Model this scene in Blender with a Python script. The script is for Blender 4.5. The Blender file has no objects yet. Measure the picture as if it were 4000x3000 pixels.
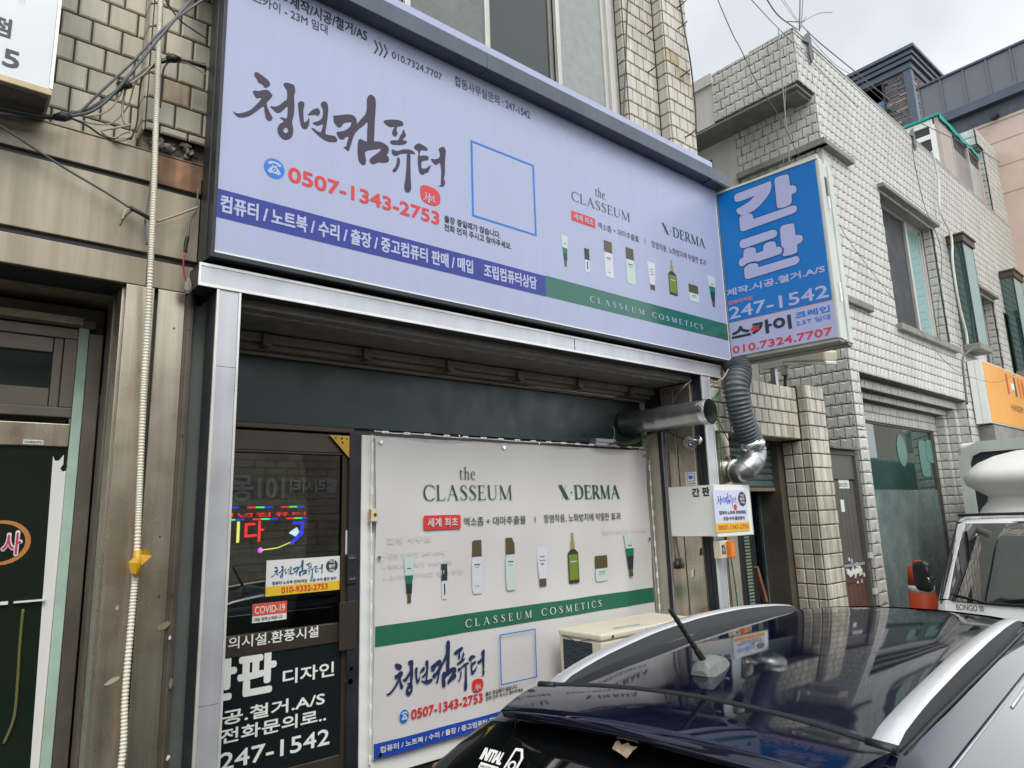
import bpy, bmesh, math, random
from mathutils import Vector, Matrix
from mathutils.geometry import tessellate_polygon
random.seed(7)
S = bpy.context.scene
COL = S.collection
# ---------------------------------------------------------------- camera
cd = bpy.data.cameras.new('camera'); cam = bpy.data.objects.new('camera', cd); COL.objects.link(cam)
cd.sensor_width = 36; cd.lens = 24.1626; cd.clip_start = 0.05; cd.clip_end = 500
# columns: right, up, back of the camera in world axes (facades run along +X, street side is -Y)
Rw = ((0.76774356, 0.09788436, 0.63323651), (-0.63997982, 0.16580786, 0.750289), (-0.03155404, -0.98128814, 0.18994193))
cam.matrix_world = Matrix(((Rw[0][0], -Rw[0][1], -Rw[0][2], 0), (Rw[1][0], -Rw[1][1], -Rw[1][2], -3.0),
                           (Rw[2][0], -Rw[2][1], -Rw[2][2], 2.1), (0, 0, 0, 1)))
S.camera = cam
# ---------------------------------------------------------------- sky, sun, exposure
W = bpy.data.worlds.new('World'); S.world = W; W.use_nodes = True
wn = W.node_tree.nodes; wl = W.node_tree.links; wn.clear()
sky = wn.new('ShaderNodeTexSky'); sky.sky_type = 'NISHITA'; sky.sun_disc = False
SUN_EL, SUN_AZ = math.radians(52), math.radians(200)
sky.sun_elevation = SUN_EL; sky.sun_rotation = SUN_AZ; sky.air_density = 1.0; sky.dust_density = 3.0; sky.ozone_density = 1.0
hs = wn.new('ShaderNodeHueSaturation'); hs.inputs['Saturation'].default_value = 0.26; hs.inputs['Value'].default_value = 1.0
tc = wn.new('ShaderNodeTexCoord'); cn = wn.new('ShaderNodeTexNoise'); cn.inputs['Scale'].default_value = 1.6; cn.inputs['Detail'].default_value = 5
cr = wn.new('ShaderNodeMapRange'); cr.inputs['From Min'].default_value = 0.3; cr.inputs['From Max'].default_value = 0.7
cr.inputs['To Min'].default_value = 0.25; cr.inputs['To Max'].default_value = 0.75
mx = wn.new('ShaderNodeMix'); mx.data_type = 'RGBA'; mx.inputs['B'].default_value = (14.0, 14.8, 15.4, 1)   # flat cloud layer
bg = wn.new('ShaderNodeBackground'); bg.inputs['Strength'].default_value = 0.095
wo = wn.new('ShaderNodeOutputWorld')
wl.new(sky.outputs[0], hs.inputs['Color']); wl.new(tc.outputs['Generated'], cn.inputs['Vector']); wl.new(cn.outputs['Fac'], cr.inputs['Value'])
wl.new(cr.outputs[0], mx.inputs['Factor']); wl.new(hs.outputs[0], mx.inputs['A']); wl.new(mx.outputs['Result'], bg.inputs['Color']); wl.new(bg.outputs[0], wo.inputs['Surface'])
sd = bpy.data.lights.new('sun', 'SUN'); sun = bpy.data.objects.new('sun', sd); COL.objects.link(sun)
sd.energy = 1.0; sd.angle = math.radians(25); sd.color = (1, 0.97, 0.92)
sv = Vector((math.sin(SUN_AZ) * math.cos(SUN_EL), math.cos(SUN_AZ) * math.cos(SUN_EL), math.sin(SUN_EL)))
sun.rotation_euler = (-sv).to_track_quat('-Z', 'Y').to_euler()
S.view_settings.view_transform = 'Standard'; S.view_settings.look = 'None'
S.view_settings.exposure = 0.62; S.view_settings.gamma = 1.0; S.view_settings.use_curve_mapping = False
S.render.engine = 'CYCLES'; S.cycles.max_bounces = 8; S.cycles.use_denoising = True

# ---------------------------------------------------------------- helpers
class MB:
    def __init__(s): s.v = []; s.f = []; s.sm = []
    def add(s, vs, fs, smooth=False):
        b = len(s.v); s.v += [tuple(v) for v in vs]; s.f += [tuple(b + i for i in f) for f in fs]; s.sm += [smooth] * len(fs); return s
    def quad(s, a, b, c, d): return s.add([a, b, c, d], [(0, 1, 2, 3)])
    def box(s, x0, x1, y0, y1, z0, z1):
        if x0 > x1: x0, x1 = x1, x0
        if y0 > y1: y0, y1 = y1, y0
        if z0 > z1: z0, z1 = z1, z0
        return s.add([(x0, y0, z0), (x1, y0, z0), (x1, y1, z0), (x0, y1, z0), (x0, y0, z1), (x1, y0, z1), (x1, y1, z1), (x0, y1, z1)],
                     [(0, 3, 2, 1), (4, 5, 6, 7), (0, 1, 5, 4), (1, 2, 6, 5), (2, 3, 7, 6), (3, 0, 4, 7)])
    def obox(s, o, u, v, w):                      # box from corner o and three edge vectors
        o = Vector(o); u = Vector(u); v = Vector(v); w = Vector(w)
        p = [o, o + u, o + u + v, o + v, o + w, o + u + w, o + u + v + w, o + v + w]
        return s.add(p, [(0, 3, 2, 1), (4, 5, 6, 7), (0, 1, 5, 4), (1, 2, 6, 5), (2, 3, 7, 6), (3, 0, 4, 7)])
    def bar(s, p, q, w, h, up=(0, 0, 1)):          # square bar between two points
        p = Vector(p); q = Vector(q); d = (q - p).normalized(); a = d.cross(Vector(up))
        if a.length < 1e-4: a = d.cross(Vector((1, 0, 0)))
        a.normalize(); b = a.cross(d)
        return s.obox(p - a * w / 2 - b * h / 2, a * w, b * h, q - p)
    def tube(s, pts, r, n=8, caps=True, smooth=True):
        pts = [Vector(p) for p in pts]; k = len(pts); rr = r if isinstance(r, (list, tuple)) else [r] * k
        vs = []; fs = []; prev = None
        for i, p in enumerate(pts):
            t = (pts[min(i + 1, k - 1)] - pts[max(i - 1, 0)])
            t = t.normalized() if t.length > 1e-9 else Vector((0, 0, 1))
            if prev is None:
                a = t.cross(Vector((0.13, 0.21, 0.97)));  a = a.normalized() if a.length > 1e-3 else Vector((1, 0, 0))
            else:
                a = prev - t * prev.dot(t); a.normalize()
            prev = a; b = t.cross(a)
            for j in range(n):
                an = 2 * math.pi * j / n; vs.append(p + (a * math.cos(an) + b * math.sin(an)) * rr[i])
        for i in range(k - 1):
            for j in range(n):
                fs.append((i * n + j, i * n + (j + 1) % n, (i + 1) * n + (j + 1) % n, (i + 1) * n + j))
        s.add(vs, fs, smooth)
        if caps: s.add([], []); b0 = len(s.v) - len(vs); s.f += [tuple(b0 + j for j in range(n))[::-1], tuple(b0 + (k - 1) * n + j for j in range(n))]; s.sm += [False, False]
        return s
    def disc(s, c, u, v, r, n=24, r2=None):
        c = Vector(c); u = Vector(u); v = Vector(v); r2 = r2 or r
        return s.add([c + u * r * math.cos(2 * math.pi * i / n) + v * r2 * math.sin(2 * math.pi * i / n) for i in range(n)], [tuple(range(n))])
    def poly(s, pts, frame, depth=0.0, holes=()):  # filled outline; frame = (origin, u, v, n)
        O, u, v, n = frame
        loops = [[Vector((a, b, 0)) for a, b in pts]] + [[Vector((a, b, 0)) for a, b in h] for h in holes]
        tris = tessellate_polygon(loops); flat = [p for l in loops for p in l]
        vs = [O + u * p.x + v * p.y + n * depth for p in flat]
        return s.add(vs, [tuple(t) for t in tris])
    def prism(s, pts, frame, d0, d1):              # extruded outline between two depths along n
        O, u, v, n = frame; k = len(pts)
        vs = [O + u * a + v * b + n * d0 for a, b in pts] + [O + u * a + v * b + n * d1 for a, b in pts]
        tr = tessellate_polygon([[Vector((a, b, 0)) for a, b in pts]])
        fs = [tuple(t) for t in tr] + [tuple(i + k for i in t)[::-1] for t in tr]
        fs += [(i, (i + 1) % k, k + (i + 1) % k, k + i) for i in range(k)]
        return s.add(vs, fs)
    def mesh(s, name):
        m = bpy.data.meshes.new(name); m.from_pydata(s.v, [], s.f); m.update()
        if any(s.sm): m.polygons.foreach_set('use_smooth', s.sm)
        return m
V3 = Vector
XZ = (V3((0, 0, 0)), V3((1, 0, 0)), V3((0, 0, 1)), V3((0, -1, 0)))     # drawing frame of the street fronts
def front(y): return (V3((0, y, 0)), V3((1, 0, 0)), V3((0, 0, 1)), V3((0, -1, 0)))
def side(x): return (V3((x, 0, 0)), V3((0, -1, 0)), V3((0, 0, 1)), V3((-1, 0, 0)))    # u = towards the street
WL = {}
def wloc(o): return WL.get(o.name, V3((0, 0, 0)))
def put(o, parent, world):
    COL.objects.link(o); WL[o.name] = V3(world)
    if parent is not None: o.parent = parent; o.location = V3(world) - wloc(parent)
    else: o.location = V3(world)
def tag(o, label=None, cat=None, group=None, kind=None):
    for k, v in (('label', label), ('category', cat), ('group', group), ('kind', kind)):
        if v: o[k] = v
    return o
def finish(o, mat, bevel=0, seg=2, weld=False, fix=True):
    if mat: o.data.materials.append(mat)
    if fix or weld:
        bm = bmesh.new(); bm.from_mesh(o.data)
        if weld: bmesh.ops.remove_doubles(bm, verts=bm.verts, dist=1e-5)
        if fix: bmesh.ops.recalc_face_normals(bm, faces=bm.faces)
        bm.to_mesh(o.data); bm.free()
    if bevel:
        b = o.modifiers.new('bevel', 'BEVEL'); b.width = bevel; b.segments = seg; b.limit_method = 'ANGLE'; b.angle_limit = math.radians(40)
        b.harden_normals = False
def part(name, mb, mat, parent=None, bevel=0, seg=2, org=None, label=None, kind=None, fix=True, weld=False):
    me = mb.mesh(name); base = V3(org) if org is not None else (wloc(parent) if parent is not None else V3((0, 0, 0)))
    if base.length > 0: me.transform(Matrix.Translation(-base))
    o = bpy.data.objects.new(name, me); put(o, parent, base); finish(o, mat, bevel, seg, weld, fix)
    if label: o['label'] = label
    if kind: o['kind'] = kind
    return o
def thing(name, label, cat, loc=(0, 0, 0), group=None):
    o = bpy.data.objects.new(name, None); o.empty_display_size = 0.1; put(o, None, loc); return tag(o, label, cat, group)
def solo(name, mb, mat, label, cat, loc=(0, 0, 0), group=None, **k):   # a thing that is one mesh
    return tag(part(name, mb, mat, None, org=loc, **k), label, cat, group)
def inst(name, me, parent, world):
    o = bpy.data.objects.new(name, me); put(o, parent, world); return o
# print: writing and flat graphics
GC = {}
def glyphs(s, bold=0.0, res=3):
    if (s, res) in GC: return GC[(s, res)]
    c = bpy.data.curves.new('lettering', 'FONT'); c.body = s; c.size = 1; c.resolution_u = res; c.fill_mode = 'FRONT'
    t = bpy.data.objects.new('tmp', c); me = bpy.data.meshes.new_from_object(t); bpy.data.objects.remove(t); bpy.data.curves.remove(c)
    vs = [v.co.copy() for v in me.vertices]; fs = [tuple(p.vertices) for p in me.polygons]; bpy.data.meshes.remove(me); GC[(s, res)] = (vs, fs)
    return vs, fs
def write(mb, s, frame, a0, a1, b0, b1, depth=0.003, bold=0.0, res=3, mirror=False, shear=0.0, disp=None):
    """set text s into the rectangle a0..a1 x b0..b1 of a drawing frame"""
    vs, fs = glyphs(s, bold, res)
    if not vs: return
    xs = [v.x for v in vs]; ys = [v.y for v in vs]; x0, x1, y0, y1 = min(xs), max(xs), min(ys), max(ys)
    O, u, v, n = frame; hgt = b1 - b0; r = bold * 0.9 * hgt
    shifts = [(0.0, 0.0)] if bold <= 0 else [(r * math.cos(k * math.pi / 4), r * math.sin(k * math.pi / 4)) for k in range(8)]
    a0 += r * 0.7; a1 -= r * 0.7; b0 += r * 0.7; b1 -= r * 0.7
    for q, (da, db) in enumerate(shifts):          # heavier faces: the outline struck several times a hair apart
        out = []
        for p in vs:
            a = (p.x - x0) / max(x1 - x0, 1e-6); b = (p.y - y0) / max(y1 - y0, 1e-6)
            if mirror: a = 1 - a
            A = a0 + (a1 - a0) * a + da; B = b0 + (b1 - b0) * b + db
            out.append(O + u * A + v * B + n * (depth + q * 0.00006 + (disp(A, B) if disp else 0)))
        mb.add(out, fs)
def smooth_loop(pts, k=3):
    n = len(pts); out = []
    for i in range(n):
        p0, p1, p2, p3 = pts[i - 1], pts[i], pts[(i + 1) % n], pts[(i + 2) % n]
        for j in range(k):
            t = j / k; t2 = t * t; t3 = t2 * t
            out.append(tuple(0.5 * (2 * p1[q] + (p2[q] - p0[q]) * t + (2 * p0[q] - 5 * p1[q] + 4 * p2[q] - p3[q]) * t2 + (3 * p1[q] - p0[q] - 3 * p2[q] + p3[q]) * t3) for q in (0, 1)))
    return out
def spline(pts, k=6):
    pts = [V3(p) for p in pts]; out = []
    for i in range(len(pts) - 1):
        p0, p1, p2, p3 = pts[max(i - 1, 0)], pts[i], pts[i + 1], pts[min(i + 2, len(pts) - 1)]
        for j in range(k):
            t = j / k
            out.append(0.5 * (2 * p1 + (p2 - p0) * t + (2 * p0 - 5 * p1 + 4 * p2 - p3) * t * t + (3 * p1 - p0 - 3 * p2 + p3) * t ** 3))
    return out + [pts[-1]]
def rrect(a0, a1, b0, b1, r, k=4):
    out = []
    for cx, cy, st in ((a1 - r, b1 - r, 0), (a0 + r, b1 - r, 90), (a0 + r, b0 + r, 180), (a1 - r, b0 + r, 270)):
        for i in range(k + 1):
            an = math.radians(st + 90 * i / k); out.append((cx + r * math.cos(an), cy + r * math.sin(an)))
    return out
def circle(ca, cb, ra, rb=None, n=28): return [(ca + ra * math.cos(2 * math.pi * i / n), cb + (rb or ra) * math.sin(2 * math.pi * i / n)) for i in range(n)]
def rect(a0, a1, b0, b1): return [(a0, b0), (a1, b0), (a1, b1), (a0, b1)]

# ---------------------------------------------------------------- materials
def mat(name, col, rough=0.6, metal=0.0, var=0.0, scale=3.0, streak=0.0, dirt=None, dirt_amt=0.0, bump=0.0, bscale=40.0, rand=0.0, coat=0.0, emit=0.0,
        rust=0.0, rust_scale=1.5, spec=0.5, alpha=1.0, ecol=None, brushed=0.0):
    m = bpy.data.materials.new(name); m.use_nodes = True; nt = m.node_tree; ns = nt.nodes; ls = nt.links; b = ns['Principled BSDF']
    b.inputs['Roughness'].default_value = rough; b.inputs['Metallic'].default_value = metal; b.inputs['Coat Weight'].default_value = coat
    b.inputs['Coat Roughness'].default_value = 0.03; b.inputs['Specular IOR Level'].default_value = spec; b.inputs['Alpha'].default_value = alpha
    if emit: b.inputs['Emission Color'].default_value = (*(ecol or col), 1); b.inputs['Emission Strength'].default_value = emit
    c4 = (*col, 1); b.inputs['Base Color'].default_value = c4
    if not (var or streak or dirt_amt or bump or rand or rust or brushed): return m
    geo = ns.new('ShaderNodeNewGeometry'); cur = ns.new('ShaderNodeRGB'); cur.outputs[0].default_value = c4; cur = cur.outputs[0]
    def noise(sc, det=4, vec=(1, 1, 1), rough_=0.55):
        mp = ns.new('ShaderNodeMapping'); mp.inputs['Scale'].default_value = vec; ls.new(geo.outputs['Position'], mp.inputs['Vector'])
        n = ns.new('ShaderNodeTexNoise'); n.inputs['Scale'].default_value = sc; n.inputs['Detail'].default_value = det; n.inputs['Roughness'].default_value = rough_
        ls.new(mp.outputs[0], n.inputs['Vector']); return n.outputs['Fac']
    def ramp(src, lo, hi, a=0.0, c=1.0):
        r = ns.new('ShaderNodeMapRange'); r.inputs['From Min'].default_value = lo; r.inputs['From Max'].default_value = hi
        r.inputs['To Min'].default_value = a; r.inputs['To Max'].default_value = c; ls.new(src, r.inputs['Value']); return r.outputs[0]
    def mul(c_, f_):
        x = ns.new('ShaderNodeVectorMath'); x.operation = 'SCALE'; ls.new(c_, x.inputs[0]); ls.new(f_, x.inputs['Scale']); return x.outputs[0]
    def mixc(f_, a_, colb):
        x = ns.new('ShaderNodeMix'); x.data_type = 'RGBA'; ls.new(f_, x.inputs['Factor']); ls.new(a_, x.inputs['A']); x.inputs['B'].default_value = (*colb, 1); return x.outputs['Result']
    if rand:
        oi = ns.new('ShaderNodeObjectInfo'); cur = mul(cur, ramp(oi.outputs['Random'], 0, 1, 1 - rand, 1 + rand))
    if var: cur = mul(cur, ramp(noise(scale), 0.3, 0.7, 1 - var, 1 + var))
    if streak:
        cur = mul(cur, ramp(noise(1.0, 5, (14, 14, 0.7)), 0.35, 0.65, 1 - streak, 1 + streak * 0.4))
    if brushed: cur = mul(cur, ramp(noise(1.0, 3, (260, 260, 2)), 0.3, 0.7, 1 - brushed, 1 + brushed))
    if dirt_amt:
        cur = mixc(ramp(noise(2.3, 7, (1.0, 1.0, 0.55), 0.65), 0.48, 0.75, 0, dirt_amt), cur, dirt or (0.12, 0.1, 0.07))
    if rust:
        cur = mixc(ramp(noise(rust_scale, 6, (2.2, 2.2, 0.5), 0.6), 0.60, 0.74, 0, rust), cur, (0.36, 0.15, 0.05))
    ls.new(cur, b.inputs['Base Color'])
    if bump:
        bn = ns.new('ShaderNodeBump'); bn.inputs['Strength'].default_value = bump; bn.inputs['Distance'].default_value = 0.004
        ls.new(noise(bscale, 4), bn.inputs['Height']); ls.new(bn.outputs[0], b.inputs['Normal'])
    if rough > 0.15 and metal < 0.9:
        ls.new(ramp(noise(6.0, 4), 0.3, 0.7, max(rough - 0.08, 0.05), min(rough + 0.08, 1)), b.inputs['Roughness'])
    return m
def glass(name, tint=(0.05, 0.07, 0.07), rough=0.02, trans=0.0, ior=1.5, alpha=None):
    """window glass: a thin pane that reflects the street and lets a share of the inside through"""
    m = bpy.data.materials.new(name); m.use_nodes = True; nt = m.node_tree; ns = nt.nodes; ls = nt.links
    b = ns['Principled BSDF']; b.inputs['Base Color'].default_value = (*tint, 1); b.inputs['Roughness'].default_value = rough; b.inputs['Specular IOR Level'].default_value = 0.5
    b.inputs['IOR'].default_value = ior
    if trans:
        tr = ns.new('ShaderNodeBsdfTransparent'); tr.inputs[0].default_value = (0.85, 0.92, 0.9, 1); gl = ns.new('ShaderNodeBsdfGlossy'); gl.inputs['Roughness'].default_value = rough
        fr = ns.new('ShaderNodeFresnel'); fr.inputs['IOR'].default_value = ior; mi = ns.new('ShaderNodeMixShader'); m2 = ns.new('ShaderNodeMixShader')
        ls.new(fr.outputs[0], mi.inputs[0]); ls.new(tr.outputs[0], mi.inputs[1]); ls.new(gl.outputs[0], mi.inputs[2])
        m2.inputs[0].default_value = trans; ls.new(b.outputs[0], m2.inputs[1]); ls.new(mi.outputs[0], m2.inputs[2]); ls.new(m2.outputs[0], ns['Material Output'].inputs['Surface'])
    return m
CALLI = [('',[(0.074,0.725),(0.081,0.745),(0.093,0.745),(0.117,0.724),(0.132,0.706),(0.139,0.679),(0.137,0.655),(0.125,0.623),(0.116,0.621),(0.108,0.642),(0.093,0.644),(0.086,0.676),(0.077,0.695)]),
('',[(0.072,0.533),(0.082,0.551),(0.092,0.553),(0.111,0.584),(0.127,0.601),(0.138,0.594),(0.150,0.567),(0.147,0.542),(0.137,0.499),(0.129,0.467),(0.130,0.437),(0.137,0.399),(0.146,0.363),(0.155,0.328),(0.151,0.307),(0.147,0.290),(0.136,0.287),(0.128,0.303),(0.123,0.343),(0.120,0.384),(0.118,0.415),(0.105,0.387),(0.086,0.330),(0.066,0.275),(0.046,0.239),(0.034,0.225),(0.023,0.218),(0.010,0.230),(0.000,0.261),(0.010,0.251),(0.026,0.260),(0.049,0.297),(0.069,0.342),(0.088,0.409),(0.102,0.466),(0.106,0.497),(0.089,0.476),(0.083,0.486),(0.076,0.507)]),
('',[(0.194,0.734),(0.209,0.760),(0.229,0.763),(0.239,0.761),(0.244,0.714),(0.244,0.680),(0.240,0.654),(0.243,0.543),(0.242,0.451),(0.238,0.403),(0.235,0.355),(0.239,0.314),(0.241,0.260),(0.238,0.213),(0.230,0.178),(0.215,0.149),(0.198,0.145),(0.182,0.176),(0.176,0.215),(0.177,0.248),(0.185,0.294),(0.200,0.329),(0.195,0.347),(0.182,0.358),(0.195,0.369),(0.210,0.372),(0.214,0.403),(0.215,0.449),(0.214,0.504),(0.202,0.471),(0.188,0.424),(0.173,0.399),(0.158,0.413),(0.145,0.434),(0.144,0.445),(0.159,0.453),(0.176,0.480),(0.191,0.522),(0.201,0.554),(0.210,0.579),(0.211,0.637),(0.208,0.679),(0.197,0.708)]),
('h',[(0.209,0.276),(0.217,0.272),(0.220,0.247),(0.214,0.223),(0.206,0.216),(0.200,0.230),(0.202,0.253)]),
('',[(0.258,0.585),(0.271,0.617),(0.283,0.614),(0.286,0.583),(0.282,0.545),(0.282,0.487),(0.287,0.401),(0.301,0.436),(0.305,0.474),(0.309,0.431),(0.306,0.383),(0.299,0.344),(0.289,0.327),(0.277,0.335),(0.271,0.375),(0.264,0.449),(0.260,0.524)]),
('',[(0.302,0.500),(0.322,0.570),(0.343,0.606),(0.355,0.582),(0.353,0.552),(0.341,0.512),(0.339,0.528),(0.318,0.507),(0.305,0.494)]),
('',[(0.358,0.678),(0.370,0.708),(0.384,0.709),(0.391,0.657),(0.390,0.562),(0.385,0.453),(0.381,0.380),(0.384,0.354),(0.404,0.359),(0.425,0.366),(0.435,0.339),(0.433,0.314),(0.416,0.292),(0.386,0.280),(0.357,0.302),(0.334,0.334),(0.318,0.365),(0.329,0.369),(0.345,0.355),(0.359,0.355),(0.366,0.401),(0.368,0.449),(0.352,0.424),(0.338,0.411),(0.324,0.420),(0.328,0.437),(0.351,0.475),(0.365,0.522),(0.368,0.577),(0.366,0.622),(0.359,0.650)]),
('',[(0.414,0.584),(0.426,0.600),(0.450,0.628),(0.479,0.661),(0.504,0.677),(0.519,0.661),(0.526,0.630),(0.527,0.599),(0.540,0.643),(0.562,0.724),(0.570,0.761),(0.574,0.826),(0.574,0.925),(0.582,0.975),(0.595,1.000),(0.611,0.990),(0.619,0.942),(0.618,0.829),(0.614,0.691),(0.613,0.543),(0.612,0.470),(0.638,0.486),(0.665,0.483),(0.684,0.456),(0.686,0.409),(0.676,0.352),(0.684,0.346),(0.687,0.299),(0.676,0.273),(0.655,0.250),(0.634,0.240),(0.613,0.203),(0.598,0.200),(0.590,0.223),(0.595,0.257),(0.618,0.318),(0.639,0.370),(0.644,0.409),(0.623,0.382),(0.602,0.359),(0.582,0.336),(0.567,0.300),(0.571,0.244),(0.572,0.186),(0.565,0.156),(0.552,0.152),(0.539,0.178),(0.533,0.237),(0.531,0.307),(0.533,0.392),(0.543,0.436),(0.571,0.429),(0.576,0.440),(0.577,0.561),(0.578,0.659),(0.560,0.607),(0.540,0.553),(0.525,0.504),(0.515,0.460),(0.506,0.393),(0.496,0.302),(0.487,0.248),(0.479,0.259),(0.465,0.276),(0.477,0.298),(0.481,0.349),(0.488,0.407),(0.476,0.403),(0.467,0.371),(0.452,0.353),(0.440,0.366),(0.432,0.401),(0.435,0.426),(0.461,0.455),(0.485,0.505),(0.497,0.552),(0.500,0.589),(0.485,0.576),(0.465,0.547),(0.451,0.493),(0.439,0.479),(0.427,0.495),(0.417,0.528),(0.417,0.563)]),
('',[(0.659,0.743),(0.681,0.781),(0.713,0.810),(0.741,0.828),(0.760,0.820),(0.760,0.782),(0.741,0.753),(0.730,0.737),(0.727,0.690),(0.732,0.658),(0.721,0.613),(0.711,0.614),(0.703,0.639),(0.708,0.686),(0.716,0.725),(0.692,0.703),(0.670,0.715)]),
('',[(0.760,0.725),(0.766,0.734),(0.771,0.703),(0.777,0.683),(0.768,0.638),(0.757,0.606),(0.780,0.610),(0.780,0.591),(0.766,0.558),(0.735,0.525),(0.708,0.507),(0.694,0.514),(0.697,0.547),(0.719,0.568),(0.735,0.585),(0.743,0.629),(0.749,0.659),(0.755,0.683)]),
('',[(0.703,0.447),(0.730,0.450),(0.763,0.496),(0.791,0.518),(0.813,0.518),(0.826,0.494),(0.813,0.480),(0.791,0.468),(0.752,0.434),(0.730,0.395),(0.711,0.382),(0.702,0.409)]),
('',[(0.730,0.370),(0.740,0.378),(0.745,0.345),(0.742,0.293),(0.732,0.237),(0.722,0.198),(0.707,0.187),(0.707,0.212),(0.719,0.251),(0.727,0.306)]),
('',[(0.782,0.451),(0.799,0.462),(0.800,0.364),(0.801,0.178),(0.804,0.081),(0.798,0.022),(0.784,0.000),(0.771,0.009),(0.767,0.067),(0.774,0.182),(0.779,0.322)]),
('',[(0.822,0.582),(0.836,0.621),(0.853,0.640),(0.874,0.631),(0.888,0.623),(0.897,0.598),(0.882,0.578),(0.859,0.564),(0.853,0.531),(0.850,0.491),(0.870,0.507),(0.896,0.521),(0.901,0.487),(0.888,0.463),(0.864,0.432),(0.860,0.384),(0.864,0.344),(0.887,0.368),(0.902,0.404),(0.914,0.426),(0.908,0.383),(0.896,0.323),(0.881,0.300),(0.867,0.270),(0.849,0.282),(0.844,0.335),(0.840,0.394),(0.841,0.458),(0.844,0.524),(0.836,0.545),(0.822,0.550)]),
('',[(0.959,0.662),(0.978,0.701),(0.990,0.707),(1.000,0.669),(0.996,0.581),(0.993,0.449),(0.993,0.384),(0.987,0.315),(0.993,0.281),(0.990,0.240),(0.981,0.211),(0.963,0.201),(0.948,0.195),(0.966,0.216),(0.969,0.263),(0.971,0.367),(0.970,0.431),(0.964,0.491),(0.943,0.449),(0.923,0.465),(0.914,0.501),(0.935,0.513),(0.956,0.543),(0.965,0.582),(0.962,0.632)])]
CALLI = [(t, smooth_loop(p, 3)) for t, p in CALLI]
def calligraphy(mb, frame, a0, a1, b0, b1, depth, disp=None, upto=99):
    i = 0
    while i < min(len(CALLI), upto):
        pl = [(a0 + (a1 - a0) * x, b0 + (b1 - b0) * y) for x, y in CALLI[i][1]]; holes = []
        while i + 1 < len(CALLI) and CALLI[i + 1][0] == 'h':
            i += 1; holes.append([(a0 + (a1 - a0) * x, b0 + (b1 - b0) * y) for x, y in CALLI[i][1]])
        k0 = len(mb.v); mb.poly(pl, frame, depth, holes)
        if disp:
            allp = pl + [q for h in holes for q in h]
            for q, (a, b) in enumerate(allp): mb.v[k0 + q] = tuple(V3(mb.v[k0 + q]) + frame[3] * disp(a, b))
        i += 1

# ---------------------------------------------------------------- the materials of the street
M = {}
M['tile'] = mat('glazed_tile_beige', (0.56, 0.52, 0.44), 0.45, var=0.10, scale=2.5, streak=0.22, dirt=(0.19, 0.15, 0.09), dirt_amt=0.30, rand=0.13, bump=0.12, bscale=60, rust=0.55, rust_scale=1.1)
M['tile_left'] = mat('glazed_tile_grey_beige', (0.55, 0.50, 0.395), 0.42, var=0.10, scale=2.5, streak=0.16, dirt=(0.16, 0.13, 0.08), dirt_amt=0.35, rand=0.10, bump=0.12, bscale=60, rust=0.5, rust_scale=1.3)
M['tile_white'] = mat('embossed_tile_white', (0.60, 0.595, 0.55), 0.38, var=0.06, scale=2.0, streak=0.13, dirt=(0.34, 0.31, 0.25), dirt_amt=0.30, rand=0.06, bump=0.08, bscale=50)
M['tile_stained'] = mat('stained_tile_cream', (0.60, 0.56, 0.46), 0.42, var=0.14, scale=4, streak=0.30, dirt=(0.20, 0.16, 0.11), dirt_amt=0.55, rand=0.12, bump=0.12, bscale=50, rust=0.9, rust_scale=1.8)
M['grout'] = mat('dark_grout', (0.085, 0.075, 0.06), 0.9, var=0.25, scale=9, bump=0.3, bscale=90)
M['steel'] = mat('stained_stainless_sheet', (0.56, 0.49, 0.39), 0.30, metal=0.85, var=0.08, scale=1.2, streak=0.22, dirt=(0.15, 0.125, 0.09), dirt_amt=0.45, rust=0.45, rust_scale=0.9, brushed=0.06)
M['steel_fascia'] = mat('weathered_steel_fascia', (0.36, 0.31, 0.225), 0.42, metal=0.45, var=0.10, scale=1.2, streak=0.25, dirt=(0.15, 0.12, 0.08), dirt_amt=0.45, rust=0.95, rust_scale=0.75)
M['rusty'] = mat('rusted_steel_edge', (0.27, 0.15, 0.085), 0.7, metal=0.2, var=0.4, scale=9, streak=0.5)
M['steel_dark'] = mat('brown_anodised_frame', (0.085, 0.065, 0.05), 0.38, metal=0.5, var=0.12, scale=5)
M['frame_brown'] = mat('taupe_aluminium_frame', (0.17, 0.145, 0.115), 0.42, metal=0.5, var=0.15, scale=6, dirt=(0.09, 0.07, 0.05), dirt_amt=0.5)
M['black'] = mat('black_painted_steel', (0.016, 0.02, 0.026), 0.42, var=0.3, scale=6)
M['darkgrey'] = mat('dark_grey_flashing', (0.085, 0.10, 0.125), 0.36, metal=0.3, var=0.12, scale=2.5, streak=0.10)
M['silver'] = mat('brushed_silver_panel', (0.58, 0.585, 0.62), 0.36, metal=0.5, var=0.06, scale=3, streak=0.08)
M['silver_trim'] = mat('pale_aluminium_trim', (0.78, 0.77, 0.73), 0.35, metal=0.5, var=0.1, scale=8)
M['sign_face'] = mat('bluish_sign_film', (0.38, 0.42, 0.59), 0.33, var=0.02, scale=1.5, streak=0.02)
M['sign_white'] = mat('bluish_white_vinyl', (0.42, 0.46, 0.64), 0.35)
M['band_blue'] = mat('deep_blue_vinyl', (0.012, 0.025, 0.26), 0.22, var=0.02)
M['band_green'] = mat('bottle_green_vinyl', (0.018, 0.13, 0.09), 0.16)
M['ink_black'] = mat('black_ink', (0.02, 0.024, 0.03), 0.4)
M['ink_plum'] = mat('plum_ink', (0.032, 0.017, 0.044), 0.4)
M['ink_navy'] = mat('navy_ink', (0.018, 0.028, 0.10), 0.5)
M['ink_blue'] = mat('bright_blue_ink', (0.02, 0.06, 0.55), 0.4)
M['ink_red'] = mat('red_ink', (0.62, 0.035, 0.04), 0.35)
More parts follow.
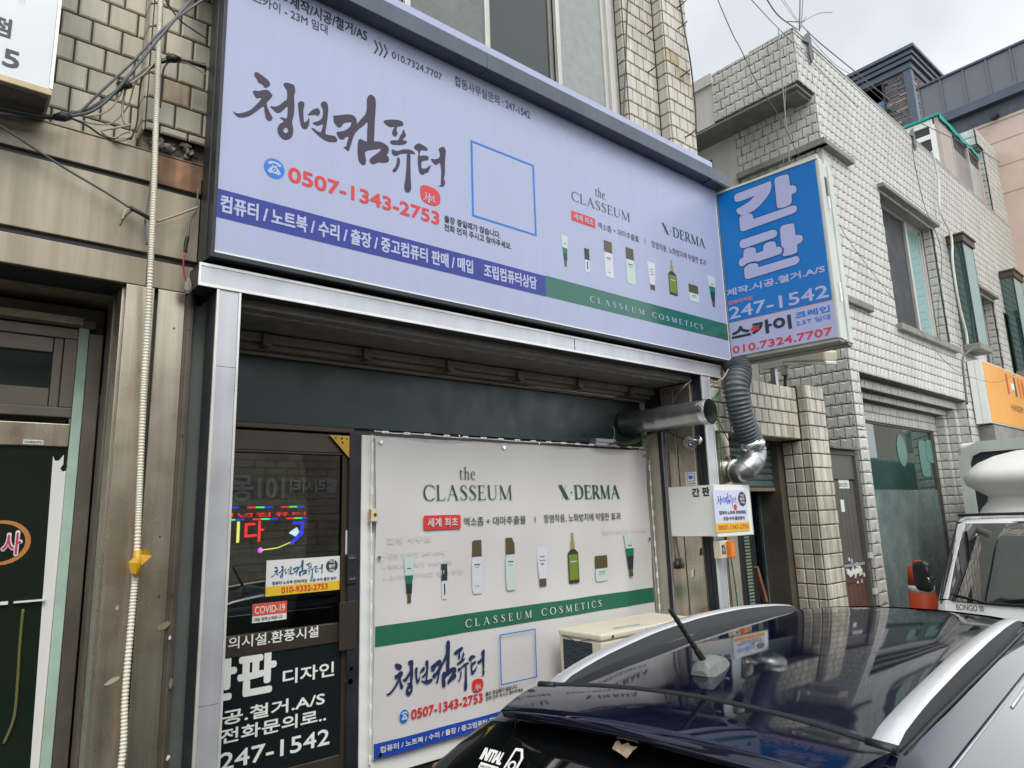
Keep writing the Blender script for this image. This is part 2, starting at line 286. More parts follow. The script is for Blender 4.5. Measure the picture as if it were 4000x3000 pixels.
M['ink_green'] = mat('dark_green_ink', (0.008, 0.07, 0.045), 0.4)
M['ink_grey'] = mat('faded_grey_ink', (0.52, 0.52, 0.54), 0.6)
M['icon_blue'] = mat('icon_blue_ink', (0.01, 0.17, 0.60), 0.35)
M['azure'] = mat('azure_sign_film', (0.002, 0.16, 0.50), 0.25)
M['blade_white'] = mat('bluish_white_film', (0.42, 0.44, 0.66), 0.3)
M['orange_ink'] = mat('orange_ink', (0.85, 0.25, 0.09), 0.4)
M['banner'] = mat('white_banner_cloth', (0.61, 0.595, 0.585), 0.62, var=0.02, scale=1.5, bump=0.05, bscale=300)
M['banner_green'] = mat('green_banner_ink', (0.01, 0.125, 0.065), 0.55)
M['banner_blue'] = mat('blue_banner_ink', (0.01, 0.055, 0.38), 0.55)
M['white'] = mat('white_paint', (0.80, 0.80, 0.77), 0.4, var=0.03, scale=3, dirt=(0.45, 0.42, 0.35), dirt_amt=0.25)
M['white_clean'] = mat('white_plastic', (0.82, 0.83, 0.80), 0.3)
M['white_old'] = mat('chalky_white_metal', (0.58, 0.62, 0.57), 0.45, var=0.08, scale=3, dirt=(0.3, 0.27, 0.2), dirt_amt=0.35)
M['cream'] = mat('cream_painted_render', (0.58, 0.53, 0.43), 0.75, var=0.06, scale=5, bump=0.25, bscale=80, dirt=(0.3, 0.25, 0.17), dirt_amt=0.3)
M['beige_metal'] = mat('beige_enamelled_metal', (0.68, 0.62, 0.49), 0.4, var=0.04, scale=4, dirt=(0.4, 0.34, 0.24), dirt_amt=0.25)
M['plaster'] = mat('old_white_render', (0.60, 0.59, 0.54), 0.85, var=0.06, scale=2.5, bump=0.3, bscale=30, streak=0.08, dirt=(0.36, 0.34, 0.29), dirt_amt=0.4)
M['concrete'] = mat('weathered_concrete', (0.24, 0.235, 0.22), 0.9, var=0.16, scale=8, bump=0.5, bscale=45, dirt=(0.1, 0.095, 0.085), dirt_amt=0.5)
M['rubble'] = mat('broken_mortar', (0.23, 0.215, 0.19), 0.95, var=0.4, scale=22, bump=1.0, bscale=60)
M['green_panel'] = mat('dark_green_panel', (0.022, 0.045, 0.042), 0.34, var=0.06, scale=2)
M['soffit'] = mat('peeling_grey_soffit', (0.19, 0.18, 0.165), 0.85, var=0.2, scale=10, bump=0.5, bscale=40, dirt=(0.3, 0.27, 0.22), dirt_amt=0.4)
M['alu'] = mat('window_aluminium_pale', (0.55, 0.54, 0.50), 0.4, metal=0.35, var=0.06, scale=4, streak=0.1)
M['alu_grey'] = mat('window_aluminium_grey', (0.22, 0.21, 0.19), 0.42, metal=0.35, var=0.08, scale=5)
M['pane_dim'] = glass('dim_window_glass', (0.030, 0.036, 0.034), 0.03)
M['pane_net'] = mat('dusty_glass_with_net', (0.13, 0.14, 0.135), 0.16, var=0.12, scale=40, dirt=(0.22, 0.23, 0.21), dirt_amt=0.6)
M['pane_pale'] = mat('dusty_glass_papered', (0.27, 0.29, 0.27), 0.18, var=0.10, scale=12, dirt=(0.36, 0.37, 0.33), dirt_amt=0.6)
M['pane_green'] = glass('green_reflective_glass', (0.012, 0.06, 0.052), 0.015, ior=2.1)
M['pane_sky_tint'] = glass('glass_painted_sky', (0.24, 0.42, 0.42), 0.03, ior=2.6)  # pale sky reflection put into the base colour of the glass
M['pane_door'] = glass('clear_door_glass', (0.01, 0.012, 0.012), 0.01, trans=0.85, ior=2.5)
M['mesh_dark'] = mat('dark_insect_screen', (0.045, 0.05, 0.055), 0.7, var=0.1, scale=8, streak=0.12)
M['galv'] = mat('galvanised_duct', (0.42, 0.43, 0.43), 0.3, metal=0.9, var=0.14, scale=9)
M['foil'] = mat('crinkled_foil_tape', (0.80, 0.80, 0.80), 0.2, metal=1.0, bump=1.0, bscale=70)
M['chrome'] = mat('polished_steel', (0.75, 0.76, 0.77), 0.12, metal=1.0)
M['flex'] = mat('grey_flexible_hose', (0.085, 0.10, 0.115), 0.45, var=0.15, scale=12)
M['rubber'] = mat('black_rubber', (0.013, 0.014, 0.015), 0.5)
M['cable_black'] = mat('black_cable_sheath', (0.02, 0.021, 0.022), 0.45)
M['cable_grey'] = mat('grey_cable_sheath', (0.11, 0.12, 0.13), 0.45)
M['cable_tan'] = mat('tan_cable_sheath', (0.40, 0.35, 0.26), 0.5)
M['cable_green'] = mat('green_cable_sheath', (0.01, 0.16, 0.06), 0.4)
M['cable_red'] = mat('red_wire', (0.35, 0.02, 0.03), 0.4)
M['conduit'] = mat('ivory_corrugated_plastic', (0.76, 0.71, 0.58), 0.45, var=0.05, scale=5)
M['tape_yellow'] = mat('yellow_adhesive_tape', (0.62, 0.34, 0.015), 0.4)
M['mint'] = mat('mint_green_paint', (0.40, 0.56, 0.46), 0.6, var=0.1, scale=9, dirt=(0.2, 0.2, 0.15), dirt_amt=0.6)
M['tile_rust'] = mat('rust_stained_tile', (0.50, 0.42, 0.29), 0.5, var=0.25, scale=9, streak=0.5, dirt=(0.40, 0.19, 0.05), dirt_amt=0.95, bump=0.15, bscale=60, rust=0.9, rust_scale=5.0)
M['film_dark'] = mat('dark_green_window_film', (0.009, 0.017, 0.012), 0.12, var=0.1, scale=3)
M['gold'] = mat('brass_plate', (0.75, 0.48, 0.10), 0.22, metal=0.85)
M['orange'] = mat('orange_lens', (0.85, 0.22, 0.015), 0.2)
M['amber'] = mat('amber_sign_film', (0.76, 0.36, 0.07), 0.35, var=0.04, scale=2)
M['yellow'] = mat('yellow_vinyl', (0.78, 0.52, 0.03), 0.45)
M['shutter'] = mat('teal_grey_shutter', (0.13, 0.18, 0.18), 0.5, metal=0.3, var=0.12, scale=6)
M['murky'] = mat('peeling_teal_glass_film', (0.10, 0.19, 0.17), 0.28, var=0.35, scale=7, dirt=(0.30, 0.34, 0.30), dirt_amt=0.9)
M['murky2'] = mat('frosted_lower_glass', (0.19, 0.24, 0.225), 0.25, var=0.25, scale=4, dirt=(0.06, 0.14, 0.15), dirt_amt=0.8)
M['door_grey'] = mat('grey_painted_steel_door', (0.11, 0.105, 0.095), 0.5, var=0.08, scale=5)
M['door_brown'] = mat('brown_painted_steel', (0.12, 0.06, 0.045), 0.5, var=0.12, scale=5)
M['wood'] = mat('weathered_batten', (0.22, 0.11, 0.06), 0.8, streak=0.3)
M['paper'] = mat('white_paper', (0.75, 0.75, 0.73), 0.7)
M['navy_dot'] = mat('navy_roundel', (0.03, 0.035, 0.06), 0.5)

# ---------------------------------------------------------------- tile laying
TILE = {}
def tile_mesh(style, frame_key, u, v, n, w, h):
    key = (style, frame_key, round(w, 3), round(h, 3))
    if key in TILE: return TILE[key]
    t = 0.012; mb = MB()
    P = lambda a, b, c: u * a + v * b + n * c
    if style == 'flat':
        e = 0.007
        vs = [P(0, 0, 0), P(w, 0, 0), P(w, h, 0), P(0, h, 0), P(0, 0, t * .6), P(w, 0, t * .6), P(w, h, t * .6), P(0, h, t * .6),
              P(e, e, t), P(w - e, e, t), P(w - e, h - e, t), P(e, h - e, t)]
        mb.add(vs, [(0, 1, 5, 4), (1, 2, 6, 5), (2, 3, 7, 6), (3, 0, 4, 7), (4, 5, 9, 8), (5, 6, 10, 9), (6, 7, 11, 10), (7, 4, 8, 11), (8, 9, 10, 11)])
    else:                                          # embossed: a notch folded into the upper and the lower edge
        d = 0.013; lo = 0.003; m = w / 2; q = h * 0.24
        vs = [P(0, 0, 0), P(w, 0, 0), P(w, h, 0), P(0, h, 0), P(0, 0, d), P(w, 0, d), P(w, h, d), P(0, h, d),
              P(m, 0, lo), P(m, h, lo), P(m, q, d), P(m, h - q, d)]
        mb.add(vs, [(0, 8, 4), (0, 1, 8), (1, 5, 8), (1, 2, 6, 5), (2, 9, 6), (2, 3, 9), (3, 7, 9), (3, 0, 4, 7),
                    (4, 8, 10), (8, 5, 10), (7, 11, 9), (9, 11, 6), (4, 10, 11, 7), (10, 5, 6, 11)])
    me = mb.mesh('wall_tile'); TILE[key] = me
    bm = bmesh.new(); bm.from_mesh(me); bmesh.ops.recalc_face_normals(bm, faces=bm.faces); bm.to_mesh(me); bm.free()
    return me
def lay(frame, key, a0, a1, b0, b1, pw, ph, style, m, zref=0.0, stagger=0.5, holes=(), gap=0.009, start=None, corner=0.0):
    """tile positions for one rectangle of a wall face; holes are (a0,a1,b0,b1)"""
    O, u, v, n = frame; out = []
    k0 = math.floor((b0 - zref) / ph); k = k0
    while zref + k * ph < b1 - 0.015:
        z0 = max(zref + k * ph, b0); z1 = min(zref + (k + 1) * ph, b1); zc = (z0 + z1) / 2
        if z1 - z0 > 0.02:
            iv = [(a0, a1)]
            for h in holes:
                if h[2] < zc < h[3]:
                    nv = []
                    for p, q in iv:
                        if h[1] <= p or h[0] >= q: nv.append((p, q)); continue
                        if h[0] > p: nv.append((p, h[0]))
                        if h[1] < q: nv.append((h[1], q))
                    iv = nv
            off = (start if start is not None else a0) + (stagger * pw if k % 2 else 0.0)
            for p, q in iv:
                j = math.floor((p - off) / pw) - 1
                while off + j * pw < q:
                    s = max(off + j * pw, p); e = min(off + (j + 1) * pw, q); j += 1
                    if e - s < 0.028: continue
                    w = e - s - gap; hh = z1 - z0 - gap
                    w = round(w, 2) if abs(e - s - pw) > 1e-6 else w
                    jit = random.uniform(-0.0012, 0.0012)
                    out.append((style, key, frame, w, hh, O + u * (s + gap / 2) + v * (z0 + gap / 2) + n * jit, m))
        k += 1
    return out
CAMP = V3((0, -3, 2.1))
def place_tiles(parent, specs, limit=300, name='wall_tile'):
    specs.sort(key=lambda s: (s[5] - CAMP).length)
    rest = {}
    for i, (style, key, frame, w, h, p, m) in enumerate(specs):
        me = tile_mesh(style, key, frame[1], frame[2], frame[3], w, h)
        if i < limit:
            if not me.materials: me.materials.append(m)
            if me.materials[0] != m:
                k2 = (me.name, m.name)
                if k2 not in TILE: me2 = me.copy(); me2.materials.clear(); me2.materials.append(m); TILE[k2] = me2
                me = TILE[k2]
            inst(name, me, parent, p)
        else: rest.setdefault(m.name, []).append((me, p, m))
    for k, lst in rest.items():
        vs = []; fs = []
        for me, p, m in lst:
            b = len(vs); vs += [tuple(v.co + p) for v in me.vertices]; fs += [tuple(b + i for i in f.vertices) for f in me.polygons]
        mb = MB(); mb.add(vs, fs); part(name + 's', mb, m, parent, kind='stuff', fix=False)

# ---------------------------------------------------------------- ground
g = MB(); g.box(-120, 160, -120, 140, -0.3, 0.0)
tag(part('road', g, mat('worn_asphalt', (0.055, 0.055, 0.058), 0.85, var=0.2, scale=3, bump=0.6, bscale=120)), kind='structure')
g = MB(); g.box(-20, 30, -0.62, 1.2, 0.004, 0.12)
tag(part('pavement', g, mat('paving_concrete', (0.24, 0.23, 0.21), 0.9, var=0.15, scale=4, bump=0.4, bscale=60), bevel=0.01), kind='structure')

# ---------------------------------------------------------------- the tiled shop building (upper floor, recess, neighbour's steel front)
A = thing('shop_building', 'beige tiled building carrying the long shop sign, steel clad at its left', 'building', (2.0, 0.5, 0))
w = MB(); w.box(-6, 0.6, 0.445, 8, 3.78, 9.6)                       # left bay, set back
w.box(0.60, 1.25, 0.31, 8, 3.95, 9.6)                              # left pilaster core
w.box(1.25, 4.19, 0.9, 8, 3.3, 9.6); w.box(1.25, 4.19, 0.45, 0.9, 7.4, 9.6); w.box(1.25, 4.19, 0.30, 0.9, 3.3, 4.86)
w.box(4.19, 4.61, 0.322, 8, 3.5, 9.6); w.box(4.61, 4.965, 0.212, 8, 3.5, 9.6)
part('wall', w, M['grout'], A)
ws = MB(); ws.box(4.966, 4.975, 0.215, 8, 3.5, 9.6); part('side_render', ws, M['plaster'], A)
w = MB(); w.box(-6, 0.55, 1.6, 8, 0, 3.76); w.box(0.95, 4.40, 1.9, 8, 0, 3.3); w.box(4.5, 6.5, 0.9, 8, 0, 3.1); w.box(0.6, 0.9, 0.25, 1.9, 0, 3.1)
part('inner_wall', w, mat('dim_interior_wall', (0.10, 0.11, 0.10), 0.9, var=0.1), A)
specs = []
specs += lay(front(0.445), 'f', -1.4, 0.598, 3.80, 6.2, 0.125, 0.1255, 'flat', M['tile_left'], zref=3.975, start=0.309)
specs += lay(side(0.598), 's', -0.43, -0.31, 3.93, 6.2, 0.122, 0.1255, 'flat', M['tile_left'], zref=3.975, stagger=0)
specs += lay(front(0.31), 'f', 0.598, 1.25, 3.93, 6.2, 0.125, 0.1255, 'flat', M['tile_left'], zref=3.975, start=0.598)
specs += lay(front(0.322), 'f', 4.183, 4.597, 4.6, 7.6, 0.118, 0.1255, 'flat', M['tile'], zref=6.391, start=4.183)
specs += lay(side(4.183), 's', -0.40, -0.322, 4.6, 7.6, 0.11, 0.1255, 'flat', M['tile'], zref=6.391, stagger=0)
specs += lay(side(4.61), 's', -0.318, -0.212, 4.6, 7.6, 0.107, 0.1255, 'flat', M['tile'], zref=6.391, stagger=0)
specs += lay(front(0.212), 'f', 4.61, 4.965, 4.6, 7.6, 0.118, 0.1255, 'flat', M['tile'], zref=6.391, start=4.61)
def rust(specs_, pts):
    for p in pts:
        i = min(range(len(specs_)), key=lambda q: (specs_[q][5] + V3((0.055, 0, 0.06)) - V3(p)).length); specs_[i] = specs_[i][:6] + (M['tile_rust'],)
rust(specs, [(0.736, 0.31, 4.128), (4.639, 0.21, 6.018), (4.719, 0.21, 6.007), (4.8, 0.21, 5.973), (4.905, 0.21, 5.901)])
place_tiles(A, specs)
# broken corner of the left pilaster, bare mortar lumps
rb = MB()
for i in range(46):
    cx = random.uniform(0.62, 0.84); cz = random.uniform(3.805, 3.92); r = random.uniform(0.012, 0.03)
    cy = 0.35 + random.uniform(-0.03, 0.02)
    ps = [V3((random.uniform(-1, 1), random.uniform(-1, 1), random.uniform(-1, 1))).normalized() * r * random.uniform(0.7, 1.2) for _ in range(9)]
    bm = bmesh.new(); [bm.verts.new(p + V3((cx, cy, cz))) for p in ps]; bmesh.ops.convex_hull(bm, input=bm.verts)
    bm.verts.index_update(); rb.add([v.co.copy() for v in bm.verts], [tuple(v.index for v in f.verts) for f in bm.faces]); bm.free()
rb.box(0.6, 1.0, 0.36, 0.6, 3.78, 3.96)
part('broken_mortar', rb, M['rubble'], A, kind='stuff')

# upper window row: frames, sashes, panes
WY = 0.42
def vbar(mb, xa, xb, y0, y1, z0=4.86, z1=7.4): mb.box(xa, xb, y0, y1, z0, z1)
fr = MB()
vbar(fr, 1.25, 1.31, WY - 0.02, 0.55); vbar(fr, 4.06, 4.12, WY - 0.03, 0.55); vbar(fr, 4.12, 4.182, WY - 0.012, 0.60)
fr.box(1.25, 4.182, WY - 0.02, 0.55, 4.84, 4.90); fr.box(1.25, 4.182, WY - 0.02, 0.55, 7.34, 7.40)
win = part('window', fr, M['alu'], A, bevel=0.004)
xs = (1.31, 2.075, 2.785, 3.47, 4.06)
for i in range(4):
    front_ = i % 2 == 1
    y0 = WY + (0.0 if front_ else 0.045)
    a, b = xs[i], xs[i + 1]
    s = MB(); sw = 0.042
    s.box(a, a + sw, y0, y0 + 0.035, 4.9, 7.34); s.box(b - sw, b, y0, y0 + 0.035, 4.9, 7.34); s.box(a, b, y0 + 0.002, y0 + 0.033, 4.9, 4.96); s.box(a, b, y0 + 0.002, y0 + 0.033, 7.28, 7.34)
    part('sash', s, M['alu'] if front_ else M['alu_grey'], win, bevel=0.003)
    p = MB(); p.box(a + sw, b - sw, y0 + 0.014, y0 + 0.02, 4.96, 7.28)
    part('pane', p, [M['pane_pale'], M['pane_net'], M['pane_dim'], M['pane_pale']][i], win)
c = MB()
for q, (a, b, z0, z1) in enumerate(((3.54, 3.98, 4.97, 5.36), (3.56, 3.99, 5.40, 5.50), (3.52, 3.96, 5.52, 5.64))): c.box(a, b, 0.478 + q * 0.004, 0.482 + q * 0.004, z0, z1)
part('cardboard', c, mat('grey_card', (0.17, 0.19, 0.18), 0.8, var=0.2, scale=6), win)

# steel fascia of the left shop: three folded boards with dark joints
FY = 0.22
za, zb, zc, zd = 3.78, 3.638, 3.3, 3.145
bk = MB(); bk.box(-6, 0.838, FY + 0.02, 0.45, zd, za - 0.02); part('fascia_core', bk, M['black'], A)
for k, (z0, z1) in enumerate(((zb, za), (zc, zb - 0.026), (zd, zc - 0.03))):
    for j, (x0, x1) in enumerate(((-6, 0.634), (0.644, 0.838))):
        f = MB(); f.box(x0, x1, FY, FY + 0.03, z0, z1)
        if k == 0: f.box(x0, x1, FY - 0.004, 0.46, z1, z1 + 0.006)
        part('fascia_board', f, M['rusty'] if (k == 0 and j == 1) else M['steel_fascia'], A, bevel=0.003)
f = MB(); f.box(-6, 0.838, FY + 0.03, 1.25, zd + 0.004, zd + 0.012); part('soffit', f, M['steel_fascia'], A)
# steel clad pilaster beside the shop sign
PT = zd - 0.002
xg = 0.679
for x0, x1 in ((0.560, xg - 0.006), (xg + 0.006, 0.800)):
    f = MB(); f.box(x0, x1, FY + 0.001, FY + 0.05, 0.12, PT); part('steel_panel', f, M['steel'], A, bevel=0.004)
f = MB(); f.box(0.8, 0.838, FY + 0.012, FY + 0.05, 0.12, PT); f.box(0.812, 0.826, FY + 0.004, FY + 0.03, 0.12, PT); part('edge_channel', f, M['frame_brown'], A)
f = MB(); f.box(0.552, 0.60, FY + 0.045, 0.38, 0.12, PT); part('steel_return', f, M['steel'], A, bevel=0.003)
f = MB(); f.box(0.556, 0.60, 0.385, 0.60, 0.12, PT); f.box(0.545, 0.58, 0.40, 0.43, 0.12, PT); part('jamb', f, M['frame_brown'], A, bevel=0.004)
f = MB(); f.box(0.57, 0.86, FY + 0.05, 1.6, 0.12, PT); part('pilaster_core', f, M['black'], A)
f = MB(); f.box(-6, 0.56, 0.66, 0.80, 2.94, 3.13); f.box(-6, 0.52, 0.60, 0.66, 3.02, 3.06); part('shutter_box', f, mat('olive_shutter_box', (0.10, 0.095, 0.075), 0.7, var=0.2, scale=8), A, bevel=0.01)
f = MB(); f.box(-6, 0.46, 0.585, 0.62, 3.028, 3.061); part('bottom_rail', f, mat('dusty_rail', (0.30, 0.26, 0.19), 0.7, var=0.3, scale=12), A)
f = MB(); f.box(0.452, 0.492, 0.615, 0.66, 0.12, 3.028); part('mint_post', f, M['mint'], A, bevel=0.003)
f = MB(); f.box(0.494, 0.552, 0.62, 0.70, 0.12, 3.0); part('post_guide', f, M['frame_brown'], A, bevel=0.003)

# transom window and sliding glass door of the left shop
DY = 0.63
f = MB(); zt, zu = 2.984, 2.646
f.box(-4, 0.452, DY - 0.01, DY + 0.05, zt - 0.02, zt + 0.03); f.box(-4, 0.452, DY - 0.012, DY + 0.05, zu - 0.045, zu)
f.box(0.40, 0.452, DY - 0.01, DY + 0.05, zu, zt - 0.02); f.box(0.362, 0.398, DY, DY + 0.05, zu, zt - 0.02); f.box(-4, 0.36, DY + 0.002, DY + 0.05, zu, zu + 0.085); f.box(-4, 0.36, DY + 0.002, DY + 0.05, zt - 0.09, zt - 0.02)
tw = part('transom_window', f, M['frame_brown'], A, bevel=0.004)
p = MB(); p.box(-4, 0.362, DY + 0.02, DY + 0.026, zu + 0.085, zt - 0.09); part('pane', p, M['pane_dim'], tw)
f = MB(); zr0, zr1 = 2.469, 2.572
f.box(-4, 0.45, DY - 0.016, DY + 0.03, zr0, zr1); f.box(0.471, 0.45, DY - 0.014, DY + 0.03, 0.12, zr0)
sd_ = part('sliding_door', f, M['steel'], A, bevel=0.004)
p = MB(); p.box(-4, 0.471, DY, DY + 0.008, 0.12, zr0); part('pane', p, M['film_dark'], sd_)
p = MB(); p.poly([(0.397, 2.429), (0.407, 2.407), (0.421, 2.41), (0.437, 2.436), (0.438, 2.394), (0.428, 2.374), (0.439, 2.36), (0.463, 2.372), (0.479, 0.9), (0.479, 0.2), (0.425, 0.2), (0.425, 0.9)], front(DY - 0.002)); part('white_film_strip', p, M['paper'], sd_)
p = MB(); p.poly(rect(0.282, 0.355, 2.475, 2.495), front(DY - 0.020)); lb = part('name_label', p, M['paper'], sd_)
p = MB(); write(p, '010-8250-0724', front(DY - 0.020), 0.287, 0.351, 2.48, 2.49, 0.002, 0.01); part('lettering', p, M['ink_black'], sd_)
# oval decal with a pink syllable, yellow swash
cx, cz = 0.244, 2.062
d = thing('window_decal', 'orange oval window decal with a pink Korean syllable on the dark glass at far left', 'decal', (cx, DY, cz))
ra, rb_ = 0.347 - cx, 0.092
p = MB(); p.poly(circle(cx, cz, ra, rb_), front(DY), 0.003, holes=[circle(cx - 0.010, cz, ra * 0.91, rb_ * 0.86)]); part('oval_ring', p, mat('orange_decal', (0.50, 0.20, 0.06), 0.4), d)
p = MB(); write(p, '사', front(DY), 0.245, 0.316, 2.006, 2.109, 0.005, 0.055); part('outline', p, M['paper'], d)
p = MB(); write(p, '사', front(DY), 0.247, 0.312, 2.012, 2.101, 0.008, 0.01); part('syllable', p, mat('pink_decal', (0.50, 0.05, 0.12), 0.4), d)
p = MB(); p.tube(spline([(0.343, 0.625, 1.786), (0.344, 0.625, 1.643), (0.348, 0.625, 1.522), (0.349, 0.625, 1.365), (0.323, 0.625, 1.269)]), 0.006, 6)
solo('decal_stem', p, mat('olive_decal', (0.13, 0.13, 0.035), 0.5), 'long olive flower stem decal on the dark glass of the left door', 'decal', (0.348, 0.625, 1.4))
p = MB(); p.box(0.262, 0.288, 0.615, 0.622, 1.811, 1.824); p.box(0.307, 0.416, 0.61, 0.622, 1.814, 1.821)
solo('rail_bracket', p, M['paper'], 'thin white rail bracket across the dark glass of the left door', 'bracket', (0.2, 0.62, 1.7))

# recess of the computer shop: soffit, shutter guide, dark green board, door wall
zs = 3.085
f = MB(); f.box(0.90, 4.52, 0.13, 0.66, zs + 0.012, zs + 0.05); part('recess_soffit', f, M['soffit'], A)
f = MB()
for i in range(26):
    x = 1.1 + i * 0.125; f.box(x, x + 0.07, 0.20, 0.212, zs + 0.004, zs + 0.014)
f.box(1.0, 4.4, 0.203, 0.208, zs + 0.006, zs + 0.013); part('peeling_bead', f, M['tile_left'], A)
sb = MB(); sb.box(0.90, 4.50, 0.50, 0.56, 3.045, 3.09); sb.box(0.90, 4.50, 0.54, 0.60, 3.015, 3.042); sb.box(0.90, 4.50, 0.59, 0.62, 2.992, 3.012); sh = part('shutter_rail', sb, mat('tan_shutter_rail', (0.24, 0.215, 0.175), 0.65, var=0.2, scale=7), A, bevel=0.005)
for i in range(6):
    b = MB(); x = 1.25 + i * 0.58; b.box(x, x + 0.045, 0.47, 0.50, 3.02, 3.08); b.box(x + 0.008, x + 0.037, 0.46, 0.545, 3.012, 3.022); part('rail_clip', b, M['frame_brown'], sh)
f = MB(); f.box(0.90, 4.50, 0.63, 0.66, 2.637, 3.012); part('green_board', f, M['green_panel'], A)
gb = MB()
for x, z in ((2.6, 2.63), (3.3, 2.61), (4.05, 2.98), (4.05, 2.72)): gb.disc((x, 0.628, z), (1, 0, 0), (0, 0, 1), 0.005, 8)
part('screw', gb, M['chrome'], A, fix=False)
f = MB(); zl = 2.637; f.box(0.95, 4.3, 0.66, 0.72, zl - 0.4, zl + 0.1); f.box(1.80, 4.3, 0.60, 0.70, 0.2, zl - 0.04); part('partition', f, M['steel_dark'], A)
f = MB(); f.box(4.439, 4.47, 0.595, 0.75, 0.12, 3.0); f.box(4.445, 4.47, 0.465, 0.60, 0.12, 2.73); part('cream_pier', f, M['cream'], A, bevel=0.006)
f = MB(); f.box(4.43, 4.47, 0.44 , 0.46 , 0.12, 3.0); part('black_seam', f, M['black'], A)
for y0, y1 in ((0.300, 0.425), (0.135, 0.292)):
    f = MB(); f.box(4.452, 4.48, y0, y1, 0.12, zs); part('jamb_panel', f, M['steel'], A, bevel=0.003)
f = MB(); f.box(4.446, 4.47, 0.427, 0.437, 0.12, 2.73); part('jamb_trim', f, M['silver'], A)
f = MB(); f.box(4.48, 4.60, 0.10, 0.9, 0.12, 3.2); part('jamb_core', f, M['black'], A)
f = MB(); f.box(4.737, 4.888, 0.11, 0.2, 0.12, 3.121); part('steel_strip', f, M['steel'], A, bevel=0.004)
f = MB(); f.box(4.638, 4.7, 0.09, 0.2, 0.12, 3.2); part('shutter_guide', f, M['frame_brown'], A, bevel=0.003)
# second bay: tiled lintel band, roller shutter, filmed glass
BT, BB = 3.183, 2.707
f = MB(); f.box(4.66, 6.03, 0.09, 0.30, BB + 0.012, BT - 0.005); f.box(4.62, 5.2, 0.3, 0.9, BT - 0.1, 3.6); part('lintel', f, M['grout'], A)
bt = lay(front(0.09), 'f', 4.66, 6.005, BB, BT, 0.112, (BT - BB) / 4, 'flat', M['tile_stained'], zref=BB, stagger=0.45)
f = MB()
for i in range(10): f.box(4.70 + i * 0.13, 4.815 + i * 0.13, 0.10, 0.29, BB + 0.002, BB + 0.012)
part('soffit_tile_row', f, M['tile_stained'], A)
f = MB(); f.box(4.66, 4.72, 0.285, 0.5, 0.12, BB); f.box(5.93, 6.03, 0.285, 0.5, 0.12, BB); f.box(4.62, 6.03, 0.55, 0.6, BB - 0.55, BB); part('bay_frame', f, M['frame_brown'], A)
ys = 0.36; zz = BB; nsl = 0
while zz > 2.3:
    s = MB(); s.add([(4.7, ys, zz), (6.0, ys, zz), (6.0, ys - 0.012, zz - 0.018), (4.7, ys - 0.012, zz - 0.018), (6.0, ys - 0.012, zz - 0.042), (4.7, ys - 0.012, zz - 0.042), (6.0, ys, zz - 0.058), (4.7, ys, zz - 0.058)],
          [(0, 1, 2, 3), (3, 2, 4, 5), (5, 4, 6, 7)]); part('shutter_slat', s, M['shutter'], A, fix=False); zz -= 0.06
s = MB(); s.box(4.7, 6.0, ys - 0.02, ys + 0.01, zz - 0.03, zz); part('shutter_foot', s, mat('rusty_shutter_foot', (0.26, 0.2, 0.15), 0.7, var=0.3, scale=10), A)
s = MB(); s.box(5.848, 5.93, 0.5, 0.51, 0.12, zz); s2 = part('bay_glass', s, M['murky'], A)
s = MB(); s.box(4.72, 5.848 - 0.14, 0.46, 0.5, 0.12, zz); s.box(5.848 - 0.02, 5.848 + 0.02, 0.47, 0.515, 0.12, zz); part('bay_door', s, M['black'], A)
s = MB()
for i in range(30): s.box(5.519, 5.599, 0.448, 0.456, 1.15 + i * 0.028, 1.167 + i * 0.028)
part('louvre', s, mat('olive_louvre', (0.24, 0.27, 0.2), 0.6), A)
f = MB(); f.box(5.955, 6.02, 0.29, 0.33, 0.12, BB); part('frame_post', f, M['frame_brown'], A, bevel=0.004)
# tiled pier at the end of the bay
px0, px1, pt = 6.02, 6.375, 3.209
f = MB(); f.box(px0 + 0.012, px1, 0.012, 0.9, 0.12, pt); part('pier_core', f, M['grout'], A)
pr = (pt - 0.3) / round((pt - 0.3) / 0.1275)
bt += lay(front(0.012), 'f', px0 + 0.006, px1, 0.3, pt, 0.118, pr, 'flat', M['tile_stained'], zref=0.3)
bt += lay(side(px0 + 0.012), 's', -0.28, -0.012, 0.3, BB - 0.01, 0.093, pr, 'flat', M['tile_stained'], zref=0.3, stagger=0)
bt += lay(side(px0 + 0.012), 's', -0.088, -0.012, BB - 0.01, pt, 0.093, pr, 'flat', M['tile_stained'], zref=0.3, stagger=0)
rust(bt, [(5.838, 0.08, 2.76)])
place_tiles(A, bt, 300, 'pier_tile')
f = MB(); f.bar((5.417, 0.3, 1.62), (5.516, 0.3, 1.329), 0.035, 0.03); solo('wooden_batten', f, M['wood'], 'reddish wooden batten leaning in the dark shop bay before the peeling teal glass', 'batten', (5.4, 0.3, 1.5))

# ---------------------------------------------------------------- white tiled building on the right
TH = math.radians(1.6)
CU = V3((math.cos(TH), math.sin(TH), 0)); CN = V3((math.sin(TH), -math.cos(TH), 0)); CO = V3((6.98, 0, 0)); ZV = V3((0, 0, 1))
FC = (CO, CU, ZV, CN)                                  # front of the white building: u along the street
SC = (CO, CN, ZV, -CU)                                 # its alley side: u towards the street
def cbox(mb, u0, u1, d0, d1, z0, z1, F=FC):           # box in front-frame coordinates, d = depth behind the front
    O, u, v, n = F
    return mb.obox(O + u * u0 - n * d0 + v * z0, u * (u1 - u0), -n * (d1 - d0), v * (z1 - z0))
B = thing('tiled_corner_building', 'white building clad in embossed square tiles, right of the blue blade sign', 'building', (8, 0.5, 0))
TOP = 7.156
R = 0.1143; ZR = 3.681
wx0, wx1, wz0, wz1 = 1.527, 3.404, 4.194, 5.904      # first window
bx0 = 5.974
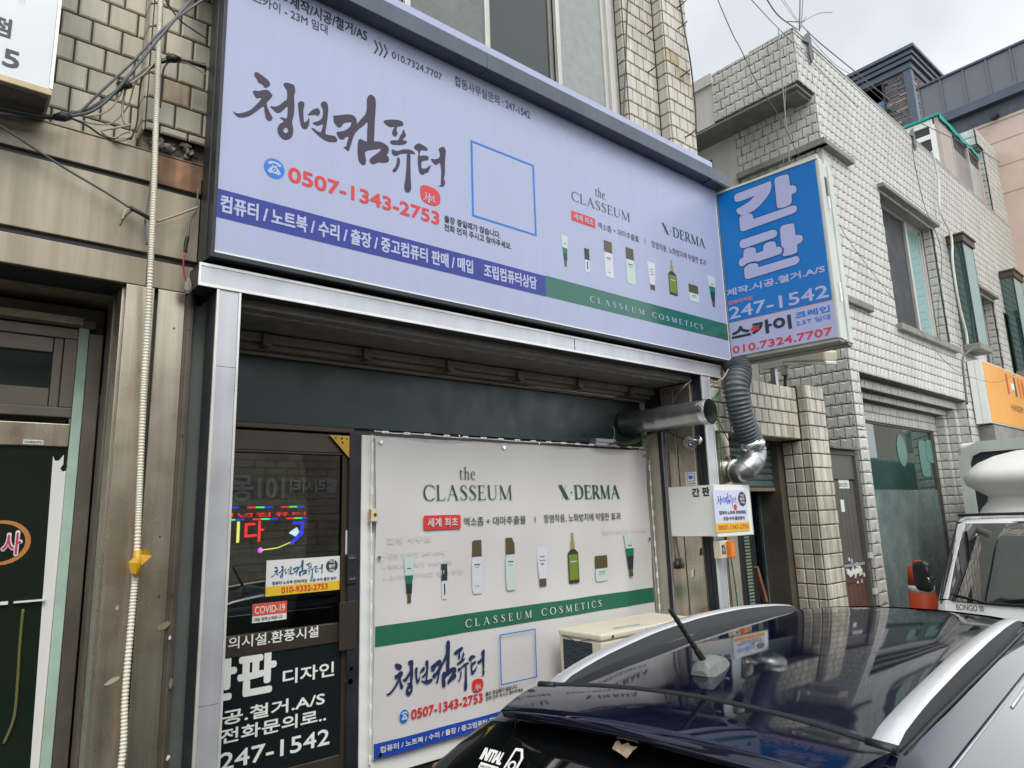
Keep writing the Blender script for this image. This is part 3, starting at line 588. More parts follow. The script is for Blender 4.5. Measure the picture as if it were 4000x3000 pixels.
sx0, sx1, sz0, sz1 = 0.205, 3.674, 0.1, 3.445             # shop window opening
w2a, w2b, w2z0, w2z1 = 5.05, 5.974, 3.624, 5.335
U1 = 9.5
w = MB()
cbox(w, 0, wx0, 0.012, 6, sz1, TOP); cbox(w, wx0, wx1, 0.012, 6, wz1, TOP); cbox(w, wx0, wx1, 0.012, 6, sz1, wz0); cbox(w, wx1, w2a, 0.012, 6, sz1, TOP)
cbox(w, w2a, w2b, 0.012, 6, w2z1, TOP); cbox(w, w2b, U1, 0.012, 6, sz1 - 0.6, TOP); cbox(w, w2a, w2b, 0.012, 6, sz1 - 0.6, w2z0)
cbox(w, 0, sx0, 0.012, 6, 0, sz1); cbox(w, sx1, w2a, 0.012, 6, 0, sz1); cbox(w, sx0, sx1, 1.3, 6, 0, sz1); cbox(w, w2a, U1, 0.9, 6, 0, sz1 - 0.6)
cbox(w, wx0, wx1, 0.5, 6, wz0, wz1); cbox(w, w2a, w2b, 0.5, 6, w2z0, w2z1)
cbox(w, -0.36, 0, 0.012, 3.0, 6.524, TOP)
part('wall', w, M['grout'], B)
w = MB(); cbox(w, -0.006, 0.0, 0.96, 6, 0, TOP - 0.55); cbox(w, -0.05, 0.0, 0.96, 6, TOP - 1.32, TOP - 1.24)
part('side_render', w, M['plaster'], B)
w = MB(); cbox(w, -0.365, 0, 1.0, 6, 6.524, TOP + 0.0); cbox(w, -0.39, 0, 0.98, 6, TOP - 0.13, TOP + 0.005); part('parapet_render', w, M['plaster'], B)
w = MB(); cbox(w, -0.37, U1, -0.02, 0.5, TOP, TOP + 0.012); part('coping', w, M['plaster'], B)
cs = []
lint = (wx0 - 0.05, wx1 + 0.06, wz1 - 0.02, wz1 + 0.03)
sill = (wx0 - 0.06, wx1 + 0.15, wz0 - 0.10, wz0)
holes = [(wx0, wx1, wz0 - 0.09, wz1), (sx0, sx1, sz0, sz1), (w2a, w2b, w2z0, w2z1)]
cs += lay(FC, 'cf', 0.0, w2b + 0.5, sz1 - 0.6, TOP, 0.112, R, 'emboss', M['tile_white'], zref=ZR, holes=holes)
cs += lay(FC, 'cf', -0.36, 0.0, 6.524, TOP, 0.112, R, 'emboss', M['tile_white'], zref=ZR)
cs += lay(FC, 'cf', 0.0, sx0, 0.9, sz1 - 0.6, 0.21, R, 'emboss', M['tile_white'], zref=ZR, stagger=0)
cs += lay(FC, 'cf', sx1, sx1 + 0.12, 1.2, sz1 - 0.6, 0.12, R, 'emboss', M['tile_white'], zref=ZR, stagger=0)
cs += lay(FC, 'cf', w2b + 0.5, U1, 5.2, TOP, 0.112, R, 'emboss', M['tile_white'], zref=ZR)
cs += lay(SC, 'cs', -0.96, 0.0, 0.9, 6.524, 0.112, R, 'emboss', M['tile_white'], zref=ZR, start=-1.008)
SB = (CO - CU * 0.36, CN, ZV, -CU)
cs += lay(SB, 'cs', -1.0, 0.0, 6.524, TOP, 0.112, R, 'emboss', M['tile_white'], zref=ZR, start=-1.008)
cs += lay((CO + CU * wx1, CN, ZV, -CU), 'cs', -0.125, -0.014, wz0, wz1, 0.112, R, 'emboss', M['tile_white'], zref=ZR, stagger=0)
cs += lay((CO + CU * w2b, CN, ZV, -CU), 'cs', -0.125, -0.014, w2z0, w2z1, 0.112, R, 'emboss', M['tile_white'], zref=ZR, stagger=0)
# stepped reveals of the shop opening
st = [(0.0, 0.0), (0.16, 0.11), (0.32, 0.22), (0.50, 0.33)]
steps = MB()
q = [(sx0, sx1, sz1), (sx0, sx1 - 0.13, 3.341), (sx0, sx1 - 0.26, 3.262), (sx0, sx1 - 0.40, 3.05)]
dps = (0.0, 0.105, 0.21, 0.315)
for i in (1, 2, 3):
    d = dps[i]; a, b, z = q[i]; pa, pb, pz = q[i - 1]
    cbox(steps, sx0, pb, d + 0.012, 1.3, z, pz); cbox(steps, b, pb, d + 0.012, 1.3, 0.1, z)
    nr = 1 if i < 3 else 2
    cs += lay((CO - CN * (d + 0.012), CU, ZV, CN), 'cf', sx0, pb, z, pz, 0.105, (pz - z) / nr, 'emboss', M['tile_white'], zref=z)
    cs += lay((CO - CN * (d + 0.012), CU, ZV, CN), 'cf', b, pb, 1.0, z, 0.13, R, 'emboss', M['tile_white'], zref=ZR, stagger=0)
    cs += lay((CO + CU * pb, CN, ZV, -CU), 'cs', -d, -dps[i - 1], 1.0, pz, 0.105, R, 'emboss', M['tile_white'], zref=ZR, stagger=0, start=-d)
part('stepped_reveal', steps, M['grout'], B)
place_tiles(B, cs, 300)
# underside of the overhanging corner and the two concrete ledges round the bricked-up corner window
f = MB(); cbox(f, -0.36, 0.0, 0.02, 1.9, 6.524 - 0.03, 6.524 - 0.006); cbox(f, -0.30, -0.02, 0.05, 0.2, 6.524 - 0.06, 6.524 - 0.03); part('ledge', f, M['concrete'], B)
def ledge(u0, u1, z0, z1, dp, name='lintel', m=None):
    f = MB(); cbox(f, u0, u1, -dp, 0.30, z0, z1); return part(name, f, m or M['concrete'], B, bevel=0.006)
ledge(-0.07, 0.667, 5.891, 5.956, 0.085)
f = MB(); cbox(f, -0.09, 0.0, -0.08, 0.95, 5.891, 5.956); part('lintel', f, M['concrete'], B)
ledge(-0.02, 0.721, 4.167, 4.241, 0.06, 'sill')
f = MB(); cbox(f, -0.10, -0.02, 0.02, 0.9, 4.2, 5.8); part('corner_infill', f, mat('painted_infill', (0.55, 0.55, 0.50), 0.7, var=0.1), B)
f = MB(); cbox(f, 0.002, 0.16, -0.012, 0.006, 4.256, 5.874); part('infill_strip', f, M['white_old'], B)
ledge(lint[0], lint[1], lint[2], lint[3], 0.09)
ledge(sill[0], sill[1], wz0 - 0.10, wz0 - 0.02, 0.075, 'sill')
ledge(w2a - 0.05, w2b + 0.05, w2z1 - 0.015, w2z1 + 0.035, 0.09)
# first window
f = MB(); dy = 0.13; t = 0.06
for a, b, c, d_ in ((wx0, wx1, wz1 - t, wz1), (wx0, wx1, wz0, wz0 + t), (wx0, wx0 + t, wz0 + t, wz1 - t), (wx1 - t, wx1, wz0 + t, wz1 - t)): cbox(f, a, b, dy, dy + 0.1, c, d_)
mid = 2.727
cbox(f, mid - 0.03, mid + 0.03, dy - 0.012, dy + 0.05, wz0 + t, wz1 - t)
wn1 = part('window', f, M['alu'], B, bevel=0.005)
f = MB(); cbox(f, wx0 + t, mid - 0.03, dy + 0.025, dy + 0.03, wz0 + t, wz1 - t); part('insect_screen', f, M['mesh_dark'], wn1)
f = MB()
for a, b, c, d_ in ((mid + 0.03, wx1 - t, wz1 - t - 0.05, wz1 - t), (mid + 0.03, wx1 - t, wz0 + t, wz0 + t + 0.05), (wx1 - t - 0.05, wx1 - t, wz0 + t, wz1 - t)): cbox(f, a, b, dy + 0.02, dy + 0.05, c, d_)
part('sash', f, M['alu'], wn1, bevel=0.003)
f = MB(); cbox(f, mid + 0.03, wx1 - t - 0.05, dy + 0.032, dy + 0.038, wz0 + t + 0.05, wz1 - t - 0.05); part('pane', f, M['pane_sky_tint'], wn1)
# second window
f = MB()
for a, b, c, d_ in ((w2a, w2b, w2z1 - t, w2z1), (w2a, w2b, w2z0, w2z0 + t), (w2a, w2a + t, w2z0 + t, w2z1 - t), (w2b - t, w2b, w2z0 + t, w2z1 - t)): cbox(f, a, b, dy, dy + 0.1, c, d_)
wn2 = part('window', f, M['alu'], B, bevel=0.005)
f = MB(); cbox(f, w2a + t, w2b - t, dy + 0.03, dy + 0.036, w2z0 + t, w2z1 - t); part('insect_screen', f, M['mesh_dark'], wn2)
# glass showcase boxes standing out from the wall
def showcase(pxl, pxc, pxr, ytop, ybot):
    ul, ur = pxl, pxr; z1, z0 = ytop, ybot; d = 0.20
    g = MB(); cbox(g, ul, ur, -d, -0.022, z0, z1); r = part('glass_bay', g, M['pane_green'], B)
    c = MB(); cbox(c, ul - 0.03, ur + 0.03, -d - 0.03, -0.022, z1, z1 + 0.10); cbox(c, ul - 0.05, ur + 0.05, -d - 0.05, -0.022, z1 + 0.10, z1 + 0.13); part('cap', c, M['steel_dark'], r, bevel=0.006)
    c = MB(); cbox(c, ul - 0.03, ur + 0.03, -d - 0.03, -0.022, z0 - 0.09, z0); part('foot', c, M['concrete'], r, bevel=0.01)
    c = MB(); cbox(c, ul - 0.006, ul + 0.014, -d - 0.004, -d + 0.014, z0, z1); cbox(c, ur - 0.014, ur + 0.004, -d - 0.004, -d + 0.014, z0, z1); part('edge_bead', c, M['black'], r)
    c = MB(); cbox(c, ul + 0.02, ur - 0.02, -d - 0.003, -d - 0.001, z0 + 0.01, z1 - 0.01); part('front_pane', c, M['pane_sky_tint'], r)
showcase(3.945, 0, 4.431, 5.754, 4.264)
showcase(6.637, 0, 7.207, 5.811, 4.198)
# shop window glass in the stepped opening
ga, gb_ = sx0 + 0.0, sx1 - 0.38
f = MB(); zt = 3.031; zm = 2.273
cbox(f, ga, gb_, 0.34, 0.42, zt, zt + 0.16); cbox(f, gb_ - 0.05, gb_ + 0.02, 0.335, 0.42, 0.1, zt); 
gf = part('shop_window', f, M['frame_brown'], B, bevel=0.005)
f = MB(); cbox(f, ga, gb_ - 0.05, 0.36, 0.37, zm, zt); part('pane', f, M['pane_green'], gf)
f = MB(); cbox(f, ga, gb_ - 0.05, 0.355, 0.37, 0.1, zm); part('frosted_pane', f, M['murky2'], gf)
f = MB()
for k in range(5):
    u = ga + 1.0 + k * 0.0; 
f.poly(circle(2.164, 2.752, 0.15, 0.20), (CO - CN * 0.355, CU, ZV, CN)); 
f.poly(rrect(2.752, 3.084, 2.446, 2.914, 0.08), (CO - CN * 0.355, CU, ZV, CN)); f.poly(rrect(3.016, 3.352, 2.628, 2.933, 0.08), (CO - CN * 0.352, CU, ZV, CN))
part('mint_decal', f, mat('mint_film', (0.11, 0.26, 0.22), 0.2), gf, fix=False)
f = MB(); cbox(f, 1.314 - 0.04, 1.314 + 0.04, -0.04, -0.022, 3.519 , 3.519 + 0.02); 

# alley door beside the tiled pier
D = thing('alley_door', 'narrow grey and brown steel door in the gap between the stained pier and the white tiled building', 'door', (6.65, 0.03, 0.12))
a0, a1 = 6.40, 6.93; dz = 2.602; dm = 1.581
f = MB(); f.box(a0, a1, 0.02, 0.10, dz - 0.02, dz + 0.03); f.box(a0, a0 + 0.03, 0.02, 0.10, 0.12, dz - 0.02); f.box(a1 - 0.06, a1, 0.0, 0.10, 0.12, dz - 0.02); f.box(a0, a1, 0.03, 0.08, dz - 0.25, dz - 0.02); f.box(a0 - 0.02, a1 + 0.02, -0.03, 0.12, dz + 0.03, dz + 0.05); part('frame', f, M['door_grey'], D, bevel=0.004)
for i in range(5):
    f = MB(); x = a0 + 0.035 + i * 0.086; f.box(x, x + 0.080, 0.045, 0.07, dm, dz - 0.26); part('upper_slat', f, M['door_grey'], D, bevel=0.002)
f = MB(); f.box(a0 + 0.03, a1 - 0.06, 0.035, 0.07, dm - 0.03, dm - 0.005); part('mid_rail', f, M['silver'], D)
for i in range(5):
    f = MB(); x = a0 + 0.035 + i * 0.086; f.box(x, x + 0.080, 0.045, 0.07, 0.15, dm - 0.18); part('lower_slat', f, M['door_brown'], D, bevel=0.002)
f = MB(); f.box(a0 + 0.03, a1 - 0.06, 0.04, 0.072, dm - 0.175, dm - 0.035); part('lock_rail', f, M['door_brown'], D)
f = MB(); f.box(a1 - 0.05, a1 + 0.02, -0.02, 0.0, dm + 0.03, dm + 0.08); f.box(a1 - 0.05, a1 + 0.02, -0.02, 0.0, dm - 0.3, dm - 0.25); part('hinge', f, M['white_old'], D)
def notice(px, py, px2, py2, txt, label, y=0.04):
    pass
nb = MB(); nb.box(6.549, 6.761, 0.0405, 0.0435, 2.267, 2.412); nt = solo('paper_notice', nb, M['paper'], 'white paper notice with black lettering at the top of the narrow grey door', 'notice', (6.5, 0.04, 2.3))
nb = MB(); write(nb, '사다리차', front(0.04), 6.565, 6.74, 2.344, 2.397, 0.002, 0.02); write(nb, '010 2275', front(0.04), 6.545, 6.724, 2.281, 2.32, 0.002, 0.0); part('lettering', nb, M['ink_black'], nt)
nb = MB(); nb.box(6.542, 6.609, 0.0405, 0.0435, 2.049, 2.162); solo('paper_notice', nb, M['paper'], 'slim upright white sticker below the notice on the narrow grey door', 'sticker', (6.5, 0.04, 2.1))
lt = [('white torn label', 'white'), ('blue and white label', 'blue')]
SL = ['leftmost white scrap label in the patch of stickers on the alley door', 'upper blue label at the left of the alley door stickers', 'white label right of the upper blue one on the alley door', 'slim white label under the upper blue one on the alley door', 'blue oval label at the right of the alley door sticker patch', 'tall white label at the left of the lower sticker row', 'tall white label second in the lower sticker row', 'slim white label third in the lower sticker row', 'blue label fourth in the lower sticker row', 'small square white label below the lower sticker row at left', 'blue label below the lower sticker row in the middle', 'white oval label at the bottom right of the sticker patch', 'white label on the right jamb of the alley door', 'blue label on the right jamb of the alley door below the white one']
k = 0
for (x, y, w_, h_, c_) in ((3303,2075,5,9,0),(3310,2082,7,12,1),(3325,2098,8,12,0),(3313,2105,4,9,0),(3357,2108,6,12,1),(3316,2133,7,16,0),(3332,2128,7,16,0),(3347,2137,5,10,0),(3360,2128,6,12,1),(3322,2160,6,6,0),(3336,2158,6,9,1),(3362,2155,6,13,0),(3380,2065,5,10,0),(3385,2103,5,14,1)):
    s = MB(); ax0 = 6.538 + (x - 3300) * 0.0061; az = 1.555 - (y - 2100) * 0.00252 ; s.box(ax0, ax0 + w_ * 0.0045, 0.036, 0.0405, az - h_ * 0.0017, az + h_ * 0.0017)
    tag(part('sticker', s, M['paper'] if c_ == 0 else mat('pale_blue_label', (0.35, 0.5, 0.6), 0.5), None, org=(ax0, 0.04, az)), SL[k], 'sticker', 'torn labels stuck on the alley door')
    k += 1
s = MB()
for i in range(14): x = 6.605 - 0.12 + i * 0.021; z = dm - 0.075 + random.uniform(-0.015, 0.015); s.box(x, x + 0.024, 0.028 - 0.001 * (i % 3), 0.0385, z - random.uniform(0.015, 0.035), z + random.uniform(0.01, 0.03))
solo('torn_paper', s, M['paper'], 'ragged row of torn white paper on the lock rail of the alley door', 'paper', (6.6, 0.03, dm - 0.07), kind=None)

# ---------------------------------------------------------------- roman serif lettering drawn stroke by stroke
def arc(cx, cy, rx, ry, a0, a1, wmax, wmin, n=16):
    out = []
    for i in range(n + 1):
        a = math.radians(a0 + (a1 - a0) * i / n); w = wmin + (wmax - wmin) * abs(math.cos(a)) ** 1.3
        out.append((cx + (rx - w / 2) * math.cos(a), cy + (ry - 0.02) * math.sin(a), w))
    return out
TK, TN = 0.115, 0.045
def ln(x0, y0, x1, y1, w): return [(x0, y0, w), (x1, y1, w)]
def hb(x0, x1, y, w=TN): return [(x0, y, w), (x1, y, w)]
def sf(x, y, s=0.12): return hb(x - s, x + s, y + (0.015 if y < 0.5 else -0.015), 0.03)
SER = {
 'C': (0.80, [arc(0.46, 0.5, 0.42, 0.52, 48, 312, 0.12, 0.045), ln(0.76, 0.68, 0.76, 0.93, 0.035), ln(0.76, 0.10, 0.76, 0.22, 0.03)]),
 'L': (0.66, [ln(0.17, 0, 0.17, 1, TK), sf(0.17, 1), hb(0.03, 0.58, 0.025), ln(0.585, 0.0, 0.60, 0.24, 0.035)]),
 'A': (0.86, [ln(0.12, 0.02, 0.42, 0.98, TN), ln(0.41, 1.0, 0.72, 0.02, TK), hb(0.22, 0.60, 0.36, 0.035), sf(0.12, 0, 0.10), sf(0.72, 0, 0.13)]),
 'S': (0.60, [[(0.48, 0.82, 0.045), (0.42, 0.95, 0.045), (0.29, 0.985, 0.05), (0.16, 0.92, 0.08), (0.12, 0.78, 0.11), (0.19, 0.63, 0.125), (0.33, 0.52, 0.13), (0.45, 0.38, 0.125), (0.50, 0.24, 0.11), (0.45, 0.09, 0.08), (0.30, 0.015, 0.05), (0.16, 0.05, 0.045), (0.09, 0.18, 0.045)], ln(0.485, 0.76, 0.485, 0.97, 0.03), ln(0.085, 0.03, 0.085, 0.25, 0.03)]),
 'E': (0.66, [ln(0.17, 0, 0.17, 1, TK), hb(0.03, 0.55, 0.975), hb(0.2, 0.45, 0.52, 0.035), hb(0.03, 0.58, 0.025), ln(0.55, 0.78, 0.55, 0.99, 0.035), ln(0.59, 0.0, 0.60, 0.24, 0.035), ln(0.45, 0.43, 0.45, 0.61, 0.03)]),
 'U': (0.84, [[(0.17, 1, TK), (0.17, 0.35, TK), (0.20, 0.16, 0.10), (0.30, 0.04, 0.07), (0.43, 0.02, 0.05), (0.58, 0.08, 0.045), (0.66, 0.22, 0.045), (0.68, 0.4, 0.045), (0.68, 1, 0.045)], sf(0.17, 1), sf(0.68, 1, 0.10)]),
 'M': (1.02, [ln(0.14, 0, 0.16, 1, 0.04), ln(0.16, 0.99, 0.50, 0.03, TK), ln(0.50, 0.03, 0.84, 0.99, 0.04), ln(0.86, 0, 0.85, 1, TK), sf(0.14, 0, 0.10), sf(0.86, 0), hb(0.04, 0.2, 0.985, 0.03), hb(0.82, 0.97, 0.985, 0.03)]),
 'O': (0.94, [arc(0.47, 0.5, 0.44, 0.52, 0, 360, 0.12, 0.045, 28)]),
 'T': (0.74, [ln(0.37, 0, 0.37, 1, TK), hb(0.04, 0.70, 0.975), sf(0.37, 0), ln(0.045, 0.78, 0.05, 0.99, 0.035), ln(0.695, 0.78, 0.69, 0.99, 0.035)]),
 'I': (0.36, [ln(0.18, 0, 0.18, 1, TK), sf(0.18, 0), sf(0.18, 1)]),
 'D': (0.86, [ln(0.18, 0, 0.18, 1, TK), hb(0.04, 0.4, 0.975), hb(0.04, 0.4, 0.025), arc(0.38, 0.5, 0.43, 0.50, -90, 90, 0.125, 0.045)]),
 'R': (0.80, [ln(0.17, 0, 0.17, 1, TK), hb(0.04, 0.36, 0.975), hb(0.17, 0.36, 0.48, 0.04), arc(0.35, 0.73, 0.25, 0.265, -90, 90, 0.12, 0.04), ln(0.36, 0.48, 0.70, 0.02, TK), sf(0.17, 0), hb(0.66, 0.82, 0.015, 0.03)]),
 'X': (0.86, [ln(0.16, 0.98, 0.70, 0.02, 0.19), ln(0.66, 1.02, 0.24, 0.0, 0.022), hb(0.0, 0.32, 0.985, 0.03), hb(0.54, 0.92, 0.015, 0.03), ln(0.60, 0.12, 0.44, 0.42, 0.05)]),
 '.': (0.42, [ln(0.18, 0.47, 0.26, 0.47, 0.11)]),
 't': (0.36, [ln(0.15, 0.08, 0.15, 0.80, 0.07), [(0.15, 0.14, 0.07), (0.20, 0.03, 0.05), (0.32, 0.06, 0.035)], hb(0.03, 0.31, 0.62, 0.035)]),
 'h': (0.56, [ln(0.14, 0, 0.14, 1.02, 0.075), [(0.14, 0.5, 0.03), (0.24, 0.62, 0.05), (0.36, 0.63, 0.065), (0.42, 0.52, 0.075), (0.42, 0, 0.075)], sf(0.14, 0, 0.08), sf(0.42, 0, 0.08), hb(0.06, 0.14, 1.0, 0.03)]),
 'e': (0.50, [[(0.08, 0.40, 0.03), (0.41, 0.40, 0.03)], [(0.42, 0.42, 0.045), (0.38, 0.58, 0.05), (0.26, 0.655, 0.04), (0.13, 0.58, 0.065), (0.08, 0.38, 0.08), (0.10, 0.16, 0.08), (0.22, 0.02, 0.06), (0.36, 0.04, 0.045), (0.44, 0.14, 0.03)]]),
 ' ': (0.55, [])}
def ribbon(mb, pts, pos):
    k = len(pts); L = []; Rr = []
    for i, (x, y, w) in enumerate(pts):
        x0, y0, _ = pts[max(i - 1, 0)]; x1, y1, _ = pts[min(i + 1, k - 1)]; dx, dy = x1 - x0, y1 - y0; l = math.hypot(dx, dy) or 1
        L.append((x - dy / l * w / 2, y + dx / l * w / 2)); Rr.append((x + dy / l * w / 2, y - dx / l * w / 2))
    mb.add([pos(*p) for p in L] + [pos(*p) for p in Rr], [(i, i + 1, k + i + 1, k + i) for i in range(k - 1)])
def serif(mb, s, frame, a0, a1, b0, b1, depth=0.003, track=0.06, bold=1.0, disp=None, mirror=False):
    tot = sum(SER[c][0] + track for c in s) - track; x = 0.0; O, u, v, n = frame; q = 0
    for c in s:
        wd, strokes = SER[c]
        for st_ in strokes:
            q += 1; eps = 0.00004 * (q % 9)
            def pos(px, py, X=x, e=eps):
                A = a0 + (a1 - a0) * (X + px) / tot; B = b0 + (b1 - b0) * py
                return O + u * A + v * B + n * (depth + e + (disp(A, B) if disp else 0))
            ribbon(mb, [(p[0], p[1], p[2] * bold) for p in st_], pos)
        x += wd + track
def phone_icon(mb, frame, ca, cb, ra, rb, depth, disp=None):
    O, u, v, n = frame
    def P_(pts, e=0.0):
        k0 = len(mb.v); mb.poly([(ca + ra * x, cb + rb * y) for x, y in pts], frame, depth + e)
        if disp:
            for i in range(k0, len(mb.v)): mb.v[i] = tuple(V3(mb.v[i]) + n * disp(ca, cb))
    P_([(-.62, .38), (-.60, .52), (-.35, .66), (0, .70), (.35, .66), (.60, .52), (.62, .38), (.60, .28), (.36, .28), (.30, .42), (0, .48), (-.30, .42), (-.36, .28), (-.60, .28)])
    body = [(-.22, .34), (-.12, .34), (-.12, .24), (.12, .24), (.12, .34), (.22, .34), (.22, .20), (.60, -.30), (.60, -.52), (.46, -.52), (.42, -.62), (.3, -.52), (-.3, -.52), (-.42, -.62), (-.46, -.52), (-.60, -.52), (-.60, -.30), (-.22, .20)]
    k0 = len(mb.v); mb.poly([(ca + ra * x, cb + rb * y) for x, y in body], frame, depth, holes=[[(ca + ra * .20 * math.cos(i * .5236), cb + rb * (-.14 + .20 * math.sin(i * .5236))) for i in range(12)]])
    P_([(.10 * math.cos(i * .7854), -.14 + .10 * math.sin(i * .7854)) for i in range(8)])
    if disp:
        for i in range(k0, len(mb.v) - 8): mb.v[i] = tuple(V3(mb.v[i]) + n * disp(ca, cb))
# printed cosmetics: (kind, relative outlines) filled with flat ink
CM = {'dark': mat('print_black_green', (0.02, 0.035, 0.035), 0.4), 'cap': mat('print_bronze', (0.09, 0.07, 0.03), 0.35), 'pale': mat('print_pale_mint', (0.52, 0.62, 0.58), 0.45),
      'white_': mat('print_off_white', (0.62, 0.62, 0.68), 0.45), 'olive': mat('print_olive', (0.16, 0.22, 0.02), 0.4), 'deep': mat('print_deep_green', (0.01, 0.16, 0.10), 0.4), 'gold': mat('print_gold', (0.30, 0.26, 0.10), 0.35)}
def product(parent, kind, frame, a0, a1, b0, b1, depth, name='product_print', disp=None):
    def L(k, pts, e=0.0, hol=()):
        mb = MB(); mb.poly([(a0 + (a1 - a0) * x, b0 + (b1 - b0) * y) for x, y in pts], frame, depth + e)
        if disp: mb.v = [tuple(V3(v) + frame[3] * disp((a0 + a1) / 2, (b0 + b1) / 2)) for v in mb.v]
        return part(name, mb, CM[k], parent)
    R_ = lambda x0, x1, y0, y1: [(x0, y0), (x1, y0), (x1, y1), (x0, y1)]
    if kind == 'tube':
        L('pale', [(.12, .60), (.88, .60), (1, 1), (0, 1)]); L('deep', [(.2, .42), (.8, .42), (.88, .60), (.12, .60)]); L('dark', [(.24, .20), (.76, .20), (.8, .42), (.2, .42)]); L('cap', R_(.32, .68, 0, .195)); L('dark', R_(.3, .7, .74, .76), .0008)
    elif kind == 'tube2':
        L('pale', [(.1, .66), (.9, .66), (1, 1), (0, 1)]); L('deep', [(.16, .48), (.84, .48), (.9, .66), (.1, .66)]); L('dark', [(.3, .16), (.7, .16), (.84, .48), (.16, .48)]); L('cap', R_(.34, .68, 0, .155)); L('dark', R_(.3, .7, .72, .74), .0008)
    elif kind == 'vial':
        L('dark', R_(.1, .9, .52, 1)); L('white_', rrect(.12, .88, .0, .515, .1)); L('dark', R_(.42, .6, .12, .44), .0008)
    elif kind == 'bottle':
        L('cap', R_(.04, .96, .69, 1)); L('white_', rrect(0, 1, 0, .685, .14)); L('dark', R_(.22, .78, .53, .55), .0008); L('dark', R_(.3, .7, .49, .50), .0008); L('dark', R_(.36, .64, .14, .15), .0008)
    elif kind == 'bottle2':
        L('cap', R_(.04, .96, .68, 1)); L('pale', rrect(0, 1, 0, .675, .14)); L('dark', R_(.22, .78, .53, .55), .0008); L('dark', R_(.3, .7, .47, .48), .0008)
    elif kind == 'suncream':
        L('white_', [(.16, .19), (.84, .19), (1, 1), (0, 1)]); L('cap', R_(.2, .8, 0, .185)); L('dark', R_(.28, .72, .73, .75), .0008); L('dark', R_(.24, .76, .64, .655), .0008); L('dark', R_(.36, .64, .54, .57), .0008)
    elif kind == 'spray':
        L('gold', [(.34, .84), (.4, .84), (.4, 1), (.62, 1), (.62, .84), (.68, .84), (.7, .68), (.3, .68)]); L('dark', [(0, .02), (.1, 0), (.9, 0), (1, .02), (1, .60), (.7, .675), (.3, .675), (0, .60)]); L('olive', R_(.08, .92, .07, .57), .0008); L('pale', R_(.2, .8, .42, .44), .0016)
    elif kind == 'jar':
        L('cap', rrect(.02, .98, .5, 1, .06)); L('pale', rrect(0, 1, 0, .495, .12)); L('dark', R_(.26, .74, .34, .37), .0008); L('dark', R_(.22, .78, .26, .275), .0008)

# ---------------------------------------------------------------- the long shop sign
SX0, SX1, SZ0, SZ1 = 0.838, 4.852, 3.279, 4.83
G = thing('shop_sign', 'long bluish white shop sign with plum brush lettering and a blue and green stripe', 'sign', (SX0, 0, SZ0))
F0 = front(0.0)
f = MB(); f.box(SX0 + 0.012, SX1 - 0.004, 0.0, 0.02, SZ0 + 0.008, 5.02); part('panel', f, M['sign_face'], G)
f = MB(); f.box(SX0 - 0.005, SX0 + 0.010, -0.006, 0.19, SZ0 - 0.02, 5.05); f.box(SX0 - 0.012, SX0 + 0.002, 0.06, 0.09, SZ0 - 0.02, 5.05); f.box(SX0 + 0.0105, SX1, -0.004, 0.19, SZ0 - 0.02, SZ0 + 0.002); f.box(SX1 - 0.003, SX1 + 0.008, -0.004, 0.19, SZ0 - 0.02, 5.05); f.box(SX0 + 0.0105, SX1, 0.03, 0.19, SZ0 + 0.003, 5.0)
part('frame', f, M['black'], G, bevel=0.002)
f = MB(); f.box(SX0 + 0.011, SX1 - 0.004, -0.003, 0.0, SZ0 + 0.003, SZ0 + 0.010); f.box(SX1 - 0.010, SX1 - 0.003, -0.003, 0.0, SZ0 + 0.010, 4.87); part('white_edge', f, M['white_clean'], G)
CX = 4.935
f = MB()
for a, b in ((-2.0, 2.33), (2.332, CX)): f.box(a if a > 0 else 0.70, b, -0.105, 0.30, 4.765, 4.875)
cap = part('cap', f, M['darkgrey'], G, bevel=0.004)
f = MB(); f.box(CX - 0.28, CX - 0.008, -0.10, 0.29, 4.758, 4.763); part('cap_underside', f, M['darkgrey'], cap)
f = MB(); f.box(0.72, CX, 0.0, 0.30, 4.876, 4.882); part('cap_lip', f, M['darkgrey'], cap)
def ink(name, m, fn, parent=G): mb = MB(); fn(mb); return part(name, mb, m, parent, fix=False)
D1, D2 = 0.0015, 0.003
bz1, bz0, bx = 3.582, 3.447, 2.834
ink('blue_stripe', M['band_blue'], lambda m: m.poly(rect(SX0 + 0.0125, bx, bz0, bz1), F0, D1))
ink('green_stripe', M['band_green'], lambda m: m.poly(rect(bx, SX1 - 0.011, bz0 + 0.002, bz1 + 0.004), F0, D1))
ink('stripe_lettering', M['sign_white'], lambda m: write(m, '컴퓨터 / 노트북 / 수리 / 출장 / 중고컴퓨터 판매 / 매입    조립컴퓨터상담', F0, 0.864, 2.755, bz0 + 0.028, bz1 - 0.024, D2, 0.035))
ink('stripe_serif', M['sign_white'], lambda m: serif(m, 'CLASSEUM COSMETICS', F0, 3.229, 4.496, 3.486, 3.526, D2, 0.42, 1.25))
ink('brush_lettering', M['ink_plum'], lambda m: calligraphy(m, F0, 0.898, 2.088, 3.852, 4.352, D1))
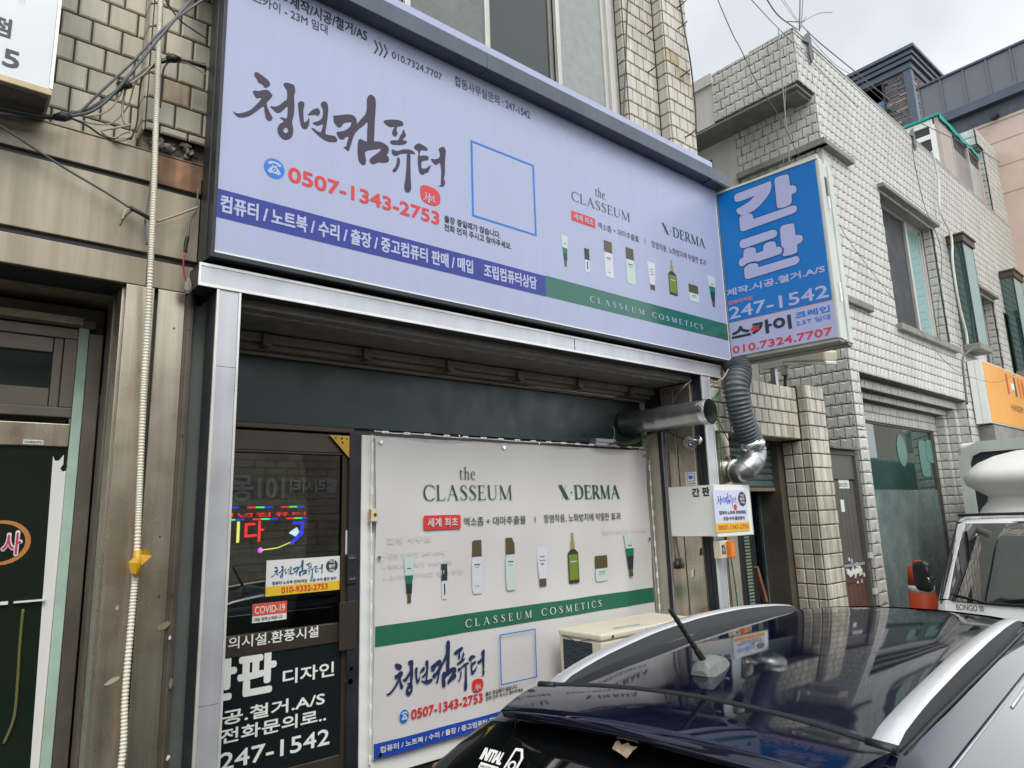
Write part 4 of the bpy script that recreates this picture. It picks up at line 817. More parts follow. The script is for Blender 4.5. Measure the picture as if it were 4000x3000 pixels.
def hdr(m):
    zb_, zt_ = 4.671, 4.71
    write(m, '제작/시공/철거/AS', F0, 1.148, 1.579, zb_ - 0.012, zt_ + 0.022, D1, 0.022)
    write(m, '-', F0, 1.105, 1.134, zt_ - 0.03, zt_ - 0.022, D1, 0.02)
    write(m, '간판디자인즈', F0, 0.86, 1.095, zb_ - 0.012, zt_ + 0.022, D1, 0.022)
    write(m, '스카이 - 23M 임대', F0, 0.964, 1.351, 4.594, 4.65, D1, 0.012)
    z0_, z1_ = 4.631, 4.675
    write(m, '010.7324.7707', F0, 1.733, 2.068, z0_, z1_, D1, 0.012)
    z0_, z1_ = 4.644, 4.693
    write(m, '합동사무실문의 : 247-1542', F0, 2.16, 2.758, z0_ - 0.006, z1_ + 0.012, D1, 0.008)
    xa = 1.62; xb = 1.709; zc_ = (4.687 + 4.617) / 2; hh = 0.042; st_ = (xb - xa) / 3
    for i in range(3):
        x = xa + i * st_ * 0.98; tt = 0.010
        m.poly([(x, zc_ + hh), (x + tt, zc_ + hh), (x + st_, zc_), (x + tt, zc_ - hh), (x, zc_ - hh), (x + st_ - tt, zc_)], F0, D1)
ink('small_lettering', M['ink_black'], hdr)
ic, iz = 1.099, 3.758
ra_ = (1.15 - 1.049) / 2
ink('phone_disc', M['icon_blue'], lambda m: m.poly(circle(ic, iz, ra_ * 0.98, 0.051), F0, D1))
ink('phone_symbol', M['sign_white'], lambda m: phone_icon(m, F0, ic, iz, ra_, 0.051, D2))
ink('phone_number', M['ink_red'], lambda m: write(m, '0507-1343-2753', F0, 1.168, 2.037, 3.711 + 0.004, 3.793, D1, 0.045, 4))
scx, scz = 1.979, 3.876
ink('red_seal', M['ink_red'], lambda m: m.poly(smooth_loop([(scx - .062, scz + .040), (scx - .02, scz + .055), (scx + .045, scz + .045), (scx + .066, scz + .01), (scx + .058, scz - .035), (scx + .01, scz - .056), (scx - .05, scz - .045), (scx - .066, scz - .005)], 3), F0, D1))
ink('seal_lettering', M['sign_white'], lambda m: calligraphy(m, F0, scx - 0.052, scx + 0.145, scz - 0.06, scz + 0.035, D2, upto=7))
def sml(m):
    write(m, '출장 중일때가 많습니다.', F0, 2.071, 2.477, 3.744, 3.787, D1, 0.025)
    write(m, '전화 먼저 주시고 찾아주세요.', F0, 2.07, 2.561, 3.693, 3.735, D1, 0.025)
ink('notice_lettering', M['ink_black'], sml)
qa, qb, qz0, qz1 = 2.268, 2.775, 3.833, 4.321
ink('blue_square', M['icon_blue'], lambda m: m.poly(rect(qa, qb, qz0, qz1), F0, D1, holes=[rect(qa + 0.014, qb - 0.014, qz0 + 0.012, qz1 - 0.012)]))
def grn(m):
    serif(m, 'the', F0, 3.342, 3.449, 4.274, 4.344, D1, 0.04, 1.3)
    serif(m, 'CLASSEUM', F0, 3.103, 3.705, 4.174, 4.243, D1, 0.04, 1.0)
    serif(m, 'X.DERMA', F0, 4.074, 4.63, 4.189, 4.269, D1, 0.02, 1.35)
ink('serif_lettering', M['ink_green'], grn)
ra0, ra1, rz0, rz1 = 3.095, 3.327, 4.028, 4.099
ink('red_tag', M['ink_red'], lambda m: m.poly(rrect(ra0, ra1, rz0, rz1, 0.008), F0, D1))
ink('tag_lettering', M['sign_white'], lambda m: write(m, '세계 최초', F0, ra0 + 0.02, ra1 - 0.02, rz0 + 0.013, rz1 - 0.013, D2, 0.03))
def dsc(m):
    write(m, '엑소좀 + 대마추출물', F0, 3.353, 3.787, 4.037, 4.085, D1, 0.0)
    write(m, '항염작용, 노화방지에 탁월한 효과', F0, 3.933, 4.622, 4.034, 4.09, D1, 0.0)
    m.poly(rect(3.855, 3.855 + 0.004, 4.048, 4.089), F0, D1)
ink('description_lettering', M['ink_black'], dsc)
KD = ('tube', 'vial', 'bottle', 'bottle2', 'suncream', 'spray', 'jar', 'tube2')
for kd, (xa, xb, za_, zb_) in zip(KD, ((2.991, 3.05, 3.686, 3.9), (3.197, 3.255, 3.692, 3.858), (3.399, 3.488, 3.696, 3.963),
        (3.627, 3.719, 3.695, 3.967), (3.863, 3.954, 3.698, 3.912), (4.107, 4.208, 3.704, 3.982),
        (4.354, 4.481, 3.7, 3.838), (4.624, 4.729, 3.704, 3.962))):
    product(G, kd, F0, xa, xb, za_, zb_, D1)

# ---------------------------------------------------------------- portal frame below the sign: boxed beam and two posts
Pf = thing('portal_frame', 'black shop portal with brushed silver facing panels below the long sign', 'frame', (0.8, 0.05, 0.12))
BZ0, BZ1 = 3.134, 3.239
f = MB(); f.box(0.802, 4.76, 0.05, 0.19, BZ0, BZ1); part('beam', f, M['black'], Pf, bevel=0.004)
for a, b in ((0.812, 3.108), (3.111 + 0.004, 4.755)):
    f = MB(); f.box(a, b, 0.044, 0.05, BZ0 + 0.014, BZ1 - 0.014); part('silver_panel', f, M['silver'], Pf)
f = MB(); f.box(0.802, 4.76, 0.040, 0.05, BZ0, BZ0 + 0.013); f.box(0.802, 4.76, 0.040, 0.05, BZ1 - 0.013, BZ1); f.box(0.802, 0.811, 0.040, 0.05, BZ0 + 0.013, BZ1 - 0.013); part('trim', f, M['silver_trim'], Pf)
def post(x0, x1, label=None):
    f = MB(); f.box(x0, x1, 0.056, 0.20, 0.12, BZ0 - 0.001); pp = part('post', f, M['black'], Pf, bevel=0.003)
    zz = BZ0 - 0.002; cut = [zz, 2.785, 1.4, 0.12]
    for i in range(3): f = MB(); f.box(x0 + 0.010, x1 - 0.010, 0.048, 0.056, cut[i + 1] + 0.001, cut[i] - 0.001); part('silver_panel', f, M['silver'], pp)
    f = MB(); f.box(x0 - 0.001, x0 + 0.009, 0.044, 0.0555, 0.12, zz); f.box(x1 - 0.009, x1 + 0.001, 0.044, 0.0555, 0.12, zz); part('trim', f, M['silver_trim'], pp)
post(0.884, 0.987)
post(4.488, 4.589 + 0.012)

# ---------------------------------------------------------------- blue blade sign
BU = V3((0.1214, -0.9926, 0)).normalized(); BN = V3((-0.9926, -0.1214, 0)).normalized(); BO = V3((4.869, 0.0, 0))
FB = (BO, BU, ZV, BN)
K = thing('blade_sign', 'tall blue and white blade sign hung at right angles to the long shop sign', 'sign', (4.87, 0, 3.3))
W_, Z0_, Z1_, T_ = 0.82, 3.316, 4.73, 0.29
def bbox(mb, u0, u1, d0, d1, z0, z1): return cbox(mb, u0, u1, d0, d1, z0, z1, FB)
f = MB(); bbox(f, 0.0, W_, 0.0, T_, Z0_ - 0.002, Z1_ - 0.005); part('body', f, M['white_old'], K)
f = MB(); bbox(f, -0.01, W_ + 0.012, 0.01, 0.10, Z0_ - 0.03, Z0_ - 0.003); bbox(f, -0.01, W_ + 0.03, 0.105, 0.18, Z0_ - 0.022, Z0_ - 0.003); bbox(f, -0.01, W_ + 0.012, 0.185, T_, Z0_ - 0.03, Z0_ - 0.003); part('bottom_rail', f, mat('grimy_white_rail', (0.40, 0.39, 0.33), 0.6, var=0.2, scale=6), K, bevel=0.003)
f = MB(); bbox(f, -0.01, W_ + 0.012, -0.008, 0.03, Z1_ - 0.004, Z1_ + 0.014); part('top_rail', f, M['white_old'], K, bevel=0.002)
for d0, d1 in ((0.001, 0.085), (0.09, 0.195), (0.20, T_)):
    f = MB(); bbox(f, W_ + 0.001, W_ + (0.022 if d0 != 0.09 else 0.012), d0, d1, Z0_ - 0.01, Z1_ + 0.008); part('end_strip', f, M['white_old'], K, bevel=0.003)
f = MB(); bbox(f, W_ + 0.022, W_ + 0.034, 0.085, 0.115, 3.60, 3.75); part('latch', f, M['chrome'], K); f = MB(); bbox(f, W_ + 0.022, W_ + 0.034, 0.085, 0.115, 4.34, 4.44); part('latch', f, M['chrome'], K)
f = MB(); bbox(f, W_ + 0.013, W_ + 0.018, 0.12, 0.16, 4.40, 4.62); part('slot', f, M['black'], K)
bl = 3.598
ink('blue_film', M['azure'], lambda m: m.poly(rect(0.004, W_ - 0.004, bl, Z1_ - 0.006), FB, 0.0015), K)
ink('white_film', M['blade_white'], lambda m: m.poly(rect(0.004, W_ - 0.004, Z0_ + 0.002, bl - 0.006), FB, 0.0015), K)
ink('orange_line', M['orange_ink'], lambda m: m.poly(rect(0.004, W_ - 0.004, bl - 0.006, bl), FB, 0.0016), K)
big = [[(0.151,4.65), (0.164,4.671), (0.196,4.674), (0.467,4.68), (0.469,4.634), (0.451,4.584), (0.41,4.543), (0.366,4.51), (0.309,4.48), (0.253,4.471), (0.197,4.474), (0.168,4.5), (0.157,4.529), (0.169,4.543), (0.219,4.554), (0.277,4.569), (0.328,4.602), (0.196,4.598), (0.168,4.604), (0.152,4.624)],
 [(0.495,4.673), (0.511,4.691), (0.551,4.693), (0.595,4.687), (0.61,4.674), (0.612,4.663), (0.611,4.582), (0.635,4.58), (0.655,4.561), (0.659,4.535), (0.646,4.513), (0.614,4.508), (0.611,4.451), (0.596,4.429), (0.554,4.423), (0.509,4.428), (0.494,4.44), (0.492,4.459)],
 [(0.178,4.454), (0.19,4.471), (0.239,4.472), (0.28,4.463), (0.293,4.447), (0.295,4.411), (0.611,4.417), (0.635,4.409), (0.645,4.385), (0.636,4.361), (0.616,4.351), (0.197,4.334), (0.179,4.348), (0.175,4.369)],
 [(0.159,4.244), (0.177,4.266), (0.434,4.272), (0.459,4.264), (0.473,4.239), (0.464,4.211), (0.44,4.202), (0.19,4.189), (0.165,4.203), (0.157,4.223)],
 [(0.138,4.085), (0.147,4.107), (0.179,4.115), (0.188,4.168), (0.203,4.181), (0.237,4.183), (0.277,4.171), (0.289,4.152), (0.288,4.117), (0.346,4.122), (0.353,4.163), (0.372,4.178), (0.411,4.18), (0.446,4.169), (0.453,4.146), (0.452,4.122), (0.476,4.119), (0.494,4.1), (0.494,4.07), (0.476,4.055), (0.298,4.046), (0.252,4.059), (0.211,4.057), (0.168,4.042), (0.148,4.047), (0.136,4.065)],
 [(0.495,4.259), (0.513,4.28), (0.551,4.281), (0.595,4.274), (0.609,4.262), (0.609,4.169), (0.639,4.166), (0.659,4.149), (0.661,4.126), (0.648,4.103), (0.613,4.094), (0.61,4.042), (0.6,4.029), (0.555,4.025), (0.505,4.03), (0.491,4.041), (0.505,4.06), (0.509,4.092), (0.492,4.118)],
 [(0.175,4.012), (0.184,4.03), (0.224,4.047), (0.27,4.04), (0.291,4.028), (0.294,3.999), (0.591,4.005), (0.611,3.996), (0.62,3.97), (0.609,3.95), (0.583,3.938), (0.198,3.924), (0.181,3.931), (0.174,3.95)]]
def bigf(m):
    for p in big: m.poly(p, FB, 0.003)
ink('big_lettering', M['blade_white'], bigf, K)
def outl(m):
    for p in big:
        cx_ = sum(q[0] for q in p) / len(p); cz_ = sum(q[1] for q in p) / len(p); k_ = len(p); o = []
        for i in range(k_):
            ax_, az_ = p[i - 1]; bx_, bz_ = p[(i + 1) % k_]; dx, dz = bx_ - ax_, bz_ - az_; l = math.hypot(dx, dz) or 1
            sgn = 1 if sum((p[j][0] * p[(j + 1) % k_][1] - p[(j + 1) % k_][0] * p[j][1]) for j in range(k_)) > 0 else -1
            o.append((p[i][0] + sgn * dz / l * 0.007, p[i][1] - sgn * dx / l * 0.007))
        m.poly(o, FB, 0.0022)
ink('lettering_outline', mat('navy_outline', (0.004, 0.04, 0.20), 0.3), outl, K)
def bl1(m):
    write(m, '제작.시공.철거.A/S', FB, 0.01, 0.791, 3.821, 3.881, 0.003, 0.045)
    write(m, '247-1542', FB, 0.015, 0.796, 3.626, 3.725, 0.003, 0.03)
ink('white_lettering', M['blade_white'], bl1, K)
ink('orange_lettering', M['orange_ink'], lambda m: write(m, '간판디자인', FB, 0.015, 0.221, 3.749, 3.78, 0.003, 0.03), K)
ink('black_lettering', M['ink_black'], lambda m: write(m, '스카이', FB, 0.018, 0.502, 3.449, 3.559, 0.003, 0.065), K)
ink('red_dash', M['ink_red'], lambda m: m.poly(rrect(0.179, 0.25, 3.492, 3.517, 0.006), FB, 0.0045), K)
def bl2(m):
    write(m, '크레인', FB, 0.539, 0.793, 3.515, 3.565, 0.003, 0.05)
    write(m, '2.5T 임대', FB, 0.536, 0.788, 3.458, 3.498, 0.003, 0.015)
ink('blue_lettering', M['icon_blue'], bl2, K)
ink('red_lettering', M['ink_red'], lambda m: write(m, '010.7324.7707', FB, 0.014, 0.79, 3.339, 3.399, 0.003, 0.04), K)

# ---------------------------------------------------------------- banner over the shop window
BY = 0.55
bxa, bxb, bza, bzb = 1.946, 4.363, 0.854, 2.587
def wav(a, b):
    s = (a - bxa) / (bxb - bxa); t_ = (b - bza) / (bzb - bza)
    return 0.006 * math.sin(a * 5.2 + b * 1.9) + 0.004 * math.sin(a * 11 - b * 3.3) + 0.010 * math.exp(-((s - 0.88 - 0.10 * (t_ - 0.5)) / 0.035) ** 2) + 0.007 * math.exp(-((s - 0.78 + 0.1 * (t_ - 0.5)) / 0.03) ** 2) + 0.004 * math.sin(b * 9.0 + a * 0.7)
FBN = front(BY)
Bn = thing('banner', 'white printed cloth banner with green cosmetics stripe covering the shop window', 'banner', (bxa, BY, bza))
def cloth(a0, a1, b0, b1, depth, nx, nz):
    mb = MB(); vs = []; fs = []
    for j in range(nz + 1):
        for i in range(nx + 1):
            a = a0 + (a1 - a0) * i / nx; b = b0 + (b1 - b0) * j / nz; vs.append((a, BY - depth - wav(a, b), b))
    for j in range(nz):
        for i in range(nx): q = j * (nx + 1) + i; fs.append((q, q + 1, q + nx + 2, q + nx + 1))
    return mb.add(vs, fs, True)
part('cloth', cloth(bxa, bxb, bza, bzb, 0.0, 150, 60), M['banner'], Bn, fix=False)
gz1, gz0 = 1.531, 1.424; uz1 = 0.93
part('green_stripe', cloth(bxa + 0.004, bxb - 0.004, gz0, gz1, 0.003, 150, 6), M['banner_green'], Bn, fix=False)
part('blue_stripe', cloth(bxa + 0.004, bxb - 0.004, bza, uz1, 0.003, 150, 6), M['banner_blue'], Bn, fix=False)
E1 = 0.007
def bw(mb, s, a0, a1, b0, b1, bold=0.0, d=E1, res=3): write(mb, s, FBN, a0, a1, b0, b1, d, bold, res, disp=wav)
def gs(m):
    serif(m, 'the', FBN, 2.537, 2.667, 2.342, 2.42, E1, 0.04, 1.2, disp=wav)
    serif(m, 'CLASSEUM', FBN, 2.267, 2.962, 2.214, 2.307, E1, 0.04, 1.0, disp=wav)
    serif(m, 'X.DERMA', FBN, 3.396, 4.036, 2.213, 2.313, E1, 0.02, 1.35, disp=wav)
ink('serif_lettering', M['ink_green'], gs, Bn)
ink('stripe_serif', M['banner'], lambda m: serif(m, 'CLASSEUM COSMETICS', FBN, 2.56, 3.768, 1.452, 1.497, E1 + 0.003, 0.42, 1.2, disp=wav), Bn)
t0, t1, t2, t3 = 2.265, 2.536, 2.04, 2.125
def rt(m):
    m.poly(rrect(t0, t1, t2, t3, 0.012), FBN, E1)
    m.v = [(x, y - wav((t0 + t1) / 2, z) - 0.002, z) for x, y, z in m.v]
ink('red_tag', M['ink_red'], rt, Bn)
ink('tag_lettering', M['banner'], lambda m: bw(m, '세계 최초', t0 + 0.025, t1 - 0.025, t2 + 0.016, t3 - 0.016, 0.025, E1 + 0.008), Bn)
def bd(m):
    bw(m, '엑소좀 + 대마추출물', 2.562, 3.063, 2.054, 2.108, 0.005)
    bw(m, '항염작용, 노화방지에 탁월한 효과', 3.232, 4.025, 2.053, 2.11, 0.005)
    m.poly(rect(3.143, 3.15, 2.061, 2.098), FBN, E1 + 0.012)
    bw(m, '출장 중일때가 많습니다.', 2.703, 2.967, 1.038, 1.062, 0.025)
    bw(m, '전화 먼저 주시고 찾아주세요.', 2.703, 3.019, 1.012, 1.034, 0.025)
ink('black_lettering', M['ink_black'], bd, Bn)
def ghost(m):
    bw(m, '합동사무실문의 · 7.247-1542', 3.812, 4.299, 1.951, 1.984)
    for k_, (s_, xe) in enumerate((('합동 사무실', 1650), ('• 간판 디자인  247-1542', 1700), ('• 해피스 디자인  010-9000', 1725), ('• 스카이 크레인 임대 전문', 1770))):
        y_ = 2113 + k_ * 38 + (8 if k_ else 0)
        z_ = 1.99 - k_ * 0.060 - (0.02 if k_ else 0); bw(m, s_, 1.997 + (0.02 if k_ == 0 else 0), 1.997 + (xe - 1495) * 0.00205, z_ - 0.018, z_ + (0.022 if k_ == 0 else 0.012))
ink('faded_lettering', mat('ghost_print', (0.62, 0.605, 0.61), 0.65), ghost, Bn)
ink('brush_lettering', M['ink_navy'], lambda m: calligraphy(m, FBN, 2.019, 2.704, 1.095, 1.398, E1, wav), Bn)
ink('phone_number', M['ink_red'], lambda m: bw(m, '0507-1343-2753', 2.174, 2.681, 1.011, 1.063, 0.045), Bn)
pc, pz = 2.13, 1.038; pr_ = (2.159 - 2.101) / 2
def pdisc(m):
    m.poly(circle(pc, pz, pr_, 0.034), FBN, E1); m.v = [(x, y - wav(pc, pz) - 0.002, z) for x, y, z in m.v]
ink('phone_disc', M['icon_blue'], pdisc, Bn)
ink('phone_symbol', M['banner'], lambda m: phone_icon(m, FBN, pc, pz, pr_, 0.034, E1 + 0.006, wav), Bn)
sc_, sz_ = 2.645, 1.112
def seal(m):
    m.poly(smooth_loop([(sc_ - .038, sz_ + .028), (sc_, sz_ + .036), (sc_ + .036, sz_ + .026), (sc_ + .040, sz_ - .01), (sc_ + .026, sz_ - .034), (sc_ - .02, sz_ - .036), (sc_ - .04, sz_ - .016)], 3), FBN, E1)
    m.v = [(x, y - wav(sc_, sz_) - 0.002, z) for x, y, z in m.v]
ink('red_seal', M['ink_red'], seal, Bn)
ink('seal_lettering', M['banner'], lambda m: calligraphy(m, FBN, sc_ - 0.030, sc_ + 0.085, sz_ - 0.038, sz_ + 0.022, E1 + 0.008, wav, upto=7), Bn)
ink('stripe_lettering', M['banner'], lambda m: bw(m, '컴퓨터 / 노트북 / 수리 / 출장 / 중고컴퓨터 판매 / 매입    조립컴퓨터상담', 1.984, 2.811 + 0.42, bza + 0.026, uz1 - 0.018, 0.035, E1 + 0.003), Bn)
q0, q1, q2, q3 = 2.811, 3.112, 1.083, 1.382
ink('blue_square', M['icon_blue'], lambda m: m.poly(rect(q0, q1, q2, q3), FBN, E1 + 0.014, holes=[rect(q0 + 0.008, q1 - 0.008, q2 + 0.007, q3 - 0.007)]), Bn)
for kd, (xa, xb, za_, zb_) in zip(KD, ((2.133, 2.202, 1.633, 1.891), (2.385, 2.439, 1.632, 1.837), (2.627, 2.709, 1.639, 1.964),
        (2.889, 2.971, 1.638, 1.968), (3.158, 3.258, 1.639, 1.898), (3.445, 3.547, 1.634, 1.977),
        (3.724, 3.859, 1.625, 1.804), (4.033, 4.15, 1.635, 1.946))):
    product(Bn, kd, FBN, xa, xb, za_, zb_, E1, disp=wav)
for x, z in ((bxa + 0.03, bzb - 0.035), (2.9, bzb - 0.03), (bxb - 0.03, bzb - 0.04), (bxb - 0.03, 1.9), (bxa + 0.02, 1.9), (bxa + 0.035, bza + 0.02)):
    f = MB(); f.tube([(x, BY - 0.014 - wav(x, z), z), (x, BY - 0.010 - wav(x, z), z)], 0.011, 12); part('eyelet', f, M['chrome'], Bn)
f = MB(); f.box(bxa - 0.075, bxa + 0.02, BY + 0.02, BY + 0.06, bza - 0.10, bzb + 0.005); f.box(bxa + 0.02, bxb, BY + 0.022, BY + 0.06, bza - 0.10, bza + 0.02)
solo('window_surround', f, M['white'], 'white painted board edging the cloth banner at its left and bottom', 'board', (bxa - 0.05, BY + 0.04, bza), bevel=0.004)

# ---------------------------------------------------------------- glazed shop door with film lettering
DYY = 0.60
dr0, dr1 = 0.96, 1.858
gz1_, gz0_ = 2.484, 1.57
lz1_, lz0_ = 1.469, 0.907
gx1 = 1.78
Dr = thing('shop_door', 'brown framed glass shop door with white film lettering on its black lower panel', 'door', (dr0, DYY, 0.2))
f = MB(); f.box(0.9, 1.83, 0.588, 0.66, 2.6, 2.63); f.box(dr1 + 0.003, 1.80, 0.585, 0.66, 0.2, 2.6); part('frame', f, M['steel_dark'], Dr, bevel=0.004)
f = MB(); f.box(dr1 + 0.02, 1.80, 0.578, 0.585, 0.2, 2.6); part('jamb', f, M['black'], Dr)
zt_ = 2.589
f = MB(); f.box(dr0, dr1, DYY, DYY + 0.045, gz1_, zt_); f.box(gx1, dr1, DYY + 0.001, DYY + 0.045, 0.2, gz1_); f.box(dr0, gx1, DYY + 0.001, DYY + 0.045, lz1_, gz0_); f.box(dr0, gx1, DYY + 0.001, DYY + 0.045, 0.2, lz0_)
f.box(dr0, gx1, DYY - 0.003, DYY + 0.01, gz1_ - 0.012, gz1_ - 0.001); f.box(gx1 - 0.012, gx1 - 0.001, DYY - 0.003, DYY + 0.01, gz0_, gz1_ - 0.013)
part('leaf', f, M['steel_dark'], Dr, bevel=0.004)
f = MB(); f.box(dr0, gx1, DYY + 0.018, DYY + 0.024, gz0_, gz1_); part('pane', f, M['pane_door'], Dr)
f = MB(); f.box(dr0, gx1, DYY + 0.008, DYY + 0.014, lz0_, lz1_); part('film_panel', f, mat('black_film', (0.012, 0.017, 0.018), 0.12), Dr)
FD = front(DYY)
def dl(m, s, xa, xb, ya, xa2, yb, bold, d=-0.004): pass
def dlet(m):
    write(m, '의시설.환풍시설', FD, 1.18, 1.643, 1.512, 1.569, 0.003, 0.02)
ink('rail_lettering', M['white_clean'], dlet, Dr)
def dlet2(m):
    xa, xb = 1.234, 1.423; z0_, z1_ = 1.282, 1.483
    write(m, '판', FD, xa, xb, z0_, z1_, -0.004, 0.05); write(m, '간', FD, xa - (xb - xa) * 1.06, xa - (xb - xa) * 0.04, z0_, z1_, -0.004, 0.05)
    write(m, '디자인', FD, 1.46, 1.739, 1.302, 1.374 , -0.004, 0.03)
    xr = 1.689; write(m, '제작.시공.철거.A/S', FD, xr - 0.86, xr, 1.173 - 0.005, 1.229 + 0.005, -0.004, 0.03)
    xr = 1.698; write(m, '견적은 전화문의로..', FD, xr - 0.86, xr, 1.086, 1.147 + 0.005, -0.004, 0.03)
    write(m, '247-1542', FD, 1.166, 1.719, 0.97, 1.047, -0.004, 0.025)
ink('panel_lettering', M['white_clean'], dlet2, Dr)
f = MB(); f.box(1.75, 1.851, 0.572, 0.578, 1.427, 1.678); part('cover_plate', f, mat('brown_plate', (0.06, 0.045, 0.035), 0.35, metal=0.3), Dr, bevel=0.002)
f = MB(); f.box(1.792, 1.849, 0.570, 0.60, 1.764, 1.923); dlk = part('door_lock', f, M['rubber'], Dr, bevel=0.008)
f = MB(); f.box(1.798, 1.836, 0.566, 0.57, 1.901, 1.912); f.box(1.8, 1.838, 0.566, 0.57, 1.79, 1.8); part('steel_band', f, M['chrome'], dlk)
for py_, r in ((2612, 0.018), (2662, 0.026)):
    x = {2612: 1.826, 2662: 1.821}[py_]; z = {2612: 1.327, 2662: 1.263}[py_]
    f = MB(); f.tube([(x, 0.60, z), (x, 0.585, z)], r, 18); f.tube([(x, 0.586, z), (x, 0.578, z)], r * 0.55, 14); part('lock_cylinder', f, M['chrome'], Dr)
# brass corner
tri = [(1.679, 2.582), (1.842, 2.582), (1.841, 2.425)]
tx, tz = tri[1]; w_ = tx - tri[0][0]
bc = thing('brass_corner', 'pierced brass triangle fixed across the top right corner of the shop door', 'plate', (tx, 0.58, tz))
def pt(a, b): return (tx - w_ * a, tz - w_ * b)
def comma(a, b, s, rot):
    o = []
    for q in ((0, .5), (.35, .45), (.5, .1), (.35, -.25), (.8, -.5), (.2, -.45), (-.15, -.2), (-.35, .1), (-.25, .4)):
        c_, s_ = math.cos(rot), math.sin(rot); o.append(pt(a + s * (q[0] * c_ - q[1] * s_), b + s * (q[0] * s_ + q[1] * c_)))
    return smooth_loop(o, 2)
hol = [comma(.78, .09, .07, 1.2), comma(.56, .09, .09, 1.7), comma(.52, .24, .08, 1.0), comma(.36, .10, .07, .2), comma(.10, .48, .08, .4), comma(.10, .66, .08, .2), comma(.26, .30, .07, 2.4), comma(.09, .84, .05, .3), comma(.14, .14, .09, 2.0)]
f = MB(); f.poly([tri[0], tri[1], pt(0, 1.03)], front(0.585), 0.0, holes=hol); f.poly([tri[0], tri[1], pt(0, 1.03)], front(0.585), 0.004, holes=hol)
part('plate', f, M['gold'], bc, fix=False)
# notices on the door
def sheet(name, label, cat, x0, x1, z0, z1, y, mt, loc=None):
    s = MB(); s.box(x0, x1, y, y + 0.002, z0, z1); t = thing(name, label, cat, (x0, y, z0)); part('sheet', s, mt, t); return t
p0, p1, p2, p3 = 1.359, 1.766, 1.741, 1.92
ps = sheet('door_poster', 'white and yellow printed notice with brush lettering taped inside the shop door glass', 'poster', p0, p1, p2, p3, 0.612, M['paper'])
FP = front(0.612); hh = p3 - p2; ww = p1 - p0
ink('yellow_strip', M['yellow'], lambda m: m.poly(rect(p0, p1, p2, p2 + hh * 0.27), FP, 0.001), ps)
ink('brush_lettering', mat('teal_ink', (0.01, 0.10, 0.22), 0.4), lambda m: calligraphy(m, FP, p0 + ww * 0.05, p0 + ww * 0.76, p2 + hh * 0.40, p3 - hh * 0.05, 0.001), ps)
ink('roundel', M['navy_dot'], lambda m: m.poly(circle(p0 + ww * 0.885, p2 + hh * 0.72, ww * 0.085), FP, 0.001), ps)
ink('roundel_lettering', M['paper'], lambda m: (write(m, '야간', FP, p0 + ww * 0.84, p0 + ww * 0.93, p2 + hh * 0.80, p2 + hh * 0.90, 0.002, 0.03), write(m, '출장', FP, p0 + ww * 0.84, p0 + ww * 0.93, p2 + hh * 0.67, p2 + hh * 0.77, 0.002, 0.03), write(m, '가능', FP, p0 + ww * 0.84, p0 + ww * 0.93, p2 + hh * 0.54, p2 + hh * 0.64, 0.002, 0.03)), ps)
ink('small_lettering', M['ink_black'], lambda m: write(m, '컴퓨터·노트북 판매/매입  조립·수리·출장 문의', FP, p0 + ww * 0.08, p0 + ww * 0.95, p2 + hh * 0.30, p2 + hh * 0.40, 0.002, 0.02), ps)
ink('phone_number', M['ink_red'], lambda m: write(m, '010-9332-2753', FP, p0 + ww * 0.2, p0 + ww * 0.83, p2 + hh * 0.05, p2 + hh * 0.22, 0.002, 0.04), ps)
c0, c1, c2, c3 = 1.297, 1.473, 1.619, 1.71
cs_ = sheet('covid_sticker', 'orange and white COVID-19 disinfection sticker low on the shop door glass', 'sticker', c0, c1, c2, c3, 0.612, M['paper'])
hh = c3 - c2; ww = c1 - c0
ink('orange_field', mat('orange_red_ink', (0.70, 0.10, 0.05), 0.4), lambda m: m.poly(rect(c0, c1, c2 + hh * 0.36, c3), FP, 0.001), cs_)
ink('title_lettering', M['paper'], lambda m: write(m, 'COVID-19', FP, c0 + ww * 0.06, c1 - ww * 0.06, c2 + hh * 0.47, c3 - hh * 0.14, 0.002, 0.012), cs_)
ink('small_lettering', M['ink_black'], lambda m: write(m, '매일 방역/소독합니다', FP, c0 + ww * 0.06, c1 - ww * 0.12, c2 + hh * 0.08, c2 + hh * 0.27, 0.002, 0.01), cs_)
s = MB(); sx_, sz_ = 1.832, 2.05; s.poly(circle(sx_, sz_, 0.031), front(0.598), 0.001)
rs = solo('round_sticker', s, mat('blue_sticker', (0.04, 0.08, 0.25), 0.4), 'round red and blue phone number sticker on the right stile of the shop door', 'sticker', (sx_, 0.598, sz_), fix=False)
s = MB(); s.poly([q for q in circle(sx_, sz_, 0.030) if q[1] > sz_ + 0.002], front(0.598), 0.002); part('red_half', s, M['ink_red'], rs, fix=False)
s = MB(); write(s, '291-0120', front(0.598), sx_ - 0.027, sx_ + 0.027, sz_ - 0.008, sz_ + 0.009, 0.003, 0.04); part('lettering', s, M['paper'], rs, fix=False)
sheet('paper_label', 'grey white service label under the round sticker on the door stile', 'sticker', 1.809, 1.859, 1.957, 2.014, 0.5955, mat('service_label', (0.45, 0.48, 0.52), 0.5))
sheet('paper_label', 'narrow upright white label left of the round sticker on the door stile', 'sticker', 1.791, 1.805, 1.927, 2.056, 0.5955, M['paper'])

